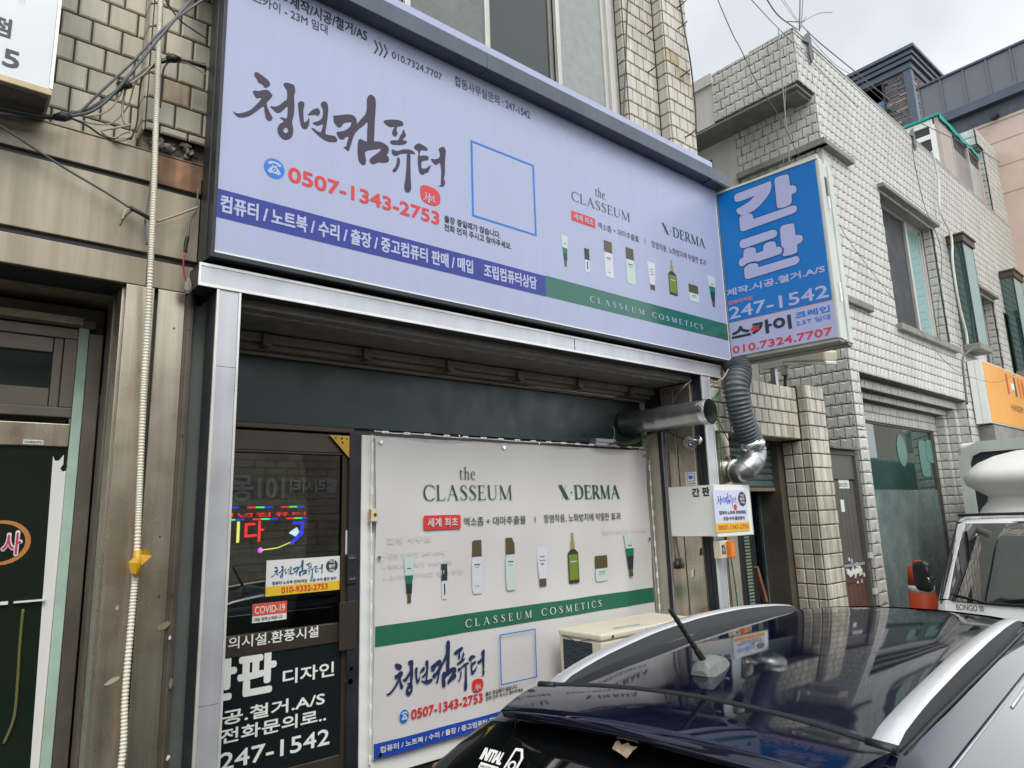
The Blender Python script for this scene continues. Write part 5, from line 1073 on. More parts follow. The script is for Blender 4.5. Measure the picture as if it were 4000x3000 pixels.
# things inside the shop: light panels, LED board, green chairs
Lp = mat('lit_light_panel', (0.9, 0.95, 0.95), 0.4, emit=4.0)
for k, (xa, xb, ya, yb) in enumerate(((1.15, 2.6, 1.15, 1.45), (1.15, 2.6, 1.60, 1.9))):
    s = MB(); s.box(xa - 0.6, xb - 0.95, ya, yb, 2.79, 2.80)
    solo('ceiling_light', s, Lp, ('lit white ceiling panel nearest the shop door glass', 'lit white ceiling panel second from the shop door glass')[k], 'light', (xa, ya, 2.8))
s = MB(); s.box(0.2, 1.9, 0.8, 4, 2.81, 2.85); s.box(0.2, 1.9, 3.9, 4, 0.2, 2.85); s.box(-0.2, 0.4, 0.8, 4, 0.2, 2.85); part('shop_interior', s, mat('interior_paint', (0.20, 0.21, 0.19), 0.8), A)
e0, e1, e2, e3 = 1.10, 1.609, 2, 2.205
Lb = thing('led_board', 'black LED message board with red glowing Korean letters behind the door glass', 'display', (e0, 0.7, e2))
s = MB(); s.box(e0, e1, 0.70, 0.74, e2, e3); part('case', s, mat('led_black', (0.02, 0.022, 0.024), 0.5), Lb)
def led(n, c): return mat('led_' + n, c, 0.5, emit=1.6)
LR, LG, LBl, LY, LW_, LP_ = led('red', (1, 0.02, 0.02)), led('green', (0.05, 1, 0.2)), led('blue', (0.02, 0.03, 1)), led('yellow', (0.9, 0.8, 0.15)), led('white', (0.7, 0.9, 1)), led('violet', (0.8, 0.1, 1))
FL = front(0.70); eh = e3 - e2; zb0 = e3 - eh * 0.36
def dash(zc_, ph):
    segs = [[], [], []]; x = e0 + ph; k = 0
    while x < e1 - 0.02: segs[k % 4 % 3].append((x, min(x + 0.045, e1))) if k % 4 < 3 else None; x += 0.045; k += 1
    return segs
for nm, mt, idx in (('red', LR, 0), ('green', LG, 1), ('blue', LBl, 2)):
    s = MB()
    for zc_, ph in ((e3 - 0.012, 0.0), (zb0, 0.03)):
        for a, b in dash(zc_, ph)[idx]: s.poly(rect(a, b, zc_ - 0.004, zc_ + 0.004), FL, 0.002)
    part('led_border', s, mt, Lb, fix=False, kind='stuff')
ink('led_lettering', LR, lambda m: write(m, '청년컴퓨터', FL, e0 + 0.03, e1 - 0.01, zb0 + 0.012, e3 - 0.04, 0.003, 0.005), Lb)
ink('led_lettering', LR, lambda m: write(m, '다', FL, 1.271, 1.371, 2.015, 2.122, 0.003, 0.02), Lb)
ink('led_lettering', LY, lambda m: m.poly(rect(1.23, 1.245, 2.015, 2.122), FL, 0.003), Lb)
xq, zq = 1.596, 2.113
ink('led_swoosh', LBl, lambda m: m.poly([(xq, zq), (xq - 0.07, zq), (xq - 0.07, zq - 0.014), (xq - 0.018, zq - 0.014), (xq - 0.03, zq - 0.06), (xq - 0.08, zq - 0.11), (xq - 0.07, zq - 0.125), (xq - 0.01, zq - 0.07)], FL, 0.003), Lb)
s = MB(); s.tube([V3((xq - 0.08, 0.696, zq - 0.11)), V3((xq - 0.15, 0.696, zq - 0.135)), V3((xq - 0.24, 0.696, zq - 0.142))], 0.003, 5); part('led_arc', s, LY, Lb)
s = MB(); s.poly(circle(xq - 0.24, zq - 0.142, 0.015, n=8), FL, 0.004); part('led_dot', s, LP_, Lb, fix=False)
s = MB(); s.poly([(xq - 0.045, zq - 0.03), (xq - 0.03, zq - 0.055), (xq - 0.05, zq - 0.08), (xq - 0.09, zq - 0.06), (xq - 0.07, zq - 0.045)], FL, 0.004); part('led_star', s, LW_, Lb, fix=False)
gr = mat('lime_plastic', (0.14, 0.25, 0.015), 0.4)
def chair(x, y, lab):
    t = thing('office_chair', lab, 'chair', (x, y, 0.12), 'lime green chairs inside the shop')
    s = MB(); s.prism(rrect(x - 0.2, x + 0.2, 0.72, 1.22, 0.14), front(y), 0.0, -0.03); part('backrest', s, gr, t, bevel=0.01)
    s = MB(); s.prism(rrect(x - 0.22, x + 0.22, -0.0, 0.42, 0.1), (V3((0, y + 0.02, 0.6)), V3((1, 0, 0)), V3((0, 1, 0)), V3((0, 0, 1))), 0, 0.05); part('seat', s, gr, t, bevel=0.01)
    s = MB(); s.tube([(x, y + 0.22, 0.14), (x, y + 0.22, 0.6)], 0.025); s.bar((x - 0.25, y + 0.22, 0.16), (x + 0.25, y + 0.22, 0.16), 0.04, 0.03); s.bar((x, y - 0.03, 0.16), (x, y + 0.47, 0.16), 0.04, 0.03); s.bar((x, y + 0.02, 0.62), (x, y + 0.02, 0.9), 0.04, 0.02); part('leg', s, M['rubber'], t)
chair(1.384, 1.1, 'lime green shop chair seen just beside the silver post through the door glass')
chair(1.794, 1.7, 'lime green shop chair farther inside, behind the door poster')

# LED modules strung round the banner
def module(x, z, vert, lab):
    s = MB(); a, b = (0.007, 0.021) if vert else (0.022, 0.007); s.box(x - a, x + a, 0.520, 0.530, z - b, z + b); s.box(x - a * .4, x + a * .4, 0.517, 0.520, z - b * .4, z + b * .4)
    return s
def string_(name, label, pts, vert, n):
    pts = [V3(p) for p in pts]; t = thing(name, label, 'light strip', pts[0], 'LED module strings round the banner')
    s = MB(); s.tube([p + V3((0.003 * math.sin(i * 2.1), 0.002 * math.sin(i), 0.003 * math.cos(i * 1.7))) for i, p in enumerate(spline(pts, 8))], 0.0035, 5); part('wire', s, M['white_clean'], t)
    me = None
    for i in range(n):
        p = pts[0].lerp(pts[-1], (i + 0.5) / n); 
        if me is None: o = part('led_module', module(0, 0, vert, ''), M['white_clean'], t, org=(0, 0.0, 0), bevel=0.002); me = o.data; o.location = V3((p.x, 0, p.z)) - pts[0]; first = o
        else: o = first.copy(); COL.objects.link(o); o.parent = t; o.location = V3((p.x, 0, p.z)) - pts[0]
zt0, zt1 = bzb + 0.022, bzb + 0.020
string_('led_string', 'white LED module string along the top edge of the banner', [(bxa - 0.02, 0.525, zt0), (2.8, 0.525, zt0 - 0.006), (bxb + 0.01, 0.525, zt1)], False, 17)
string_('led_string', 'white LED module string down the left edge of the banner', [(bxa - 0.035, 0.525, bzb), (bxa - 0.035, 0.525, bza - 0.05)], True, 14)
string_('led_string', 'white LED module string down the right edge of the banner', [(bxb + 0.02, 0.525, bzb - 0.08), (bxb + 0.025, 0.525, bza)], True, 14)
s = MB(); s.box(1.904, 1.946, 0.515, 0.55, 2.099, 2.17); wsw = solo('wall_button', s, mat('cream_plastic', (0.66, 0.58, 0.36), 0.4), 'cream call button with a dark red knob on the board left of the banner', 'button', (bxa, 0.52, 2.0), bevel=0.003)
s = MB(); x, z = 1.928, 2.138; s.tube([(x, 0.516, z), (x, 0.508, z)], 0.008, 14); part('knob', s, mat('dark_red_knob', (0.12, 0.02, 0.01), 0.4), wsw)

# LED driver box with its red and green wires
s = MB(); s.box(3.745, 3.965, 0.49, 0.56, 2.603, 2.655); dv = solo('power_supply', s, mat('aluminium_extrusion', (0.42, 0.42, 0.42), 0.35, metal=0.7), 'small aluminium power supply box lying above the right end of the banner', 'power supply', (3.745, 0.52, 2.603), bevel=0.003)
s = MB(); s.box(3.745, 3.965, 0.487, 0.49, 2.626 - 0.002, 2.626 + 0.002); part('groove', s, M['black'], dv)
def cable(pts, r, m, label, name='cable', n=6, k=6, cat='cable', group=None):
    p = spline(pts, k); s = MB(); s.tube(p, r, n); return solo(name, s, M[m] if isinstance(m, str) else m, label, cat, p[0], group)
cable([(3.943, 0.5, 2.629), (4.04, 0.5, 2.603), (4.177, 0.5, 2.629), (4.357, 0.5, 2.708)], 0.0035, 'cable_red', 'red wire looping out of the small power supply box above the banner')
cable([(3.938, 0.49, 2.637), (4.06, 0.49, 2.623), (4.197, 0.45, 2.655), (4.267, 0.35, 2.717), (4.328, 0.2, 2.743), (4.402, 0.03, 2.756), (4.583, 0.02, 2.842)], 0.006, 'cable_green', 'green cable strung below the open metal duct to the silver post')
cable([(3.874, 0.48, 2.614), (4.129, 0.47, 2.65), (4.24, 0.33, 2.704), (4.313, 0.19, 2.727), (4.402, 0.02, 2.745)], 0.006, 'cable_black', 'black cable twisted with the green one below the metal duct')
cable([(3.943, 0.5, 2.633), (4.02, 0.55, 2.737), (4.049, 0.6, 2.774)], 0.003, 'cable_tan', 'short tan wire rising from the power supply box to the green board')
cable([(4.314, 0.44, 2.7), (4.256, 0.45, 2.627), (4.217, 0.5, 2.57)], 0.003, 'cable_tan', 'tan wire hanging against the cream pier beside the banner')
cable([(4.346, 0.3, 2.726), (4.288, 0.2, 2.672), (4.29, 0.1, 2.632)], 0.004, 'cable_black', 'thin black lead running from the duct to the security camera')
cable([(4.583, 0.02, 2.842), (4.576, 0.03, 2.927), (4.686, 0.05, 3), (4.843, 0.1, 3.075)], 0.005, 'cable_green', 'green cable curling up between the silver post and the grey hose')
cable([(4.703, 0.05, 3.002), (4.677, 0.05, 2.675), (4.663, 0.05, 2.358)], 0.005, 'cable_green', 'green cable hanging straight down the steel strip above the box sign')
cable([(4.678, 0.05, 1.744), (4.701, 0.05, 1.575), (4.711, 0.05, 1.389)], 0.005, 'cable_green', 'green cable hanging straight down below the orange strobe')
cable([(4.432, 0.1, 3.096), (4.334, 0.1, 3.036), (4.358, 0.2, 2.984), (4.368, 0.25, 2.922)], 0.008, 'cable_grey', 'grey cable pair sloping from the black beam down behind the metal duct')
cable([(4.552, 0.02, 3.095), (4.624, 0, 3.084), (4.706, -0.02, 3.135), (4.814, -0.02, 3.251)], 0.005, 'cable_tan', 'pale cable sagging from the silver post up to the blade sign')
cable([(4.391, 0, 2.751), (4.573, 0, 2.753), (4.753, 0, 2.794)], 0.0025, 'cable_black', 'thin black wire sagging from the duct mouth to the grey hose')
cable([(4.616, 0.06, 3.016), (4.658, 0.06, 2.836), (4.789, 0.06, 2.662), (4.833, 0.06, 2.602), (4.706, 0.06, 2.581)], 0.004, 'cable_black', 'loose black wires hanging behind the grey hose over the steel strip')

# spiral duct with open mouth
xd = 4.227
q0, q1 = (4.227, 0.62, 2.808), V3((xd, -0.172, 2.802))
ax0 = V3((xd, 0.62, q0[2])); ax1 = V3((xd + 0.02, q1[1], q1[2])); r_ = 0.088
Du = thing('metal_duct', 'galvanised spiral air duct with an open mouth sticking out over the banner', 'duct', ax0)
dd = (ax1 - ax0); s = MB(); N_ = 40
rr_ = [r_ + (0.0035 if i % 6 == 0 else 0) for i in range(N_ + 1)]
s.tube([ax0 + dd * i / N_ for i in range(N_ + 1)], rr_, 28, caps=False); s.tube([ax0 + dd * i / N_ for i in range(N_, -1, -1)], r_ - 0.006, 28, caps=False); part('pipe', s, M['galv'], Du, fix=False)
s = MB(); s.tube([ax1 - dd.normalized() * 0.055, ax1 - dd.normalized() * 0.02, ax1], [r_ + 0.004, r_ + 0.007, r_ + 0.003], 26, caps=False); part('foil_collar', s, M['foil'], Du, fix=False)
s = MB(); s.tube([ax0 + V3((0, 0.0, 0)), ax0 + dd.normalized() * 0.01], r_ + 0.012, 24); part('flange', s, M['black'], Du)

# grey flexible hose with a crinkled foil elbow
Fl = thing('flexible_hose', 'grey ribbed flexible hose dropping from behind the blade sign into a foil elbow', 'hose', (4.81, -0.05, 3.182))
hp = spline([(4.864, -0.02, 3.267), (4.866, -0.05, 3.188), (4.795, -0.06, 3.034), (4.815, -0.06, 2.872), (4.871, -0.06, 2.733), (4.937, -0.06, 2.631)], 26)
s = MB(); s.tube(hp, [0.100 + (0.0075 if i % 5 in (0, 1) else -0.003) - 0.012 * i / len(hp) for i in range(len(hp))], 24); part('hose', s, M['flex'], Fl, fix=False)
s = MB(); pts_ = [(4.939, -0.06, 2.64), (4.944, -0.06, 2.605), (4.964, -0.06, 2.572)]; s.tube(pts_, [0.092, 0.102, 0.094], 24); part('foil_collar', s, M['foil'], Fl, fix=False)
ep = spline([(4.965, -0.06, 2.58), (4.959, -0.06, 2.505), (4.881, -0.05, 2.429), (4.84, 0, 2.392), (4.879, 0.12, 2.422)], 10)
s = MB(); s.tube(ep, [0.090 + (0.005 if i in (3, 14, 24, 33) else 0) for i in range(len(ep))], 24); part('elbow', s, M['galv'], Fl, fix=False)
s = MB(); s.tube([ep[-9], ep[-5], ep[-1]], [0.098, 0.092, 0.112], 22); part('foil_end', s, M['foil'], Fl, fix=False)

# security camera
cpos = V3((4.36, 0.118, 2.612)); cdir = V3((-0.55, -0.72, -0.40)).normalized()
Cc = thing('security_camera', 'silver bullet security camera on the black strip beside the jamb', 'camera', cpos)
s = MB(); s.tube([cpos - cdir * 0.065, cpos + cdir * 0.045], 0.036, 24); part('body', s, M['chrome'], Cc)
s = MB(); s.tube([cpos - cdir * 0.02, cpos + cdir * 0.062], 0.041, 24, caps=False); part('hood', s, M['silver'], Cc, fix=False)
s = MB(); s.tube([cpos + cdir * 0.045, cpos + cdir * 0.047], 0.033, 24); part('lens_plate', s, M['rubber'], Cc)
s = MB()
for i in range(12):
    a_ = cdir.cross(V3((0, 0, 1))).normalized(); b_ = a_.cross(cdir); p = cpos + cdir * 0.048 + (a_ * math.cos(i * .5236) + b_ * math.sin(i * .5236)) * 0.024; s.tube([p, p + cdir * 0.002], 0.004, 8)
s.tube([cpos + cdir * 0.047, cpos + cdir * 0.051], 0.011, 12); part('diodes', s, M['chrome'], Cc)
s = MB(); bp = V3((4.44, 0.093, 2.629)); s.tube([bp + V3((0.02, 0, 0)), bp], 0.034, 20); s.tube([bp, cpos - cdir * 0.05], 0.012, 10); part('bracket', s, M['chrome'], Cc)
# CCTV sticker on the steel jamb: side frame x=4.452
FS = (V3((4.451, 0, 0)), V3((0, -1, 0)), V3((0, 0, 1)), V3((-1, 0, 0)))
y0, y1, z0, z1 = 0.237, 0.135, 2.294, 2.394
s = MB(); s.box(4.4485, 4.4515, y1, y0, z0, z1); cst = solo('cctv_sticker', s, M['paper'], 'white CCTV sticker with blue camera symbol on the steel jamb above the box sign', 'sticker', (4.45, y0, z0), bevel=0.001)
w_, h_ = -(y1 - y0), z1 - z0
s = MB(); s.poly(rrect(-y0 + w_ * .14, -y1 - w_ * .14, z0 + h_ * .30, z1 - h_ * .08, 0.006), (V3((4.4485, 0, 0)), V3((0, -1, 0)), V3((0, 0, 1)), V3((-1, 0, 0))), 0.001, holes=[rrect(-y0 + w_ * .19, -y1 - w_ * .19, z0 + h_ * .34, z1 - h_ * .12, 0.005)])
s.poly(rect(-y0 + w_ * .28, -y1 - w_ * .36, z0 + h_ * .48, z1 - h_ * .26), (V3((4.4485, 0, 0)), V3((0, -1, 0)), V3((0, 0, 1)), V3((-1, 0, 0))), 0.001); s.poly([(-y1 - w_ * .34, z0 + h_ * .58), (-y1 - w_ * .24, z0 + h_ * .50), (-y1 - w_ * .24, z0 + h_ * .72), (-y1 - w_ * .34, z0 + h_ * .64)], (V3((4.4485, 0, 0)), V3((0, -1, 0)), V3((0, 0, 1)), V3((-1, 0, 0))), 0.001)
part('camera_symbol', s, M['icon_blue'], cst, fix=False)
s = MB(); write(s, 'CCTV녹화중', (V3((4.4485, 0, 0)), V3((0, -1, 0)), V3((0, 0, 1)), V3((-1, 0, 0))), -y0 + w_ * .12, -y1 - w_ * .12, z0 + h_ * .07, z0 + h_ * .22, 0.001, 0.03); part('lettering', s, M['ink_red'], cst, fix=False)
# white box sign wrapped round the post, with its poster
bs_y0, bs_y1, bsx1, bsz0, bsz1 = 0.388, -0.025, 4.897, 1.915, 2.288
Bs = thing('box_sign', 'plain white box sign wrapped round the silver post below the security camera', 'sign', (4.43, -0.02, bsz0))
s = MB(); s.box(4.425, 4.445, bs_y1, bs_y0, bsz0, bsz1); part('side_panel', s, M['white_clean'], Bs, bevel=0.002)
s = MB(); s.box(4.4455, bsx1, bs_y1, bs_y1 + 0.02, bsz0, bsz1); part('front_panel', s, M['white_clean'], Bs, bevel=0.002)
s = MB(); s.box(4.43, bsx1, bs_y1 - 0.003, bs_y1 + 0.05, bsz0 - 0.006, bsz0); s.box(bsx1 - 0.004, bsx1 + 0.003, bs_y1 - 0.002, 0.10, bsz0, bsz1); part('edge_trim', s, M['white_old'], Bs)
FSB = (V3((4.425, 0, 0)), V3((0, -1, 0)), V3((0, 0, 1)), V3((-1, 0, 0)))
s = MB(); write(s, '간', FSB, -0.17, -0.102, 2.206, 2.271, 0.0015, 0.055); write(s, '판', FSB, -0.079, -0.014, 2.208, 2.274, 0.0015, 0.055); part('lettering', s, M['ink_black'], Bs, fix=False)
p0, p1, p2, p3 = 4.405, 4.845, 1.941, 2.248
s = MB(); s.box(p0, p1, -0.029, -0.0255, p2, p3); Po = thing('small_poster', 'small poster with blue brush lettering and yellow foot on the white box sign', 'poster', (p0, -0.03, p2)); part('sheet', s, mat('pale_lilac_paper', (0.66, 0.69, 0.84), 0.5), Po)
FQ = front(-0.029); hh = p3 - p2; ww = p1 - p0
ink('yellow_strip', M['yellow'], lambda m: m.poly(rect(p0, p1, p2, p2 + hh * 0.22), FQ, 0.001), Po)
ink('brush_lettering', M['ink_blue'], lambda m: calligraphy(m, FQ, p0 + ww * 0.06, p0 + ww * 0.66, p2 + hh * 0.60, p3 - hh * 0.06, 0.001), Po)
ink('red_seal', M['ink_red'], lambda m: m.poly(circle(p0 + ww * 0.61, p2 + hh * 0.585, ww * 0.05), FQ, 0.002), Po)
ink('roundel', M['navy_dot'], lambda m: m.poly(circle(p0 + ww * 0.845, p2 + hh * 0.78, ww * 0.125), FQ, 0.001), Po)
ink('roundel_lettering', M['paper'], lambda m: (write(m, '야간', FQ, p0 + ww * 0.775, p0 + ww * 0.915, p2 + hh * 0.835, p2 + hh * 0.90, 0.002, 0.03), write(m, '출장', FQ, p0 + ww * 0.775, p0 + ww * 0.915, p2 + hh * 0.75, p2 + hh * 0.815, 0.002, 0.03), write(m, '가능', FQ, p0 + ww * 0.775, p0 + ww * 0.915, p2 + hh * 0.665, p2 + hh * 0.73, 0.002, 0.03)), Po)
ink('black_lettering', M['ink_black'], lambda m: (write(m, '컴퓨터·노트북 판매/매입', FQ, p0 + ww * 0.12, p0 + ww * 0.92, p2 + hh * 0.415, p2 + hh * 0.505, 0.002, 0.03), write(m, '조립·수리·출장문의', FQ, p0 + ww * 0.22, p0 + ww * 0.86, p2 + hh * 0.275, p2 + hh * 0.365, 0.002, 0.03)), Po)
ink('phone_number', M['ink_red'], lambda m: write(m, '0507-1343-2753', FQ, p0 + ww * 0.06, p0 + ww * 0.96, p2 + hh * 0.055, p2 + hh * 0.165, 0.002, 0.04), Po)
# orange strobe
o0, o1, o2, oz0, oz1 = 4.45, 4.521, 4.574, 1.754, 1.881
St = thing('alarm_strobe', 'orange alarm strobe on a cream base under the small poster', 'alarm', (o0, 0, oz0))
s = MB(); s.box(o0, o2 - 0.01, -0.02, 0.04, oz0, oz1); part('base', s, M['beige_metal'], St, bevel=0.004)
s = MB(); s.box(o1, o2, -0.062, -0.022, oz0 + 0.002, oz1 - 0.002); part('lens', s, M['orange'], St, bevel=0.008)
s = MB(); s.box(o1 + 0.015, o2 - 0.02, -0.064, -0.060, oz1 - 0.014, oz1 - 0.004); s.box(o1 + 0.015, o2 - 0.02, -0.064, -0.060, oz0 + 0.004, oz0 + 0.014); part('lens_clip', s, mat('dark_orange', (0.45, 0.06, 0.01), 0.4), St)
s = MB(); Fv = (V3((0, -0.02, 0)), V3((0, 0, 1)), V3((-1, 0, 0)), V3((0, -1, 0))); write(s, 'SECOM', Fv, oz0 + 0.03, oz1 - 0.03, -(o1 - 0.012), -(o0 + 0.012), 0.001, 0.03); part('lettering', s, M['ink_black'], St, fix=False)
# plug hanging from a grey lead
cable([(4.44, 0.386, 2.721), (4.44, 0.39, 2.397), (4.44, 0.39, 2.002), (4.43, 0.37, 1.752)], 0.007, 'cable_grey', 'grey lead running down the steel jamb to the hanging plug')
pp_ = V3((4.43, 0.362, 1.704)); s = MB(); s.tube([pp_ + V3((0, 0, 0.045)), pp_ + V3((0, 0, 0.02)), pp_ + V3((0, 0, 0.015)), pp_ + V3((0, 0, -0.03))], [0.016, 0.020, 0.028, 0.030], 16)
solo('rubber_plug', s, M['rubber'], 'black rubber plug hanging on the steel jamb below the box sign', 'plug', pp_)
for (x_, y_, lab) in ((2732, 2155, 'small black scrap stuck on the steel jamb under the box sign'), (2705, 2240, 'small white paper scrap stuck on the steel jamb near the car')):
    c_ = V3({2732: (4.45, 0.151, 1.802), 2705: (4.45, 0.242, 1.641)}[x_]); s = MB(); s.add([c_ + V3((-0.003, 0.014, -0.03)), c_ + V3((-0.006, -0.012, -0.02)), c_ + V3((-0.008, -0.018, 0.03)), c_ + V3((-0.003, 0.006, 0.022))], [(0, 1, 2, 3)])
    solo('paper_scrap', s, M['rubber'] if x_ == 2732 else M['paper'], lab, 'scrap', c_, fix=False)

# outdoor air conditioner unit
ux0, ux1, uy0, uy1, uz = 3.215, 4.16, 0.045, 0.43, 1.38
Ac = thing('air_conditioner', 'cream outdoor air conditioner unit standing in front of the banner behind the car roof', 'air conditioner', (ux0, uy0, 0.6))
s = MB(); s.box(ux0 + 0.006, ux1 - 0.006, uy0 + 0.006, uy1 - 0.006, 0.62, uz - 0.045); part('casing', s, M['beige_metal'], Ac, bevel=0.015, seg=3)
s = MB(); s.box(ux0, ux1, uy0, uy1, uz - 0.045, uz); part('lid', s, M['beige_metal'], Ac, bevel=0.016, seg=4)
s = MB(); s.box(ux0 + 0.002, ux0 + 0.007, uy0 + 0.085, uy1 - 0.045, 0.68, uz - 0.06); gl_ = part('coil', s, mat('dark_coil', (0.02, 0.035, 0.045), 0.5), Ac)
s = MB()
for i in range(14):
    z = 0.70 + i * 0.045
    s.bar((ux0 - 0.001, uy0 + 0.085, z), (ux0 - 0.001, uy1 - 0.045, z + 0.06), 0.004, 0.004); s.bar((ux0 - 0.001, uy0 + 0.085, z + 0.06), (ux0 - 0.001, uy1 - 0.045, z), 0.004, 0.004)
part('guard_mesh', s, mat('blue_grey_mesh', (0.05, 0.075, 0.09), 0.5), Ac, kind='stuff')
for x in (ux0 + 0.10, ux0 + 0.42): s = MB(); s.tube([(x, uy0 + 0.001, uz - 0.022), (x, uy0 - 0.005, uz - 0.022)], 0.009, 12); part('bolt', s, M['chrome'], Ac)
s = MB()
for i in range(9): s.tube([V3((3.68 + r2 * math.cos(t), uy0 + 0.0, 0.98 + r2 * math.sin(t))) for r2 in (0.04 + i * 0.03,) for t in [k * math.pi / 12 for k in range(25)]], 0.004, 5)
part('fan_guard', s, M['beige_metal'], Ac, kind='stuff')
s = MB(); s.box(ux0 + 0.05, ux1 - 0.05, uy0 + 0.03, uy1 - 0.03, 0.12, 0.619); part('stand', s, M['frame_brown'], Ac)
s = MB(); s.poly([(3.42, 0.12), (3.66, 0.10), (3.68, 0.14), (3.44, 0.165)], (V3((0, 0, uz)), V3((1, 0, 0)), V3((0, 1, 0)), V3((0, 0, 1))), 0.001); part('worn_label', s, mat('worn_blue_label', (0.32, 0.37, 0.36), 0.7, var=0.3, scale=60), Ac, fix=False)
pf = spline([(2.272, 0.45, 0.755), (2.498, 0.45, 0.762), (2.685, 0.45, 0.803), (2.95, 0.43, 1.0), (3.2, 0.38, 1.0)], 10)
s = MB(); s.tube(pf, [0.030 + 0.002 * math.sin(i * 1.9) for i in range(len(pf))], 12); solo('insulated_pipe', s, mat('aged_wrap_tape', (0.42, 0.36, 0.25), 0.7, var=0.15, scale=40, bump=0.4), 'tan tape-wrapped coolant pipe below the banner beside the car', 'pipe', pf[0])
s = MB(); s.tube([V3(pf[8]) + V3((0.03 * math.cos(t), 0, 0.0)) + V3((0, 0.034 * math.cos(t), 0.034 * math.sin(t))) for t in [k * .5236 for k in range(13)]], 0.004, 5); solo('pipe_clamp', s, M['chrome'], 'steel clamp round the tan coolant pipe below the banner', 'clamp', pf[8])

# ---------------------------------------------------------------- left side: neighbour's white sign, conduit, loose cables
Ns = thing('box_sign', 'white box sign with black lettering cut off at the top left corner', 'sign', (0.0, 0.0, 3.9))
nx1 = 0.199; nz0 = 3.81
s = MB(); s.box(-2.2, nx1, 0.0, 0.44, nz0, 6.2); part('panel', s, mat('white_sign_panel', (0.70, 0.74, 0.76), 0.35, var=0.03, scale=2), Ns)
s = MB(); s.box(-2.2, nx1 + 0.012, -0.004, 0.44, nz0 - 0.028, nz0 - 0.001); part('bottom_lip', s, mat('yellowed_lip', (0.55, 0.45, 0.27), 0.5, var=0.2, scale=5), Ns, bevel=0.003)
s = MB(); s.box(nx1 + 0.001, nx1 + 0.012, -0.006, 0.44, nz0, 6.2); part('edge_trim', s, M['silver_trim'], Ns)
s = MB(); s.box(-2.2, nx1, 0.01, 0.44, nz0 - 0.036, nz0 - 0.029); part('underside', s, mat('dark_underside', (0.10, 0.10, 0.085), 0.8, var=0.5, scale=7), Ns)  # mottled sheet, much darker than the panel, closing the sign below
def ntx(m):
    write(m, '5', F0, 0.047, 0.098, 3.848, 3.921, 0.002, 0.03)
    w_ = 0.062 - 0.028; write(m, '점', F0, 0.062 - w_ * 1.9, 0.062, 3.968, 4.047, 0.002, 0.03)
    write(m, '4', F0, 0.047 - 0.16, 0.047 - 0.04, 3.848, 3.921, 0.002, 0.03)
    write(m, '!', F0, 0.078, 0.091, 4.124, 4.124 + 0.2, 0.002, 0.05)
ink('lettering', mat('charcoal_ink', (0.05, 0.055, 0.065), 0.5), ntx, Ns)
cp = spline([(0.599, 0.17, 4.528), (0.61, 0.15, 3.991), (0.619, 0.13, 3.61), (0.628, 0.13, 3.254), (0.638, 0.15, 2.974), (0.642, 0.16, 2.698), (0.654, 0.17, 2.324), (0.662, 0.17, 2.015), (0.66, 0.17, 1.768), (0.654, 0.16, 1.484), (0.655, 0.15, 1.212), (0.60, 0.15, 0.9), (0.60, 0.15, 0.2)], 40)
dense = []
for i in range(len(cp) - 1):
    seg = cp[i + 1] - cp[i]; k = max(1, int(seg.length / 0.0025))
    for j in range(k): dense.append(cp[i] + seg * j / k)
s = MB(); s.tube(dense, [0.0112 + (0.0018, 0.0022, 0.0004, -0.0014)[i % 4] for i in range(len(dense))], 10)
solo('corrugated_conduit', s, M['conduit'], 'ivory corrugated cable conduit hanging down the steel pilaster', 'conduit', dense[0], fix=False)
tp = V3((0.661, 0.15, 1.966)); s = MB()
s.tube([tp + V3((0, 0, 0.05)), tp + V3((0, -0.002, 0)), tp + V3((0, 0, -0.05))], [0.014, 0.017, 0.013], 10)
s.add([tp + V3((0.006, -0.014, 0.035)), tp + V3((0.02, -0.026, 0.060)), tp + V3((0.050, -0.015, 0.026)), tp + V3((0.022, -0.02, 0.0)), tp + V3((0.012, -0.016, -0.01))], [(0, 1, 2), (0, 2, 3), (3, 4, 0)])
s.add([tp + V3((-0.010, -0.014, 0.03)), tp + V3((-0.036, -0.026, 0.006)), tp + V3((-0.024, -0.02, -0.034)), tp + V3((-0.004, -0.016, -0.042)), tp + V3((0.0, -0.022, 0.0))], [(0, 1, 2, 3, 4)])
solo('tape_wrap', s, M['tape_yellow'], 'crumpled yellow adhesive tape wrapped round the ivory conduit', 'tape', tp, fix=False)
G_ = 'loose cables on the tiled wall at the upper left'
cable([(0.311, 0.12, 3.796), (0.389, 0.08, 3.924), (0.488, 0.05, 4.087), (0.584, 0.03, 4.271), (0.672, 0.03, 4.406), (0.777, 0.03, 4.554)], 0.006, 'cable_grey', 'thick grey cable running straight up to the right behind the conduit', group=G_)
cable([(0.273, 0.13, 3.783), (0.348, 0.1, 3.814), (0.41, 0.08, 3.887), (0.474, 0.05, 4.007), (0.558, 0.03, 4.188), (0.696, 0.03, 4.484)], 0.0065, 'cable_grey', 'second thick grey cable, sagging slightly below the straight one', group=G_)
cable([(0.043, 0.12, 3.731), (0.124, 0.12, 3.738), (0.2, 0.12, 3.75), (0.272, 0.12, 3.778)], 0.009, 'cable_black', 'black cable bundle under the bottom of the white box sign', group=G_)
cable([(0.045, 0.13, 3.713), (0.134, 0.13, 3.736), (0.226, 0.13, 3.757), (0.28, 0.13, 3.777)], 0.006, 'cable_grey', 'grey cable lying along the bundle below the white box sign', group=G_)
cable([(0.279, 0.2, 3.826), (0.363, 0.2, 3.889), (0.453, 0.2, 4.003), (0.528, 0.2, 4.107), (0.586, 0.2, 4.188), (0.637, 0.2, 4.24), (0.713, 0.2, 4.276), (0.822, 0.2, 4.291)], 0.008, 'cable_black', 'black cable bundle bending over the pilaster to the shop sign', group=G_)
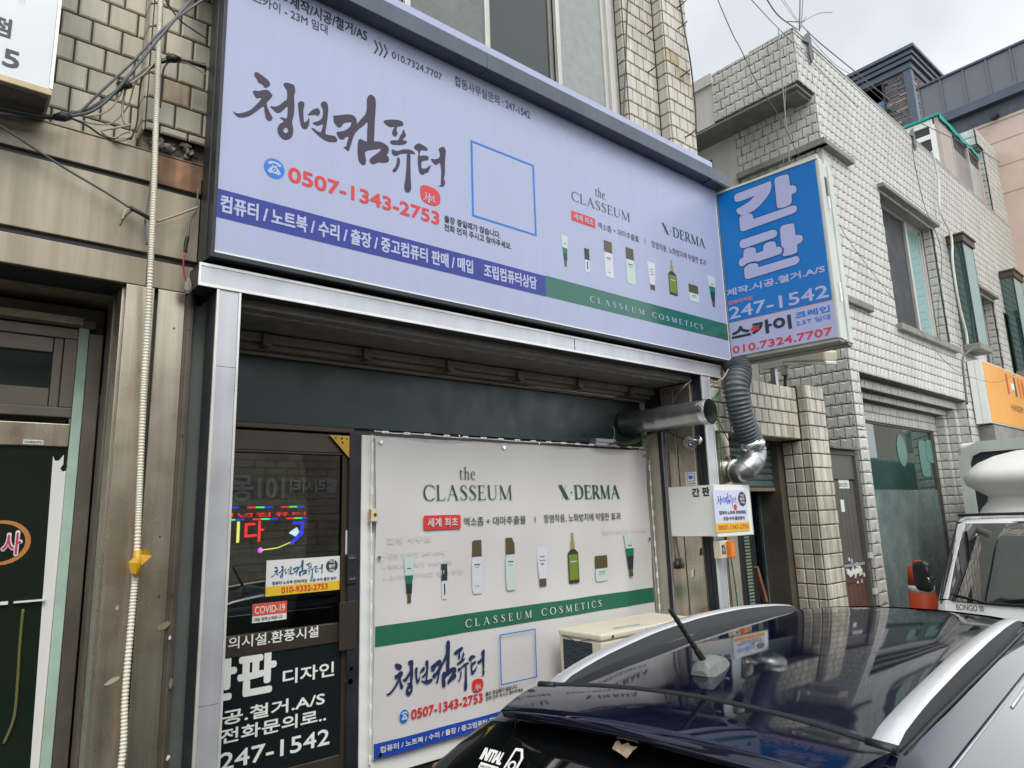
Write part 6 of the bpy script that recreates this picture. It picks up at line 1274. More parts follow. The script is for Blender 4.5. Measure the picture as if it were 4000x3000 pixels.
cable([(0.479, 0.19, 4.03), (0.555, 0.19, 4.132), (0.611, 0.18, 4.224), (0.675, 0.18, 4.264), (0.816, 0.18, 4.297)], 0.004, 'cable_tan', 'tan cable lying along the black bundle over the pilaster', group=G_)
cable([(0.646, 0.19, 4.234), (0.722, 0.19, 4.265), (0.768, 0.19, 4.262), (0.822, 0.19, 4.244)], 0.004, 'cable_tan', 'short tan cable branching down to the shop sign edge', group=G_)
cable([(0.295, 0.25, 3.858), (0.39, 0.25, 3.892), (0.446, 0.25, 3.947), (0.476, 0.25, 4.016), (0.484, 0.22, 4.048)], 0.0035, 'cable_tan', 'upper tan cable loop below the cable joint', group=G_)
cable([(0.298, 0.25, 3.847), (0.402, 0.25, 3.855), (0.46, 0.25, 3.886), (0.514, 0.25, 3.986), (0.532, 0.22, 4.1), (0.577, 0.2, 4.154)], 0.0035, 'cable_tan', 'wide tan cable loop hanging in front of the tiles', group=G_)
cable([(0.491, 0.2, 4.034), (0.488, 0.22, 3.954), (0.5, 0.22, 3.883), (0.524, 0.22, 3.882), (0.467, 0.22, 3.846), (0.418, 0.22, 3.813), (0.461, 0.22, 3.794), (0.498, 0.22, 3.832), (0.531, 0.22, 3.848), (0.512, 0.2, 3.796), (0.468, 0.2, 3.777)], 0.005, 'cable_tan', 'curly tan cable end lying on the fascia edge', group=G_)
cable([(0.295, 0.22, 3.833), (0.362, 0.22, 3.819), (0.422, 0.22, 3.792), (0.488, 0.2, 3.788), (0.527, 0.2, 3.808)], 0.0045, 'cable_black', 'black cable dropping to the fascia top edge', group=G_)
cable([(0.616, 0.2, 4.23), (0.566, 0.25, 4.171), (0.561, 0.28, 4.066), (0.56, 0.28, 3.935), (0.534, 0.24, 3.823)], 0.004, 'cable_black', 'thin black cable running down the corner of the pilaster', group=G_)
cable([(0.661, 0.19, 4.252), (0.637, 0.19, 4.194), (0.636, 0.2, 4.106), (0.635, 0.2, 4.001)], 0.004, 'cable_black', 'thin black cable dropping straight behind the ivory conduit', group=G_)
cable([(0.598, 0.1, 4.494), (0.668, 0.1, 4.415), (0.737, 0.1, 4.388), (0.788, 0.1, 4.374)], 0.004, 'cable_black', 'thin black cable crossing down to the shop sign at the top', group=G_)
cable([(0.616, 0.19, 3.759), (0.618, 0.19, 3.635), (0.611, 0.19, 3.498), (0.605, 0.18, 3.408), (0.616, 0.17, 3.318)], 0.0045, 'cable_grey', 'grey cable end dangling left of the ivory conduit', group=G_)
cable([(0.049, 0.12, 3.668), (0.143, 0.14, 3.632), (0.289, 0.16, 3.572), (0.452, 0.17, 3.51), (0.547, 0.18, 3.47)], 0.005, 'cable_grey', 'long taut steel cable sloping across the fascia boards', group=G_)
cable([(0.538, 0.17, 3.47), (0.572, 0.16, 3.454), (0.603, 0.16, 3.442), (0.624, 0.16, 3.432)], 0.009, 'rubber', 'black taped joint in the cable across the fascia', group=G_)
cable([(0.548, 0.17, 3.466), (0.523, 0.16, 3.447), (0.512, 0.15, 3.4)], 0.004, 'cable_tan', 'short white cable stub beside the taped joint', group=G_)
cable([(0.553, 0.17, 3.462), (0.524, 0.16, 3.421), (0.506, 0.15, 3.371)], 0.004, 'cable_black', 'short black cable stub beside the taped joint', group=G_)
cable([(0.651, 0.18, 3.437), (0.728, 0.17, 3.485), (0.812, 0.15, 3.541)], 0.005, 'cable_tan', 'pale cable running from the conduit up to the shop sign edge', group=G_)
cable([(0.815, 0.18, 3.64), (0.81, 0.18, 3.537), (0.785, 0.17, 3.47), (0.776, 0.16, 3.389)], 0.005, 'cable_grey', 'grey lead coming down the left edge of the shop sign', group=G_)
cable([(0.777, 0.16, 3.39), (0.771, 0.16, 3.352), (0.771, 0.16, 3.315)], 0.009, 'rubber', 'black taped splice above the red wire left of the sign', group=G_)
cable([(0.771, 0.16, 3.321), (0.763, 0.15, 3.267), (0.77, 0.15, 3.209), (0.789, 0.15, 3.155)], 0.004, 'cable_red', 'red wire curving down left of the sign beam', group=G_)
for k, (p_, lab) in enumerate(((V3((0.264, 0.12, 3.769)), 'black tape knot binding the cables at the sign corner'), (V3((0.484, 0.18, 4.039)), 'black tape knot half way up the cable bundle'), (V3((0.673, 0.18, 4.255)), 'black cable clip on the pilaster tiles'))):
    s = MB(); s.tube([p_ + V3((-0.03, 0, -0.01)), p_ + V3((0, -0.01, 0.0)), p_ + V3((0.025, 0, 0.012))], [0.012, 0.021, 0.012], 8); solo('tape_knot', s, M['rubber'], lab, 'tape', p_)
s = MB(); p_ = V3((0.789, 0.15, 3.155)); 
bm = bmesh.new(); bmesh.ops.create_icosphere(bm, subdivisions=2, radius=0.02)
for v in bm.verts: v.co = p_ + V3((v.co.x * 0.8, v.co.y, v.co.z * 1.5)) * random.uniform(0.85, 1.15) - V3((0, 0, 0)) + (p_ * 0 )
bm.free()
lump = [p_ + V3((0.018 * math.cos(t) * w, 0.012 * math.sin(t) * w, zz)) for zz, w in ((0.04, 0.3), (0.01, 0.9), (-0.02, 1.0), (-0.035, 0.4)) for t in [k * 1.047 + zz * 20 for k in range(6)]]
s.add(lump, [(r * 6 + i, r * 6 + (i + 1) % 6, r * 6 + 6 + (i + 1) % 6, r * 6 + 6 + i) for r in range(3) for i in range(6)] + [tuple(range(6)), tuple(range(18, 24))]); solo('sealant_lump', s, M['concrete'], 'grey sealant lump where the red wire enters the sign beam', 'sealant', p_)
# scraps and stains stuck on the steel pilaster
sc = [((412,2680), (470,2665), 0.016, 'tan torn tape scrap lying level on the lower left of the steel pilaster', (0.40, 0.36, 0.27)),
      ((640,2440), (672,2452), 0.030, 'brown tape mark with faint letters on the steel pilaster right of the conduit', (0.22, 0.19, 0.12))]
y_ = 0.215
for k, (c4, lab, colr, sz_) in enumerate((((0.618, 0.215, 1.519), 'pale torn tape scrap left of the conduit low on the steel pilaster', (0.42, 0.38, 0.29), (0.030, 0.010)), ((0.791, 0.215, 1.704), 'brown tape remnant right of the conduit on the steel pilaster', (0.24, 0.20, 0.12), (0.028, 0.014)),
     ((0.838, 0.215, 1.192), 'little white paper square at the foot of the steel pilaster', (0.7, 0.7, 0.7), (0.008, 0.010)), ((0.615, 0.215, 1.793), 'tiny pale label left of the conduit on the steel pilaster', (0.38, 0.36, 0.30), (0.007, 0.010)),
     ((0.818, 0.215, 1.653), 'small curled white scrap right of the brown tape remnant', (0.65, 0.65, 0.62), (0.006, 0.009)), ((0.832, 0.215, 1.474), 'brown upright tape strip low on the right of the steel pilaster', (0.20, 0.17, 0.12), (0.008, 0.020)))):
    c_ = V3(c4); s = MB(); a, b = sz_; o = []
    for i in range(10):
        t = i * 0.628; o.append((c_.x + a * math.cos(t) * random.uniform(0.75, 1.1), c_.z + b * math.sin(t) * random.uniform(0.7, 1.2) + a * 0.3 * math.cos(t)))
    s.poly(o, front(0.2185), 0.0015); solo('tape_scrap', s, mat('scrap_%s' % 'abcdef'[k], colr, 0.7), lab, 'scrap', c_, fix=False)
s = MB()
for c4 in ((0.767, 0.218, 1.823), (0.818, 0.218, 1.823), (0.819, 0.218, 2.495), (0.759, 0.218, 2.973), (0.823, 0.218, 2.974), (0.755, 0.218, 2.066)):
    c_ = V3(c4); s.poly(circle(c_.x, c_.z, 0.004, n=8), front(0.2185), 0.0012)
part('screw_hole', s, M['black'], A, fix=False, kind='stuff')

# ---------------------------------------------------------------- rooftop room, stair block and far buildings
rb = thing('rooftop_room', 'glazed aluminium rooftop room under a torn turquoise tarpaulin on the white building', 'room', (11.7, 0.2, TOP))
uA, uB = 4.668, 6.78; rz0, rz1 = TOP + 0.013, 8.112
um = 5.8; RF = 0.02
f = MB(); cbox(f, uA, uA + 0.55, RF, RF + 0.06, rz0 - 0.25, rz1); part('corner_panel', f, mat('taupe_panel', (0.44, 0.38, 0.33), 0.5, var=0.05), rb, bevel=0.004)
f = MB(); cbox(f, uA + 0.55, uB, RF - 0.01, RF + 0.05, rz1 - 0.06, rz1); cbox(f, uA + 0.56, uA + 0.60, RF - 0.01, RF + 0.05, rz0 - 0.2, rz1 - 0.06); cbox(f, um + 0.2, um + 0.25, RF - 0.03, RF + 0.05, rz0 - 0.3, rz1 - 0.06); cbox(f, uB - 0.06, uB, RF - 0.01, RF + 0.05, rz0 - 0.2, rz1 - 0.06); cbox(f, uA + 0.56, uB, RF - 0.02, RF + 0.05, rz0 - 0.12, rz0 - 0.02)
part('frame', f, mat('pinkish_aluminium', (0.50, 0.45, 0.41), 0.4, metal=0.2), rb, bevel=0.004)
f = MB(); cbox(f, uA + 0.60, um + 0.2, RF + 0.01, RF + 0.02, rz0 - 0.1, rz1 - 0.3); part('screened_pane', f, mat('mauve_screen', (0.27, 0.25, 0.26), 0.5, var=0.15, scale=3), rb)
f = MB(); cbox(f, uA + 0.60, uB - 0.06, RF + 0.015, RF + 0.025, rz1 - 0.3, rz1 - 0.06); part('dark_transom', f, M['mesh_dark'], rb)
f = MB(); cbox(f, um + 0.25, uB - 0.35, RF + 0.01, RF + 0.02, rz0 - 0.1, rz1 - 0.25); part('pane', f, mat('pale_mint_pane', (0.36, 0.48, 0.46), 0.15), rb)
f = MB(); cbox(f, uB - 0.35, uB - 0.06, RF + 0.012, RF + 0.03, rz0 - 0.1, rz1 - 0.25); part('side_panel', f, mat('taupe_panel_b', (0.42, 0.37, 0.33), 0.5), rb)
f = MB(); cbox(f, uA, uA + 0.06, 0.1, 2.6, rz1 - 0.10, rz1); cbox(f, uA + 0.002, uA + 0.06, 0.06, 0.16, rz0, rz1 - 0.1); cbox(f, uA + 0.002, uA + 0.06, 0.62, 0.74, rz0, rz1 - 0.1); cbox(f, uA + 0.002, uA + 0.06, 1.25, 1.35, rz0, rz1 - 0.1); cbox(f, uA + 0.002, uA + 0.06, 0.16, 1.25, rz1 - 0.32, rz1 - 0.24)
part('side_frame', f, M['white_clean'], rb, bevel=0.004)
f = MB(); cbox(f, uA + 0.03, uA + 0.04, 0.16, 1.3, rz0, rz1 - 0.1); part('side_pane', f, M['pane_dim'], rb)
f = MB(); tv = []
for i in range(13):
    t = i / 12; u_ = uA - 0.02 + (uB - uA) * t; tv.append(CO + CU * u_ - CN * (RF - 0.03) + ZV * (rz1 + 0.05 - 0.01 * (i % 3))); tv.append(CO + CU * u_ - CN * (RF - 0.035) + ZV * (rz1 - 0.015 - 0.06 * random.random()))
f.add(tv, [(2 * i, 2 * i + 1, 2 * i + 3, 2 * i + 2) for i in range(12)]); cbox(f, uA - 0.03, uB, RF - 0.02, 2.6, rz1 + 0.01, rz1 + 0.05); part('tarpaulin', f, mat('turquoise_tarpaulin', (0.0, 0.36, 0.32), 0.5, var=0.15, scale=8), rb)
# stair block
Sb = thing('stair_block', 'taller tiled stair block rising above the roofline at the far right end', 'building', (13.9, 0.1, TOP))
s0, s1, sz = 7.12, 11.0, 8.70
f = MB(); cbox(f, s0, 8.503, 0.014, 2.2, TOP - 1.6, sz); cbox(f, 8.503, 9.359, 0.014, 2.2, 8.28, sz); cbox(f, 8.503, 9.359, 0.30, 2.2, TOP - 1.6, 8.28); cbox(f, 9.359, s1, 0.014, 2.2, TOP - 1.6, sz); cbox(f, 6.80, s0, 0.014, 1.8, sz - 0.30, sz); part('wall', f, M['grout'], Sb)
ss = lay(FC, 'cf', s0, s1, TOP, sz - 0.3, 0.112, R, 'emboss', M['tile_white'], zref=ZR, holes=[(8.503, 9.359, TOP, 8.28)])
ss += lay(FC, 'cf', 6.80, s1, sz - 0.3, sz, 0.112, 0.15, 'emboss', M['tile_white'], zref=sz - 0.3)
ss += lay((CO + CU * s0, CN, ZV, -CU), 'cs', -0.16, -0.014, TOP, sz - 0.3, 0.145, R, 'emboss', M['tile_white'], zref=ZR, stagger=0)
ss += lay((CO + CU * 6.80, CN, ZV, -CU), 'cs', -0.26, -0.014, sz - 0.3, sz, 0.24, 0.15, 'emboss', M['tile_white'], zref=sz - 0.3, stagger=0)
place_tiles(Sb, ss, 300)
f = MB(); cbox(f, 8.503, 9.359, 0.2, 0.26, TOP, 8.28); part('window', f, M['alu_grey'], Sb)
f = MB(); cbox(f, 6.80, s0, 0.02, 1.8, sz - 0.33, sz - 0.31); part('ledge', f, M['concrete'], Sb)

# orange sign of the next shop
Os = thing('orange_sign', 'orange box sign with coloured upright bars on the white building at the right edge', 'sign', (10.8, -0.2, 3.2))
ou, od = 3.93, 0.20
oz0, oz1 = 3.148, 4.029
f = MB(); cbox(f, ou, 11, -od, -0.022, oz0, oz1); part('box', f, M['white_old'], Os, bevel=0.005)
f = MB(); cbox(f, ou + 0.03, 11, -od - 0.006, -od, oz0 + 0.02, oz1 - 0.02); part('face', f, M['amber'], Os)
for a, b in ((-0.19, -0.11), (-0.105, -0.03)):
    f = MB(); O_, u_, v_, n_ = FC; f.obox(O_ + u_ * (ou - 0.008) - n_ * (a) + v_ * oz0, u_ * 0.008, -n_ * (b - a), v_ * (oz1 - oz0)); part('end_strip', f, M['white_clean'], Os, bevel=0.002)
FO = (CO + CN * (od + 0.006), CU, ZV, CN)
for xa, zt_, zb_, mt in ((5.067, 3.957, 3.644, M['ink_red']), (5.49, 3.942, 3.64, M['ink_navy']), (5.725, 3.948, 3.64, mat('rust_orange_bar', (0.6, 0.12, 0.03), 0.4)), (5.935, 3.944, 3.642, M['ink_red'])):
    f = MB(); f.poly(rect(xa - 0.045, xa + 0.045, zb_, zt_), FO, 0.002); part('colour_bar', f, mt, Os, fix=False)
f = MB(); f.poly(rect(5.243, 5.438, 3.734, 3.834), FO, 0.002); part('white_square', f, M['white_clean'], Os, fix=False)
f = MB(); write(f, 'HANSSEM', FO, 5.061, 5.725, 3.4, 3.502, 0.002, 0.0); part('lettering', f, mat('brown_ink', (0.25, 0.10, 0.02), 0.5), Os, fix=False)
f = MB(); cbox(f, ou + 0.1, 11, -0.20, 0.6, oz0 - 0.30, oz0 - 0.02); solo('shutter_housing', f, M['concrete'], 'grey ribbed shutter housing under the orange sign', 'shutter housing', (11, 0, 2.9))

# traffic barrel by the truck
tb = V3((7.95, -0.06, 0)); tb.x, tb.y = 7.9, -0.049; tzp = 1.5
Tb = thing('traffic_post', 'orange and white traffic post standing behind the truck mirror', 'traffic post', tb)
def ring(z0_, z1_, r0, r1, m, nm): s = MB(); s.tube([tb + V3((0, 0, z0_)), tb + V3((0, 0, z1_))], [r0, r1], 20); part(nm, s, m, Tb)
oc = mat('traffic_orange', (0.62, 0.07, 0.015), 0.5)
zw = 1.214; zv = 1.283
ring(0.12, zw, 0.15, 0.125, oc, 'lower_band'); ring(zw + 0.001, zv, 0.124, 0.12, M['white_clean'], 'white_band'); ring(zv + 0.001, tzp - 0.02, 0.119, 0.10, oc, 'upper_band'); ring(tzp - 0.019, tzp + 0.03, 0.055, 0.045, oc, 'top_knob')

# dark brick stair tower with slate cornice
XT = 17.0
ty0, ty1, tzr = 2.009, 3.815, 12.831
Tw = thing('brick_tower', 'dark brick stair tower with slate grey cornice behind the white building', 'building', (XT, ty0, 0))
bm_ = mat('flecked_dark_brick', (0.16, 0.135, 0.125), 0.8, var=0.3, scale=6)
f = MB(); f.box(XT + 0.02, XT + 3.2, ty0 + 0.02, ty1 + 2, 0, tzr - 0.3); part('wall', f, mat('dark_joint', (0.07, 0.065, 0.065), 0.9), Tw)
brk = [mat('tower_brick_' + n, c, 0.8, var=0.2, scale=5) for n, c in (('umber', (0.17, 0.14, 0.13)), ('slate', (0.12, 0.12, 0.14)), ('fawn', (0.30, 0.25, 0.21)), ('plum', (0.15, 0.12, 0.125)))]
vs = {k: MB() for k in range(4)}
wy0, wy1, wz1_ = 2.655, 3.053, 12.287
def brick(me_, x0, x1, y0, y1, z0, z1): me_.box(x0, x1, y0, y1, z0, z1)
z = tzr - 3.9; row = 0
while z < tzr - 0.5:
    y = ty0 + (0.10 if row % 2 else 0.0)
    while y < ty1 + 0.6:
        L_ = random.choice((0.20, 0.26, 0.32)); k = random.choice((0, 0, 1, 1, 2, 3))
        if not (wy0 - 0.02 < y + L_ / 2 < wy1 + 0.1 and z < wz1_): vs[k].box(XT - random.uniform(0.0, 0.02), XT + 0.02, max(y, ty0 + 0.14), y + L_ - 0.012, z, z + 0.048)
        y += L_
    x = XT + 0.12
    while x < XT + 3.1: L_ = random.choice((0.20, 0.26, 0.32)); vs[random.choice((0, 1, 2, 3))].box(x, x + L_ - 0.012, ty0 - random.uniform(0, 0.02), ty0 + 0.02, z, z + 0.048); x += L_
    z += 0.06; row += 1
for k in range(4): part('bricks', vs[k], brk[k], Tw, kind='stuff', fix=False)
sl = mat('slate_blue_metal', (0.085, 0.105, 0.135), 0.4, metal=0.3, var=0.1)
f = MB(); f.box(XT - 0.035, XT + 0.13, ty0 - 0.035, ty0 + 0.14, 0, tzr - 0.45); part('corner_post', f, sl, Tw, bevel=0.01)
for k, (o, z0_, z1_) in enumerate(((0.06, tzr - 0.50, tzr - 0.34), (0.12, tzr - 0.33, tzr - 0.22), (0.16, tzr - 0.21, tzr - 0.10), (0.22, tzr - 0.09, tzr))):
    f = MB(); f.box(XT - o, XT + 3.3, ty0 - o, ty1 + 2, z0_, z1_); part('cornice', f, sl, Tw, bevel=0.01)
f = MB(); f.box(XT - 0.03, XT + 0.02, wy0 - 0.05, wy0, 0, wz1_); f.box(XT + 0.02, XT + 0.03, wy0, wy1 + 0.4, wz1_ - 0.55, wz1_); fw = part('window_frame', f, M['black'], Tw)
f = MB(); f.box(XT + 0.10, XT + 0.11, wy0, wy1 + 0.4, wz1_ - 3, wz1_ - 0.25); f.box(XT + 0.0, XT + 0.01, wy0, wy1 + 0.4, wz1_ - 3, wz1_ - 0.45); part('blue_pane', f, mat('blue_mirror_glass', (0.06, 0.22, 0.45), 0.05), Tw)

# pink rendered building with a standing seam metal mansard
XP = 15.0
py_l, py_r = 1.306, -1.9
zt_, zb_ = 10.584, 9.825
Pk = thing('pink_building', 'pink rendered building with a grey standing seam metal roof at the far right', 'building', (XP, 0, 0))
mm = mat('grey_seam_metal', (0.155, 0.16, 0.18), 0.4, metal=0.35, var=0.05, scale=1)
f = MB(); f.add([(XP, py_l, zt_), (XP, py_r, zt_), (XP - 0.0, py_r, zb_), (XP - 0.0, py_l, zb_), (XP + 4, py_l, zt_), (XP + 4, py_r, zt_), (XP + 4, py_r, zb_), (XP + 4, py_l, zb_)], [(0, 1, 2, 3), (4, 5, 6, 7), (0, 1, 5, 4), (0, 3, 7, 4), (2, 3, 7, 6)]); rf = part('mansard', f, mm, Pk)
y = py_l; k = 0
while y > py_r: f = MB(); f.box(XP - 0.03, XP, y - 0.012, y + 0.012, zb_, zt_ + 0.03); part('seam', f, mm, rf); y -= 0.40
f = MB(); f.box(XP - 0.04, XP + 0.3, py_r, py_l + 0.05, zt_, zt_ + 0.05); part('ridge_trim', f, sl, rf, bevel=0.008)
for o, z0_, z1_ in ((0.05, zb_ - 0.10, zb_), (0.12, zb_ - 0.22, zb_ - 0.11)): f = MB(); f.box(XP - o, XP + 4, py_r, py_l + 0.1, z0_, z1_); part('cornice', f, sl, Pk, bevel=0.008)
zg = 9.313
f = MB(); f.box(XP + 0.03, XP + 4, py_r, py_l + 0.08, zg, zb_ - 0.22); part('grey_band', f, mat('speckled_grey_render', (0.10, 0.115, 0.135), 0.8, var=0.15, scale=20, dirt=(0.3, 0.32, 0.34), dirt_amt=0.2), Pk)
f = MB(); f.box(XP + 0.05, XP + 4, py_r, py_l + 0.08, 0, zg - 0.03); f.box(XP + 0.03, XP + 0.05, py_r, py_l + 0.08, zg - 0.05, zg); part('wall', f, mat('salmon_render', (0.64, 0.50, 0.42), 0.85, var=0.06, scale=2, bump=0.4, bscale=25, dirt=(0.45, 0.3, 0.24), dirt_amt=0.3), Pk)
f = MB(); c_ = V3((15, 0.127, 9.371)); f.tube([c_ + V3((0.02, 0, 0)), c_ + V3((-0.12, 0, 0))], 0.07, 16); part('vent_pipe', f, M['black'], Pk)
f = MB()
for zz in (zg - 0.45, zg - 0.95, zg - 1.5): f.box(XP + 0.045, XP + 0.05, py_r, py_l, zz, zz + 0.008)
part('render_joint', f, mat('joint_brown', (0.30, 0.2, 0.16), 0.9), Pk)  # thin brown joint lines across the salmon wall

# ---------------------------------------------------------------- aerial, brackets, overhead wires, lamp housing
an = V3((7.274, 0.2, 7.582)); At = thing('aerial', 'thin television aerial on the roof corner of the white tiled building', 'aerial', an)
f = MB(); f.tube([an, (7.338, 0.2, 7.819), (7.439, 0.2, 8.219)], 0.009, 6); f.tube([(7.322, 0.2, 7.639), (7.364, 0.2, 7.745), (7.498, 0.2, 8.179)], 0.005, 6); part('mast', f, M['cable_grey'], At)
f = MB(); f.tube([(6.997, 0.2, 7.569), (7.356, 0.2, 7.738)], 0.006, 5); f.tube([(7.39, 0.2, 7.755), (7.498, 0.2, 7.877)], 0.005, 5); f.tube(spline([(7.353, 0.2, 7.723), (7.615, 0.2, 7.928), (7.885, 0.2, 8.12), (8.291, 0.2, 8.338)], 5), 0.004, 5); f.tube([V3((7.355, 0.2, 7.73)) + V3((0.06 * math.cos(t), 0, 0.06 * math.sin(t) - 0.25)) for t in [k * .5 for k in range(13)]], 0.006, 5); part('arm', f, M['cable_grey'], At)
def bracket(p, s_, lab):
    p = V3(p); f = MB(); F_ = (p, V3((0.98, -0.2, 0)), V3((0, 0, 1)), V3((-0.2, -0.98, 0)))
    f.prism([(-.10 * s_, -.02 * s_), (-.02 * s_, .10 * s_), (.05 * s_, .16 * s_), (.07 * s_, .02 * s_), (.085 * s_, -.22 * s_), (.03 * s_, -.30 * s_), (.0, -.18 * s_), (.01, -.02 * s_)], F_, 0, 0.02); solo('iron_bracket', f, M['cable_grey'], lab, 'bracket', p)
bracket((6.891, -0.03, 7.112), 0.85, 'dark iron bracket hooked over the parapet beside the roof corner aerial'); bracket((10.062, 0.07, 7.171), 0.75, 'dark iron bracket hooked over the parapet left of the rooftop room')
GW = 'overhead wires above the white building'
def wire(pts, r, lab): cable(pts, r * 0.6, 'cable_grey', lab, name='overhead_wire', n=5, k=8, cat='wire', group=GW)
wire([(5.3, -0.4, 6.626), (6.16, -0.1, 7.038), (7.006, 0.1, 7.408)], 0.012, 'thick overhead wire coming down from the upper left to the roof corner')
wire([(4.225, -0.8, 5.794), (5.364, -0.4, 6.397), (6.388, 0, 7.033), (6.902, -0.1, 6.778), (7.72, -0.15, 6.581)], 0.006, 'thin overhead wire crossing the roof corner and the tiles below it')
wire([(6.45, 0, 7.465), (7.254, 0.2, 7.681)], 0.004, 'left of two thin wires meeting at the aerial'); wire([(6.509, 0, 7.496), (7.289, 0.2, 7.705)], 0.004, 'right of two thin wires meeting at the aerial')
wire([(3.461, -1, 5.241), (3.6, -1, 5.055), (3.873, -0.9, 5.121), (4.044, -0.9, 4.935), (4.283, -0.9, 4.795), (4.638, -0.85, 4.605)], 0.005, 'thin wire slanting from the sky down to the top of the blade sign')
wire([(7.135, 0.1, 7.519), (7.047, -0.1, 7.142), (7.655, -0.2, 6.984), (8.418, -0.2, 6.999), (9.281, -0.2, 7.017), (10.645, -0.2, 7.25), (12.465, -0.2, 7.587), (13.696, -0.1, 7.879)], 0.010, 'long overhead wire sagging past the rooftop room to the right')
wire([(7.177, 0.1, 7.523), (7.184, 0, 7.251), (7.63, 0, 7.187), (8.247, 0, 7.247), (9.07, -0.05, 7.159)], 0.005, 'thin wire fanning out along the parapet top')
wire([(5.915, -0.2, 6.71), (5.355, -0.45, 5.927), (5.018, -0.6, 5.296), (4.572, -0.8, 4.565)], 0.009, 'vertical wire hanging from the roof corner to the top of the blade sign')
wire([(6.094, -0.2, 6.796), (5.422, -0.45, 5.83), (4.479, -0.8, 4.534)], 0.004, 'thin vertical wire beside the thicker one above the blade sign')
wire([(9.741, -0.02, 6.899), (9.731, -0.02, 6.557), (9.813, -0.03, 6.022), (9.7, -0.12, 5.703), (10.15, -0.04, 5.518), (10.066, -0.04, 5.172), (9.71, -0.04, 4.575), (9.587, -0.04, 4.116)], 0.008, 'dark cable running down the tiles right of the brown lintel window')
wire([(7.057, -0.06, 5.001), (7.332, -0.05, 4.842), (8.003, -0.05, 4.513), (8.609, -0.08, 4.216), (8.863, -0.3, 3.681), (9.33, -0.4, 3.547), (10.302, -0.4, 3.594), (11.377, -0.4, 3.854)], 0.005, 'thin wire crossing the tiles below the window and sagging over the orange sign')
f = MB(); f.tube(spline([(10.65, 0.02, 7.114), (10.732, 0.02, 6.698), (10.595, 0.02, 6.184), (10.785, -0.01, 5.835), (10.665, -0.01, 5.386), (10.652, -0.01, 4.822), (10.751, -0.01, 4.434), (10.741, -0.01, 4.233)], 10), 0.016, 8); solo('drain_pipe', f, M['white_old'], 'crooked off white pipe running down the tiles left of the first glass bay', 'pipe', (10.732, 0.02, 6.698))
f = MB(); f.tube(spline([(10.677, -0.08, 4.155), (10.399, -0.04, 4.02), (10.287, -0.04, 3.833), (10.224, -0.04, 3.349)], 8), 0.014, 8); solo('grey_pipe', f, M['cable_grey'], 'thin grey pipe bending down the tiles left of the orange sign', 'pipe', (10.399, -0.04, 4.02))
# lamp housing under the blade sign
Lh = thing('lamp_housing', 'cream tubular lamp housing hanging under the blade sign in front of the tiles', 'lamp', (6.4, 0.331, 3.573))
a_, b_ = V3((6.4, 0.323, 3.567)), V3((6.1, -0.234, 3.434)); f = MB(); f.bar(a_, b_, 0.14, 0.10); part('housing', f, M['beige_metal'], Lh, bevel=0.02, seg=3)
f = MB(); f.bar(a_ - V3((0, 0, 0.064)), b_ - V3((0, 0, 0.064)), 0.11, 0.03); part('diffuser', f, M['white_clean'], Lh, bevel=0.008)
f = MB(); p_ = V3((6.4, 0.369, 3.594)); f.box(p_.x - 0.03, p_.x + 0.03, p_.y - 0.04, p_.y + 0.04, p_.z - 0.20, p_.z + 0.12); part('arm', f, M['white_old'], Lh, bevel=0.01)
f = MB(); f.tube([p_ + V3((0, 0, -0.2)), p_ + V3((0, 0.02, -0.32)), p_ + V3((-0.02, 0.05, -0.5))], 0.018, 8); part('cable', f, M['cable_black'], Lh)
p_ = V3((6.2, 0.379, 3.473)); Mp = thing('meter_post', 'grey bracket post with a steel cross plate above the tiled lintel', 'post', p_)
f = MB(); f.box(p_.x - 0.025, p_.x + 0.025, p_.y - 0.025, p_.y + 0.025, 2.9, 3.75); part('post', f, M['galv'], Mp); f = MB(); f.box(p_.x - 0.04, p_.x - 0.028, p_.y - 0.12, p_.y + 0.12, p_.z - 0.035, p_.z + 0.035); part('cross_plate', f, M['chrome'], Mp, bevel=0.004)
# loose bits of the grey tile pins on the upper pilasters
for k, (p_, lab) in enumerate(((V3((4.835, 0.2, 6.653)), 'uppermost iron nail in the right tiled pilaster'), (V3((4.818, 0.2, 6.426)), 'second iron nail from the top in the right tiled pilaster'), (V3((4.792, 0.2, 5.925)), 'iron nail in the rust stain of the right tiled pilaster'), (V3((4.79, 0.2, 5.334)), 'lowest iron nail in the right tiled pilaster'), (V3((4.494, 0.31, 6.285)), 'upper iron nail in the left tiled pilaster beside the window'), (V3((4.474, 0.31, 5.899)), 'lower iron nail in the left tiled pilaster beside the window'))):
    f = MB(); f.tube([p_ + V3((0, 0.02, 0)), p_ + V3((0.0, -0.05, 0.0)), p_ + V3((0.02, -0.09, 0.03))], 0.006, 6); solo('iron_nail', f, M['rubber'], lab, 'nail', p_, 'iron nails in the tiled pilasters')
cable([(4.237, 0.29, 6.512), (4.195, 0.29, 6.213), (4.166, 0.29, 5.977), (4.108, 0.29, 5.566), (4.049, 0.28, 5.262)], 0.006, 'cable_black', 'black cable hanging down the corner of the left tiled pilaster')
cable([(4.875, 0.19, 6.776), (4.886, 0.18, 6.452), (4.884, 0.15, 6.17), (4.932, 0.17, 5.942), (4.967, 0.19, 5.684), (4.946, 0.19, 5.423)], 0.007, 'cable_black', 'black cable hanging down the outer edge of the right tiled pilaster')

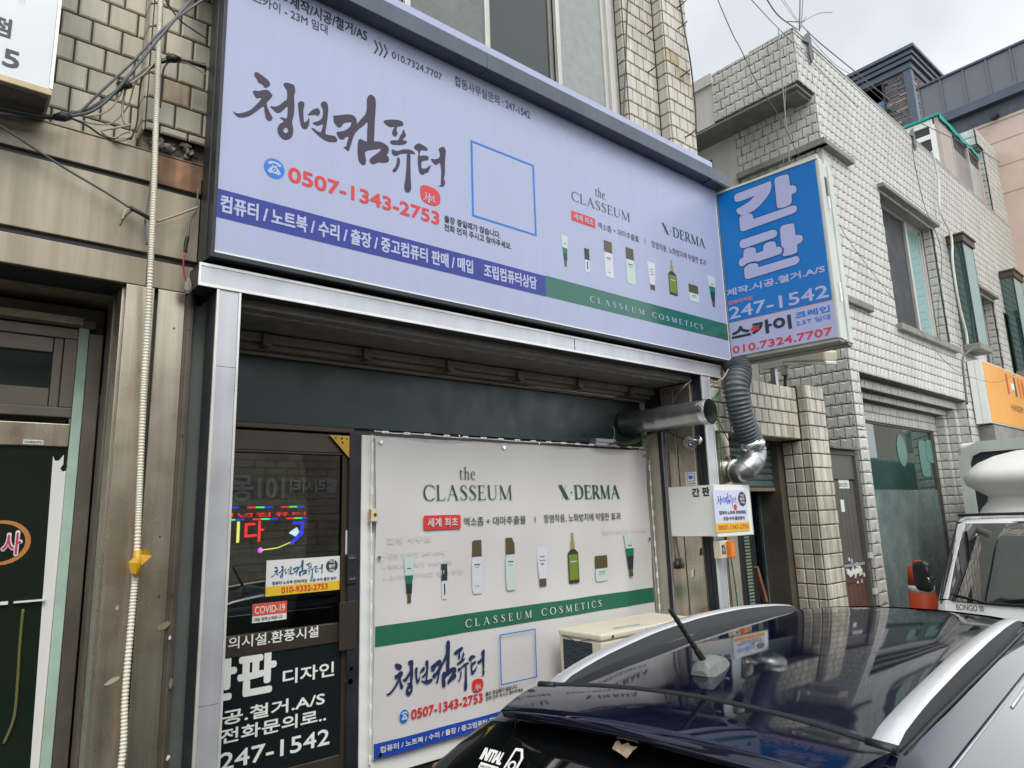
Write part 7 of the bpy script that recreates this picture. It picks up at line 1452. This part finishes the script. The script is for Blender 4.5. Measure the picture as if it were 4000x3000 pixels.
# ---------------------------------------------------------------- opposite side of the street, seen only in reflections
Op = thing('opposite_house', 'sand brick apartment house across the street with grey name lettering', 'building', (3, -9, 0))
f = MB(); f.box(-8, 6.8, -14, -8.2, 0, 4.6); part('wall', f, mat('sand_brick', (0.36, 0.32, 0.24), 0.8, var=0.1, scale=2), Op)
f = MB()
for r in range(28):
    z = 0.6 + r * 0.14
    for c in range(38):
        x = -8 + c * 0.4 + (0.2 if r % 2 else 0)
        if x < 6.7: f.box(x, min(x + 0.385, 6.79), -8.2, -8.185, z, z + 0.125)
part('bricks', f, mat('sand_brick_face', (0.42, 0.37, 0.27), 0.8, var=0.22, scale=3), Op, kind='stuff', fix=False)
f = MB(); FOp = (V3((0, -8.18, 0)), V3((-1, 0, 0)), V3((0, 0, 1)), V3((0, 1, 0)))
write(f, 'JD 팰리시티', FOp, -6.35, -5.05, 2.62, 2.92, 0.02, 0.03); write(f, '101동', FOp, -4.95, -4.0, 2.52, 2.98, 0.02, 0.03); part('name_lettering', f, M['silver'], Op, fix=False)
f = MB(); f.box(-8.2, 7.0, -14, -8.0, 4.6, 4.8); part('parapet', f, M['concrete'], Op)
O2 = thing('opposite_shed', 'low grey rendered house across the street beyond the apartment house', 'building', (15, -10, 0))
f = MB(); f.box(8.5, 26, -16, -9.0, 0, 3.0); part('wall', f, M['plaster'], O2); f = MB(); f.box(8.3, 26.2, -16.2, -8.7, 3.0, 3.2); part('roof', f, sl, O2)

# ---------------------------------------------------------------- parked dark blue-black car
YA = math.radians(7); CAU = V3((math.cos(YA), math.sin(YA), 0)); CAV = V3((-math.sin(YA), math.cos(YA), 0)); CAO = V3((1.755, -1.665, 0))
def cw(u, v, z): return CAO + CAU * u + CAV * v + V3((0, 0, z))
paint = mat('blue_black_car_paint', (0.004, 0.006, 0.020), 0.05, metal=0.15, coat=0.0, spec=0.72)
cglass = mat('tinted_car_glass', (0.004, 0.0045, 0.005), 0.04, coat=0.6)
plas = mat('grey_black_plastic', (0.035, 0.036, 0.037), 0.6)
rplas = mat('mid_grey_plastic', (0.075, 0.077, 0.08), 0.5)
railm = mat('satin_silver_rail', (0.74, 0.75, 0.76), 0.30, metal=0.6)
Car = thing('parked_car', 'dark blue-black estate car with silver roof rails parked close before the shop', 'car', cw(1.5, 0, 0))
ZT = [(-0.80, 0.62), (-0.76, 0.95), (-0.66, 1.08), (-0.52, 1.24), (-0.38, 1.395), (-0.22, 1.49), (-0.015, 1.556), (0.15, 1.569), (0.3, 1.580), (0.7, 1.598), (1.1, 1.604), (1.5, 1.600), (1.9, 1.586), (2.15, 1.572), (2.38, 1.548), (2.6, 1.43), (2.85, 1.27), (3.08, 1.12), (3.2, 1.075), (3.5, 1.04), (3.75, 0.97), (3.9, 0.85), (3.97, 0.60)]
def zt(u):
    for (a, b), (c, d) in zip(ZT, ZT[1:]):
        if a <= u <= c: return b + (d - b) * (u - a) / (c - a)
    return ZT[-1][1]
def sect(u):
    zr = zt(u); s = max(0.0, min(1.0, (zr - 1.06) / 0.50)); pl = 1.0
    if u < -0.45: pl = 1 - 0.14 * ((-0.45 - u) / 0.35) ** 2
    if u > 3.2: pl = 1 - 0.16 * ((u - 3.2) / 0.77) ** 2
    belt = min(1.03, zr - 0.02); W = 0.90 * pl
    pts = [(0.78 * pl, 0.26), (W * 0.985, 0.34), (W, 0.55), (W * 1.01, 0.78 if zr > 0.9 else min(0.7, zr - .1)), (W * 0.985, belt - 0.04), (W * 0.955, belt)]
    wt = 0.955 * W + (0.625 - 0.955 * W) * s; zw = belt + (1.455 - 1.03) * s * (1 if s > 0 else 0)
    if s <= 0: zw = belt + 0.004
    pts += [(0.955 * W + (wt - 0.955 * W) * 0.5 + 0.012 * s, belt + (zw - belt) * 0.5), (wt, zw)]
    zs = zw + (zr - zw) * 0.50; rs_ = s
    pts += [(wt - 0.03, zw + (zr - zw) * 0.45), (wt - 0.075, zs + (zr - zw) * 0.12), (wt * 0.80, zr - 0.036 * rs_), (wt * 0.60, zr - 0.018 * rs_), (wt * 0.40, zr - 0.0075 * rs_), (wt * 0.20, zr - 0.002), (0.0, zr)]
    return pts
US = [p[0] for p in ZT]; fine = []
for a, b in zip(US, US[1:]): fine += [a, (a + b) / 2]
fine.append(US[-1]); NS = len(sect(0.5)); vs = []; fs = []
for u in fine:
    h = sect(u); row = [(u, v, z) for v, z in h] + [(u, -v, z) for v, z in h[-2::-1]]; vs += row
RW = 2 * NS - 1
for i in range(len(fine) - 1):
    for j in range(RW - 1): fs.append((i * RW + j, i * RW + j + 1, (i + 1) * RW + j + 1, (i + 1) * RW + j))
fs.append(tuple(range(RW))); fs.append(tuple((len(fine) - 1) * RW + j for j in range(RW)))
b = MB(); b.add([cw(*p) for p in vs], fs, True)
body = part('body', b, paint, Car)
def panel(name, i0, i1, j0, j1, off, m, mirror=True):
    for sgn in ((0, 1) if mirror else (0,)):
        mb = MB(); V_ = []
        for i in range(i0, i1 + 1):
            for j in range(j0, j1 + 1):
                jj = j if sgn == 0 else RW - 1 - j
                u, v, z = vs[i * RW + jj]; V_.append((u, v, z))
        nj = j1 - j0 + 1; F_ = [(a * nj + c, a * nj + c + 1, (a + 1) * nj + c + 1, (a + 1) * nj + c) for a in range(i1 - i0) for c in range(nj - 1)]
        nn = [V3((0, 0, 0)) for _ in V_]
        for f_ in F_:
            a, c, d = (V3(V_[f_[0]]), V3(V_[f_[1]]), V3(V_[f_[2]])); n_ = (c - a).cross(d - a)
            if n_.length > 1e-9: n_.normalize()
            ctr = V3(((V_[f_[0]][0]), V_[f_[0]][1], V_[f_[0]][2])); 
            if n_.dot(ctr - V3((1.6, 0, 0.8))) < 0: n_ = -n_
            for q in f_: nn[q] += n_
        mb.add([cw(*(V3(p) + n_.normalized() * off)) for p, n_ in zip(V_, nn)], F_, True); part(name, mb, m, Car)
ix = lambda u: min(range(len(fine)), key=lambda i: abs(fine[i] - u))
panel('rear_window', ix(-0.70), ix(-0.25), 8, RW - 9, 0.004, cglass, False)
panel('windscreen', ix(2.42), ix(3.02), 8, RW - 9, 0.004, cglass, False)
panel('side_window', ix(0.02), ix(0.85), 5, 7, 0.005, cglass); panel('side_window', ix(0.95), ix(1.75), 5, 7, 0.005, cglass); panel('side_window', ix(1.85), ix(2.6), 5, 7, 0.005, cglass)
# raised roof skin with a black seam in front of the spoiler
def spo(v): return 0.012 - 0.0
rows = []; N = 24
sp = MB(); V_ = []
for t in range(7):
    for k in range(N + 1):
        q = -1 + 2 * k / N; v = 0.555 * q; us_ = 0.060 * (1 - q * q) - 0.012; ur = -0.312 + 0.045 * q ** 4
        f_ = t / 5 if t < 6 else 1.0; u = us_ - 0.020 + (ur - us_ + 0.020) * f_
        v2 = v * (1 - 0.10 * f_)
        z = 1.562 - 0.030 * q * q - 0.016 * f_ - 0.006 * f_ * f_ + 0.006 * math.sin(f_ * 3.14)
        if t == 6: u += 0.014; z -= 0.022
        V_.append((u, v2, z))
low = [(u + 0.05, v * 0.98, z - 0.012) for u, v, z in V_[6 * (N + 1):]] 
V_ += low + [(-0.10, 0.54 * (-1 + 2 * k / N), 1.50) for k in range(N + 1)]
sp.add([cw(*p) for p in V_], [(a * (N + 1) + c, a * (N + 1) + c + 1, (a + 1) * (N + 1) + c + 1, (a + 1) * (N + 1) + c) for a in range(8) for c in range(N)], True)
e = MB(); 
for side_ in (0, N): e.add([cw(*V_[a * (N + 1) + side_]) for a in range(9)], [(0, 1, 2, 3, 4, 5, 6, 7, 8)])
spoiler = part('spoiler', sp, paint, Car); part('spoiler_end', e, paint, spoiler)
sm = MB(); sm.tube([cw(0.060 * (1 - q * q) - 0.020, 0.553 * q, 1.560 - 0.030 * q * q) for q in [-1 + 2 * k / 24 for k in range(25)]], 0.009, 8); part('roof_seam', sm, M['rubber'], Car)
# low crease along the spoiler
# roof rails
def rail(sg, lab=None):
    top = MB(); out = []; inn = []; n = 26; prof = []
    for k in range(n + 1):
        t = k / n; u = 0.0 + 2.16 * t; h = 0.058 * min(1, (math.sin(math.pi * min(max(t, 0), 1)) ** 0.42)) + 0.004; zb = zt(u) - 0.036; bow = 0.035 * math.sin(math.pi * t)
        v = 0.520 + bow; w = 0.062 - 0.030 * t
        prof.append((u, v, w, zb, h))
    V_ = []
    for u, v, w, zb, h in prof:
        for a, c in ((-0.5, -0.002), (-0.5, h * 0.80), (-0.34, h), (0.30, h * 0.98), (0.5, h * 0.74), (0.5, -0.012)): V_.append(cw(u, sg * (v + w * a), zb + c))
    F_ = [(i * 6 + j, i * 6 + j + 1, (i + 1) * 6 + j + 1, (i + 1) * 6 + j) for i in range(n) for j in (1, 2, 3)]
    top.add(V_, F_, True); r = part('roof_rail', top, railm, Car)
    lo = MB(); V_ = []
    for u, v, w, zb, h in prof:
        for a, c in ((-0.46, -0.01), (-0.46, h * 0.79), (0.46, h * 0.73), (0.46, -0.02)): V_.append(cw(u, sg * (v + w * a), zb + c))
    lo.add(V_, [(i * 4 + j, i * 4 + j + 1, (i + 1) * 4 + j + 1, (i + 1) * 4 + j) for i in range(n) for j in (0, 2)], True); part('rail_infill', lo, rplas, r)
    ft = MB(); ft.tube([cw(-0.012, sg * 0.49, 1.536), cw(-0.012, sg * 0.56, 1.530)], 0.012, 8); ft.tube([cw(-0.01 + 2.16 * t, sg * (0.555 + 0.035 * math.sin(math.pi * t)), zt(2.16 * t) - 0.048) for t in [k / 20 for k in range(21)]], 0.006, 6); part('rail_gasket', ft, M['rubber'], r)
rail(1); rail(-1)
# antenna: base and whip
ab = cw(0.30, 0.075, 1.579)
V_ = []
for t, w, h in ((-0.075, 0.030, 0.012), (-0.06, 0.042, 0.040), (-0.03, 0.046, 0.052), (0.03, 0.040, 0.046), (0.09, 0.026, 0.028), (0.13, 0.008, 0.006)):
    V_ += [ab + CAU * t + CAV * w - V3((0, 0, 0.004)), ab + CAU * t + CAV * w * 0.75 + V3((0, 0, h * 0.6)), ab + CAU * t + CAV * w * 0.35 + V3((0, 0, h)), ab + CAU * t - CAV * w * 0.35 + V3((0, 0, h)), ab + CAU * t - CAV * w * 0.75 + V3((0, 0, h * 0.6)), ab + CAU * t - CAV * w - V3((0, 0, 0.004))]
am = MB(); am.add(V_, [(i * 6 + j, i * 6 + j + 1, (i + 1) * 6 + j + 1, (i + 1) * 6 + j) for i in range(5) for j in range(5)] + [(0, 1, 2, 3, 4, 5)], False)
ant = part('antenna', am, mat('grey_antenna_base', (0.16, 0.165, 0.16), 0.4), Car, bevel=0.004)
wb = ab + CAU * -0.045 + V3((0, 0, 0.040)); wt = V3((1.896, -1.52, 1.786)); pp = [wb + (wt - wb) * k / 40 for k in range(41)]
s = MB(); s.tube(pp, [(0.0115 if k < 8 else 0.0095 + (0.0022 if k % 4 == 0 else 0) - 0.002 * k / 40) for k in range(41)], 10); part('whip', s, M['rubber'], ant)
# rear details: sticker, leaf, lamps, bumper, plate, wheels
def rearpt(u, v): return cw(u, v, zt(u))
nrm = (CAV.cross((cw(-0.38, 0, zt(-0.38)) - cw(-0.52, 0, zt(-0.52))).normalized())).normalized()
if nrm.z < 0: nrm = -nrm
ud = (cw(-0.30, 0, zt(-0.30)) - cw(-0.52, 0, zt(-0.52))).normalized()
p0_ = V3((1.311, -1.28, 1.425)); 
def on_rear(px_ray_pt):
    o = CAMP; d = (V3(px_ray_pt) - o).normalized(); q = cw(-0.45, 0, zt(-0.45)) + nrm * 0.004; t = (q - o).dot(nrm) / d.dot(nrm); return o + d * t
sc0 = on_rear((1.351, -1.2, 1.391)); sc1 = on_rear((1.481, -1.2, 1.369))
ru = -CAV; Fst = (sc0 + nrm * 0.004, ru, ud, nrm)
s = MB(); write(s, 'INITIAL', Fst, 0.0, 0.085, -0.006, 0.030, 0.001, 0.05, shear=0.3)
dd_ = [(0.098, -0.040), (0.108, 0.052), (0.135, 0.055), (0.152, 0.03), (0.150, -0.01), (0.128, -0.044)]; di_ = [(0.106, -0.032), (0.114, 0.044), (0.132, 0.046), (0.144, 0.026), (0.142, -0.008), (0.124, -0.036)]
s.poly(dd_, Fst, 0.001, holes=[di_]); s.poly(circle(0.126, 0.002, 0.014, n=16), Fst, 0.001, holes=[circle(0.126, 0.002, 0.008, n=16)]); s.poly([(0.012, -0.030), (0.085, -0.030), (0.085, -0.013), (0.012, -0.013)], Fst, 0.001); part('window_sticker', s, M['paper'], Car, fix=False)
s = MB(); write(s, 'www.clubid.co.kr', Fst, 0.016, 0.082, -0.028, -0.016, 0.002, 0.0); part('sticker_print', s, M['rubber'], Car, fix=False)
s = MB(); tp_ = on_rear((1.437, -1.7, 1.5)); Ft = (tp_ + nrm * 0.003, ru, ud, nrm)
s.poly([(-.035, -.004), (-.034, .016), (-.026, .021), (-.012, .012), (.004, .022), (.014, .014), (.036, .016), (.026, .004), (.018, -.020), (-.004, -.012)], Ft, 0.001)
solo('fallen_leaf', s, mat('dry_leaf', (0.34, 0.26, 0.17), 0.7, var=0.3, scale=80), 'crumpled dry brown leaf stuck on the rear window of the dark car', 'leaf', tp_, fix=False)
for sg in (1, -1):
    l = MB(); l.add([cw(-0.70, sg * 0.60, 1.00), cw(-0.60, sg * 0.84, 1.00), cw(-0.42, sg * 0.885, 0.98), cw(-0.44, sg * 0.89, 0.80), cw(-0.66, sg * 0.86, 0.78), cw(-0.79, sg * 0.62, 0.80)], [(0, 1, 4, 5), (1, 2, 3, 4)]); part('tail_lamp', l, mat('red_lamp_glass', (0.35, 0.01, 0.01), 0.15), Car, bevel=0.004)
    l = MB(); l.add([cw(3.72, sg * 0.50, 0.86), cw(3.62, sg * 0.80, 0.88), cw(3.40, sg * 0.88, 0.90), cw(3.44, sg * 0.885, 0.76), cw(3.72, sg * 0.80, 0.72), cw(3.86, sg * 0.52, 0.72)], [(0, 1, 4, 5), (1, 2, 3, 4)]); part('headlight', l, M['pane_pale'], Car, bevel=0.004)
    for uu in (0.10, 2.95):
        w_ = MB(); c_ = cw(uu, sg * 0.80, 0.335); ax_ = CAV * sg; w_.tube([c_ - ax_ * 0.11, c_ + ax_ * 0.085, c_ + ax_ * 0.10], [0.33, 0.33, 0.30], 32); wh = part('wheel', w_, M['rubber'], Car)
        w_ = MB(); w_.tube([c_ + ax_ * 0.095, c_ + ax_ * 0.108], 0.21, 24); part('rim', w_, M['galv'], wh)
    m_ = MB(); m_.tube([cw(2.35, sg * 0.90, 1.05), cw(2.33, sg * 1.0, 1.08), cw(2.33, sg * 1.08, 1.07)], [0.05, 0.085, 0.06], 12); part('door_mirror', m_, paint, Car)
    v_ = MB(); v_.tube([cw(u, sg * 0.640, z) for u, z in ((0.95, 1.437), (1.3, 1.440), (1.75, 1.438))], 0.007, 6); v_.tube([cw(u, sg * 0.672, z) for u, z in ((0.98, 1.375), (1.3, 1.378), (1.75, 1.376))], 0.009, 6); v_.tube([cw(u, sg * 0.632, 1.462) for u in (0.05, 0.6, 1.2, 1.85)], 0.003, 6); part('window_trim', v_, M['silver'], Car)
bb = MB(); bb.add([cw(-0.82, v, z) for v, z in ((-0.26, 0.62), (0.26, 0.62), (0.26, 0.75), (-0.26, 0.75))], [(0, 1, 2, 3)]); part('number_plate', bb, M['paper'], Car)
dots = MB()
for i in range(150):
    u, v = random.uniform(-0.25, 2.1), random.uniform(-0.48, 0.48); p = cw(u, v, zt(u) - 0.034 * (v / 0.5) ** 2 + 0.0015); r = random.uniform(0.0008, 0.0022); dots.add([p + CAU * r, p + CAV * r, p - CAU * r, p - CAV * r], [(0, 1, 2, 3)])
part('dust_specks', dots, mat('dust_speck', (0.35, 0.35, 0.36), 0.8), Car, kind='stuff', fix=False)

# ---------------------------------------------------------------- white light truck facing the camera
TX = 7.15; tyL, tyR = -0.52, -2.24; tyc = (tyL + tyR) / 2
tw_ = mat('white_truck_paint', (0.78, 0.79, 0.79), 0.25, coat=0.6, var=0.02)
Tk = thing('parked_truck', 'white cab-over light truck with roof deflector and dark box parked beyond the car', 'truck', (TX, tyc, 0))
def tsec(z):                                        # cab outline by height: front x, half width
    t = [(0.45, -0.42, 0.84), (0.70, -0.44, 0.86), (1.05, -0.40, 0.865), (1.24, -0.33, 0.86), (1.27, -0.32, 0.855), (1.60, -0.14, 0.80), (1.90, 0.02, 0.735), (1.95, 0.07, 0.715), (1.99, 0.18, 0.66)]
    return t
V_ = []; F_ = []
prof = tsec(0); n = 9
for z, dx, hw in prof:
    ring_ = [(dx + 0.16, -hw), (dx + 0.05, -hw + 0.03), (dx + 0.01, -hw + 0.10), (dx - 0.025, -hw * 0.5), (dx - 0.035, 0), (dx - 0.025, hw * 0.5), (dx + 0.01, hw - 0.10), (dx + 0.05, hw - 0.03), (dx + 0.16, hw), (1.35, hw), (1.35, -hw)]
    V_ += [(TX + a, tyc + b_, z) for a, b_ in ring_]
k = 11
for r in range(len(prof) - 1):
    for i in range(k): F_.append((r * k + i, r * k + (i + 1) % k, (r + 1) * k + (i + 1) % k, (r + 1) * k + i))
F_ += [tuple(range(k)), tuple((len(prof) - 1) * k + i for i in range(k))]
c = MB(); c.add(V_, F_, False); cab = part('cab', c, tw_, Tk, bevel=0.02, seg=3)
def tfp(z, b_, off=0.0):
    for (z0_, d0, h0), (z1_, d1, h1) in zip(prof, prof[1:]):
        if z0_ <= z <= z1_: t = (z - z0_) / (z1_ - z0_); dx = d0 + (d1 - d0) * t; hw = h0 + (h1 - h0) * t; break
    q = abs(b_) / hw; dd = -0.035 + 0.045 * max(0, (q - 0.5) / 0.4) if q > 0.5 else -0.035 + 0.01 * q / 0.5
    if q > 0.9: dd = 0.01 + (q - 0.9) * 0.9
    return V3((TX + dx + dd - off, tyc + b_, z))
ws_ = MB(); nz_, nb = 8, 14; V_ = []
for i in range(nz_ + 1):
    z = 1.275 + (1.915 - 1.275) * i / nz_
    hw = 0.80 - 0.10 * i / nz_
    for j in range(nb + 1): V_.append(tfp(z, -hw + 2 * hw * j / nb, 0.010))
ws_.add(V_, [(i * (nb + 1) + j, i * (nb + 1) + j + 1, (i + 1) * (nb + 1) + j + 1, (i + 1) * (nb + 1) + j) for i in range(nz_) for j in range(nb)], True); scr = part('windscreen', ws_, glass('truck_glass', (0.010, 0.014, 0.015), 0.02, ior=3.2), Tk)
g_ = MB(); 
for (za, ha), (zb2, hb2) in (((1.275, 0.80), (1.915, 0.70)),):
    pts = [tfp(za, -ha, 0.012), tfp(za, -ha * 0.5, 0.012), tfp(za, 0, 0.012), tfp(za, ha * 0.5, 0.012), tfp(za, ha, 0.012), tfp(1.6, (ha + hb2) / 2, 0.012), tfp(zb2, hb2, 0.012), tfp(zb2, 0, 0.012), tfp(zb2, -hb2, 0.012), tfp(1.6, -(ha + hb2) / 2, 0.012), tfp(za, -ha, 0.012)]
    g_.tube(pts, 0.014, 6)
part('rubber_seal', g_, M['rubber'], scr)
g_ = MB(); g_.tube([tfp(1.30, 0.30, 0.03), tfp(1.36, -0.05, 0.04), tfp(1.31, -0.28, 0.035)], 0.008, 6); g_.tube([tfp(1.28, 0.42, 0.03), tfp(1.33, 0.70, 0.03)], 0.007, 6); part('wiper', g_, M['rubber'], Tk)
g_ = MB(); g_.box(TX - 0.30, TX - 0.28, tyR + 0.06, tyL - 0.06, 1.235, 1.262); part('cowl', g_, M['rubber'], Tk)
FT = (V3((TX - 0.440, 0, 0)), V3((0, -1, 0)), V3((0, 0, 1)), V3((-1, 0, 0)))
zb_ = 1.226
bx_ = prof[2][1]
pa, pb = V3((6.72, -0.742, 1.227)), V3((6.72, -0.94, 1.23))
s = MB(); write(s, 'BONGO III', (V3((6.715, 0, 0)), V3((0, -1, 0)), V3((0, 0, 1)), V3((-1, 0, 0))), -pa.y, -pb.y, pa.z - 0.012, pa.z + 0.036, 0.0, 0.02); part('badge_lettering', s, mat('bronze_badge', (0.12, 0.10, 0.06), 0.3, metal=0.6), Tk, fix=False)
for sg in (-1, 1):
    l = MB(); l.box(TX - 0.455, TX - 0.42, tyc + sg * 0.56 - 0.15, tyc + sg * 0.56 + 0.15, 0.72, 0.90); part('headlight', l, M['pane_pale'], Tk, bevel=0.01)
    for xx in (TX + 0.35, TX + 3.1):
        w_ = MB(); c_ = V3((xx, tyc + sg * 0.72, 0.31)); w_.tube([c_ - V3((0, sg * 0.09, 0)), c_ + V3((0, sg * 0.09, 0))], 0.31, 28); wh = part('wheel', w_, M['rubber'], Tk); w_ = MB(); w_.tube([c_ + V3((0, sg * 0.085, 0)), c_ + V3((0, sg * 0.10, 0))], 0.19, 20); part('rim', w_, M['galv'], wh)
g_ = MB(); g_.box(TX - 0.50, TX - 0.38, tyR + 0.05, tyL - 0.05, 0.35, 0.62); part('bumper', g_, plas, Tk, bevel=0.03, seg=3)
g_ = MB(); g_.box(TX - 0.452, TX - 0.44, tyc - 0.35, tyc + 0.35, 0.74, 0.86); part('grille', g_, M['rubber'], Tk, bevel=0.004)
# mirror arm on the kerb side
mp = V3((6.95, -0.431, 1.46))
m_ = MB(); V_ = []
for dy_, hw_, hh_ in ((0.075, 0.03, 0.085), (0.055, 0.045, 0.125), (-0.03, 0.05, 0.14), (-0.07, 0.04, 0.12)):
    V_ += [mp + V3((a * hw_, dy_, c2 * hh_)) for a, c2 in ((-1, -0.7), (-1, 0.8), (-0.5, 1), (0.5, 1), (1, 0.8), (1, -0.7), (0.4, -1), (-0.4, -1))]
m_.add(V_, [(i * 8 + j, i * 8 + (j + 1) % 8, (i + 1) * 8 + (j + 1) % 8, (i + 1) * 8 + j) for i in range(3) for j in range(8)] + [tuple(range(8)), tuple(range(24, 32))]); dm_ = part('door_mirror', m_, M['rubber'], Tk, bevel=0.012)
m_ = MB(); e_ = V3((TX - 0.20, tyL + 0.01, mp.z - 0.03)); m_.tube([mp + V3((0, -0.06, 0)), (mp + e_) / 2 + V3((0, 0, 0.02)), e_], [0.035, 0.02, 0.03], 10); m_.tube([mp + V3((-0.055, -0.06, -0.02)) , mp + V3((-0.06, -0.058, 0.09))], 0.012, 6); part('mirror_arm', m_, M['rubber'], dm_)
m_ = MB(); m_.disc(mp + V3((-0.075, -0.045, -0.03)), (0, 1, 0), (0, 0, 1), 0.022, 20, 0.075); m_.tube([mp + V3((-0.072, -0.045, -0.03)), mp + V3((-0.05, -0.045, -0.03))], 0.03, 10); part('round_mirror', m_, M['chrome'], dm_, fix=False)
# roof deflector: lobed shell on a waisted foot
d_ = MB(); V_ = []; tiers = [(1.975, 0.10, 0.66, 1.05), (2.04, 0.13, 0.63, 1.05), (2.10, 0.20, 0.585, 1.05), (2.15, 0.22, 0.575, 1.05), (2.20, 0.12, 0.64, 1.08), (2.25, 0.04, 0.71, 1.10), (2.32, 0.02, 0.735, 1.12), (2.39, 0.08, 0.70, 1.14), (2.46, 0.20, 0.63, 1.15), (2.52, 0.36, 0.52, 1.15), (2.565, 0.58, 0.38, 1.15)]
kk = 20
for z, dx, hw, xb in tiers:
    for i in range(kk + 1):
        a = math.pi * i / kk; e1 = abs(math.cos(a)) ** 0.45 * (1 if math.cos(a) > 0 else -1); e2 = abs(math.sin(a)) ** 0.55
        V_.append((TX + xb - (xb - dx) * e2, tyc + hw * e1, z))
d_.add(V_, [(r * (kk + 1) + i, r * (kk + 1) + i + 1, (r + 1) * (kk + 1) + i + 1, (r + 1) * (kk + 1) + i) for r in range(len(tiers) - 1) for i in range(kk)] + [tuple((len(tiers) - 1) * (kk + 1) + i for i in range(kk + 1))], True)
part('roof_deflector', d_, mat('aged_white_gelcoat', (0.74, 0.73, 0.69), 0.4, var=0.03, dirt=(0.4, 0.38, 0.3), dirt_amt=0.2), Tk)
d_ = MB(); d_.tube([V3((TX - 0.03 + 0.10, tyc + 0.68, 1.985)), V3((TX + 0.06, tyc + 0.45, 1.99)), V3((TX + 0.05, tyc, 1.992)), V3((TX + 0.06, tyc - 0.45, 1.99)), V3((TX + 0.07, tyc - 0.68, 1.985))], 0.014, 6); part('deflector_gasket', d_, M['rubber'], Tk)
# cargo box with dark front wall and rounded silver frame
XB = TX + 1.75; yb0 = -0.247; zbt = 2.763; yb1 = yb0 - 1.95
FBx = (V3((XB, 0, 0)), V3((0, -1, 0)), V3((0, 0, 1)), V3((-1, 0, 0)))
g_ = MB(); g_.box(XB + 0.03, XB + 3.2, yb1, yb0, 0.75, zbt); bx_ = part('cargo_box', g_, tw_, Tk, bevel=0.05, seg=3)
def frame_loop(ins, r): return [(-yb0 + ins, 0.75), (-yb0 + ins, zbt - r - ins), (-yb0 + ins + r * 0.3, zbt - r * 0.3 - ins), (-yb0 + ins + r, zbt - ins), (-yb1 - ins - r, zbt - ins), (-yb1 - ins - r * 0.3, zbt - ins - r * 0.3), (-yb1 - ins, zbt - r - ins), (-yb1 - ins, 0.75)]
g_ = MB(); o_, i_ = frame_loop(0, 0.22), frame_loop(0.12, 0.12); V_ = [FBx[0] + FBx[1] * a + FBx[2] * b_ + FBx[3] * 0.02 for a, b_ in o_ + i_] + [FBx[0] + FBx[1] * a + FBx[2] * b_ for a, b_ in o_ + i_]
g_.add(V_, [(i, i + 1, 8 + i + 1, 8 + i) for i in range(7)] + [(16 + i, 16 + i + 1, i + 1, i) for i in range(7)] + [(24 + i, 24 + i + 1, 8 + i + 1, 8 + i) for i in range(7)]); part('box_frame', g_, M['white_old'], bx_)
g_ = MB(); g_.box(XB + 0.005, XB + 0.028, yb1 + 0.05, yb0 - 0.05, 0.75, zbt - 0.08); part('front_wall', g_, mat('dark_box_wall', (0.022, 0.028, 0.035), 0.5), bx_)
g_ = MB(); g_.box(TX + 1.0, XB + 3.2, tyc - 0.4, tyc + 0.4, 0.45, 0.74); part('chassis', g_, M['rubber'], Tk)
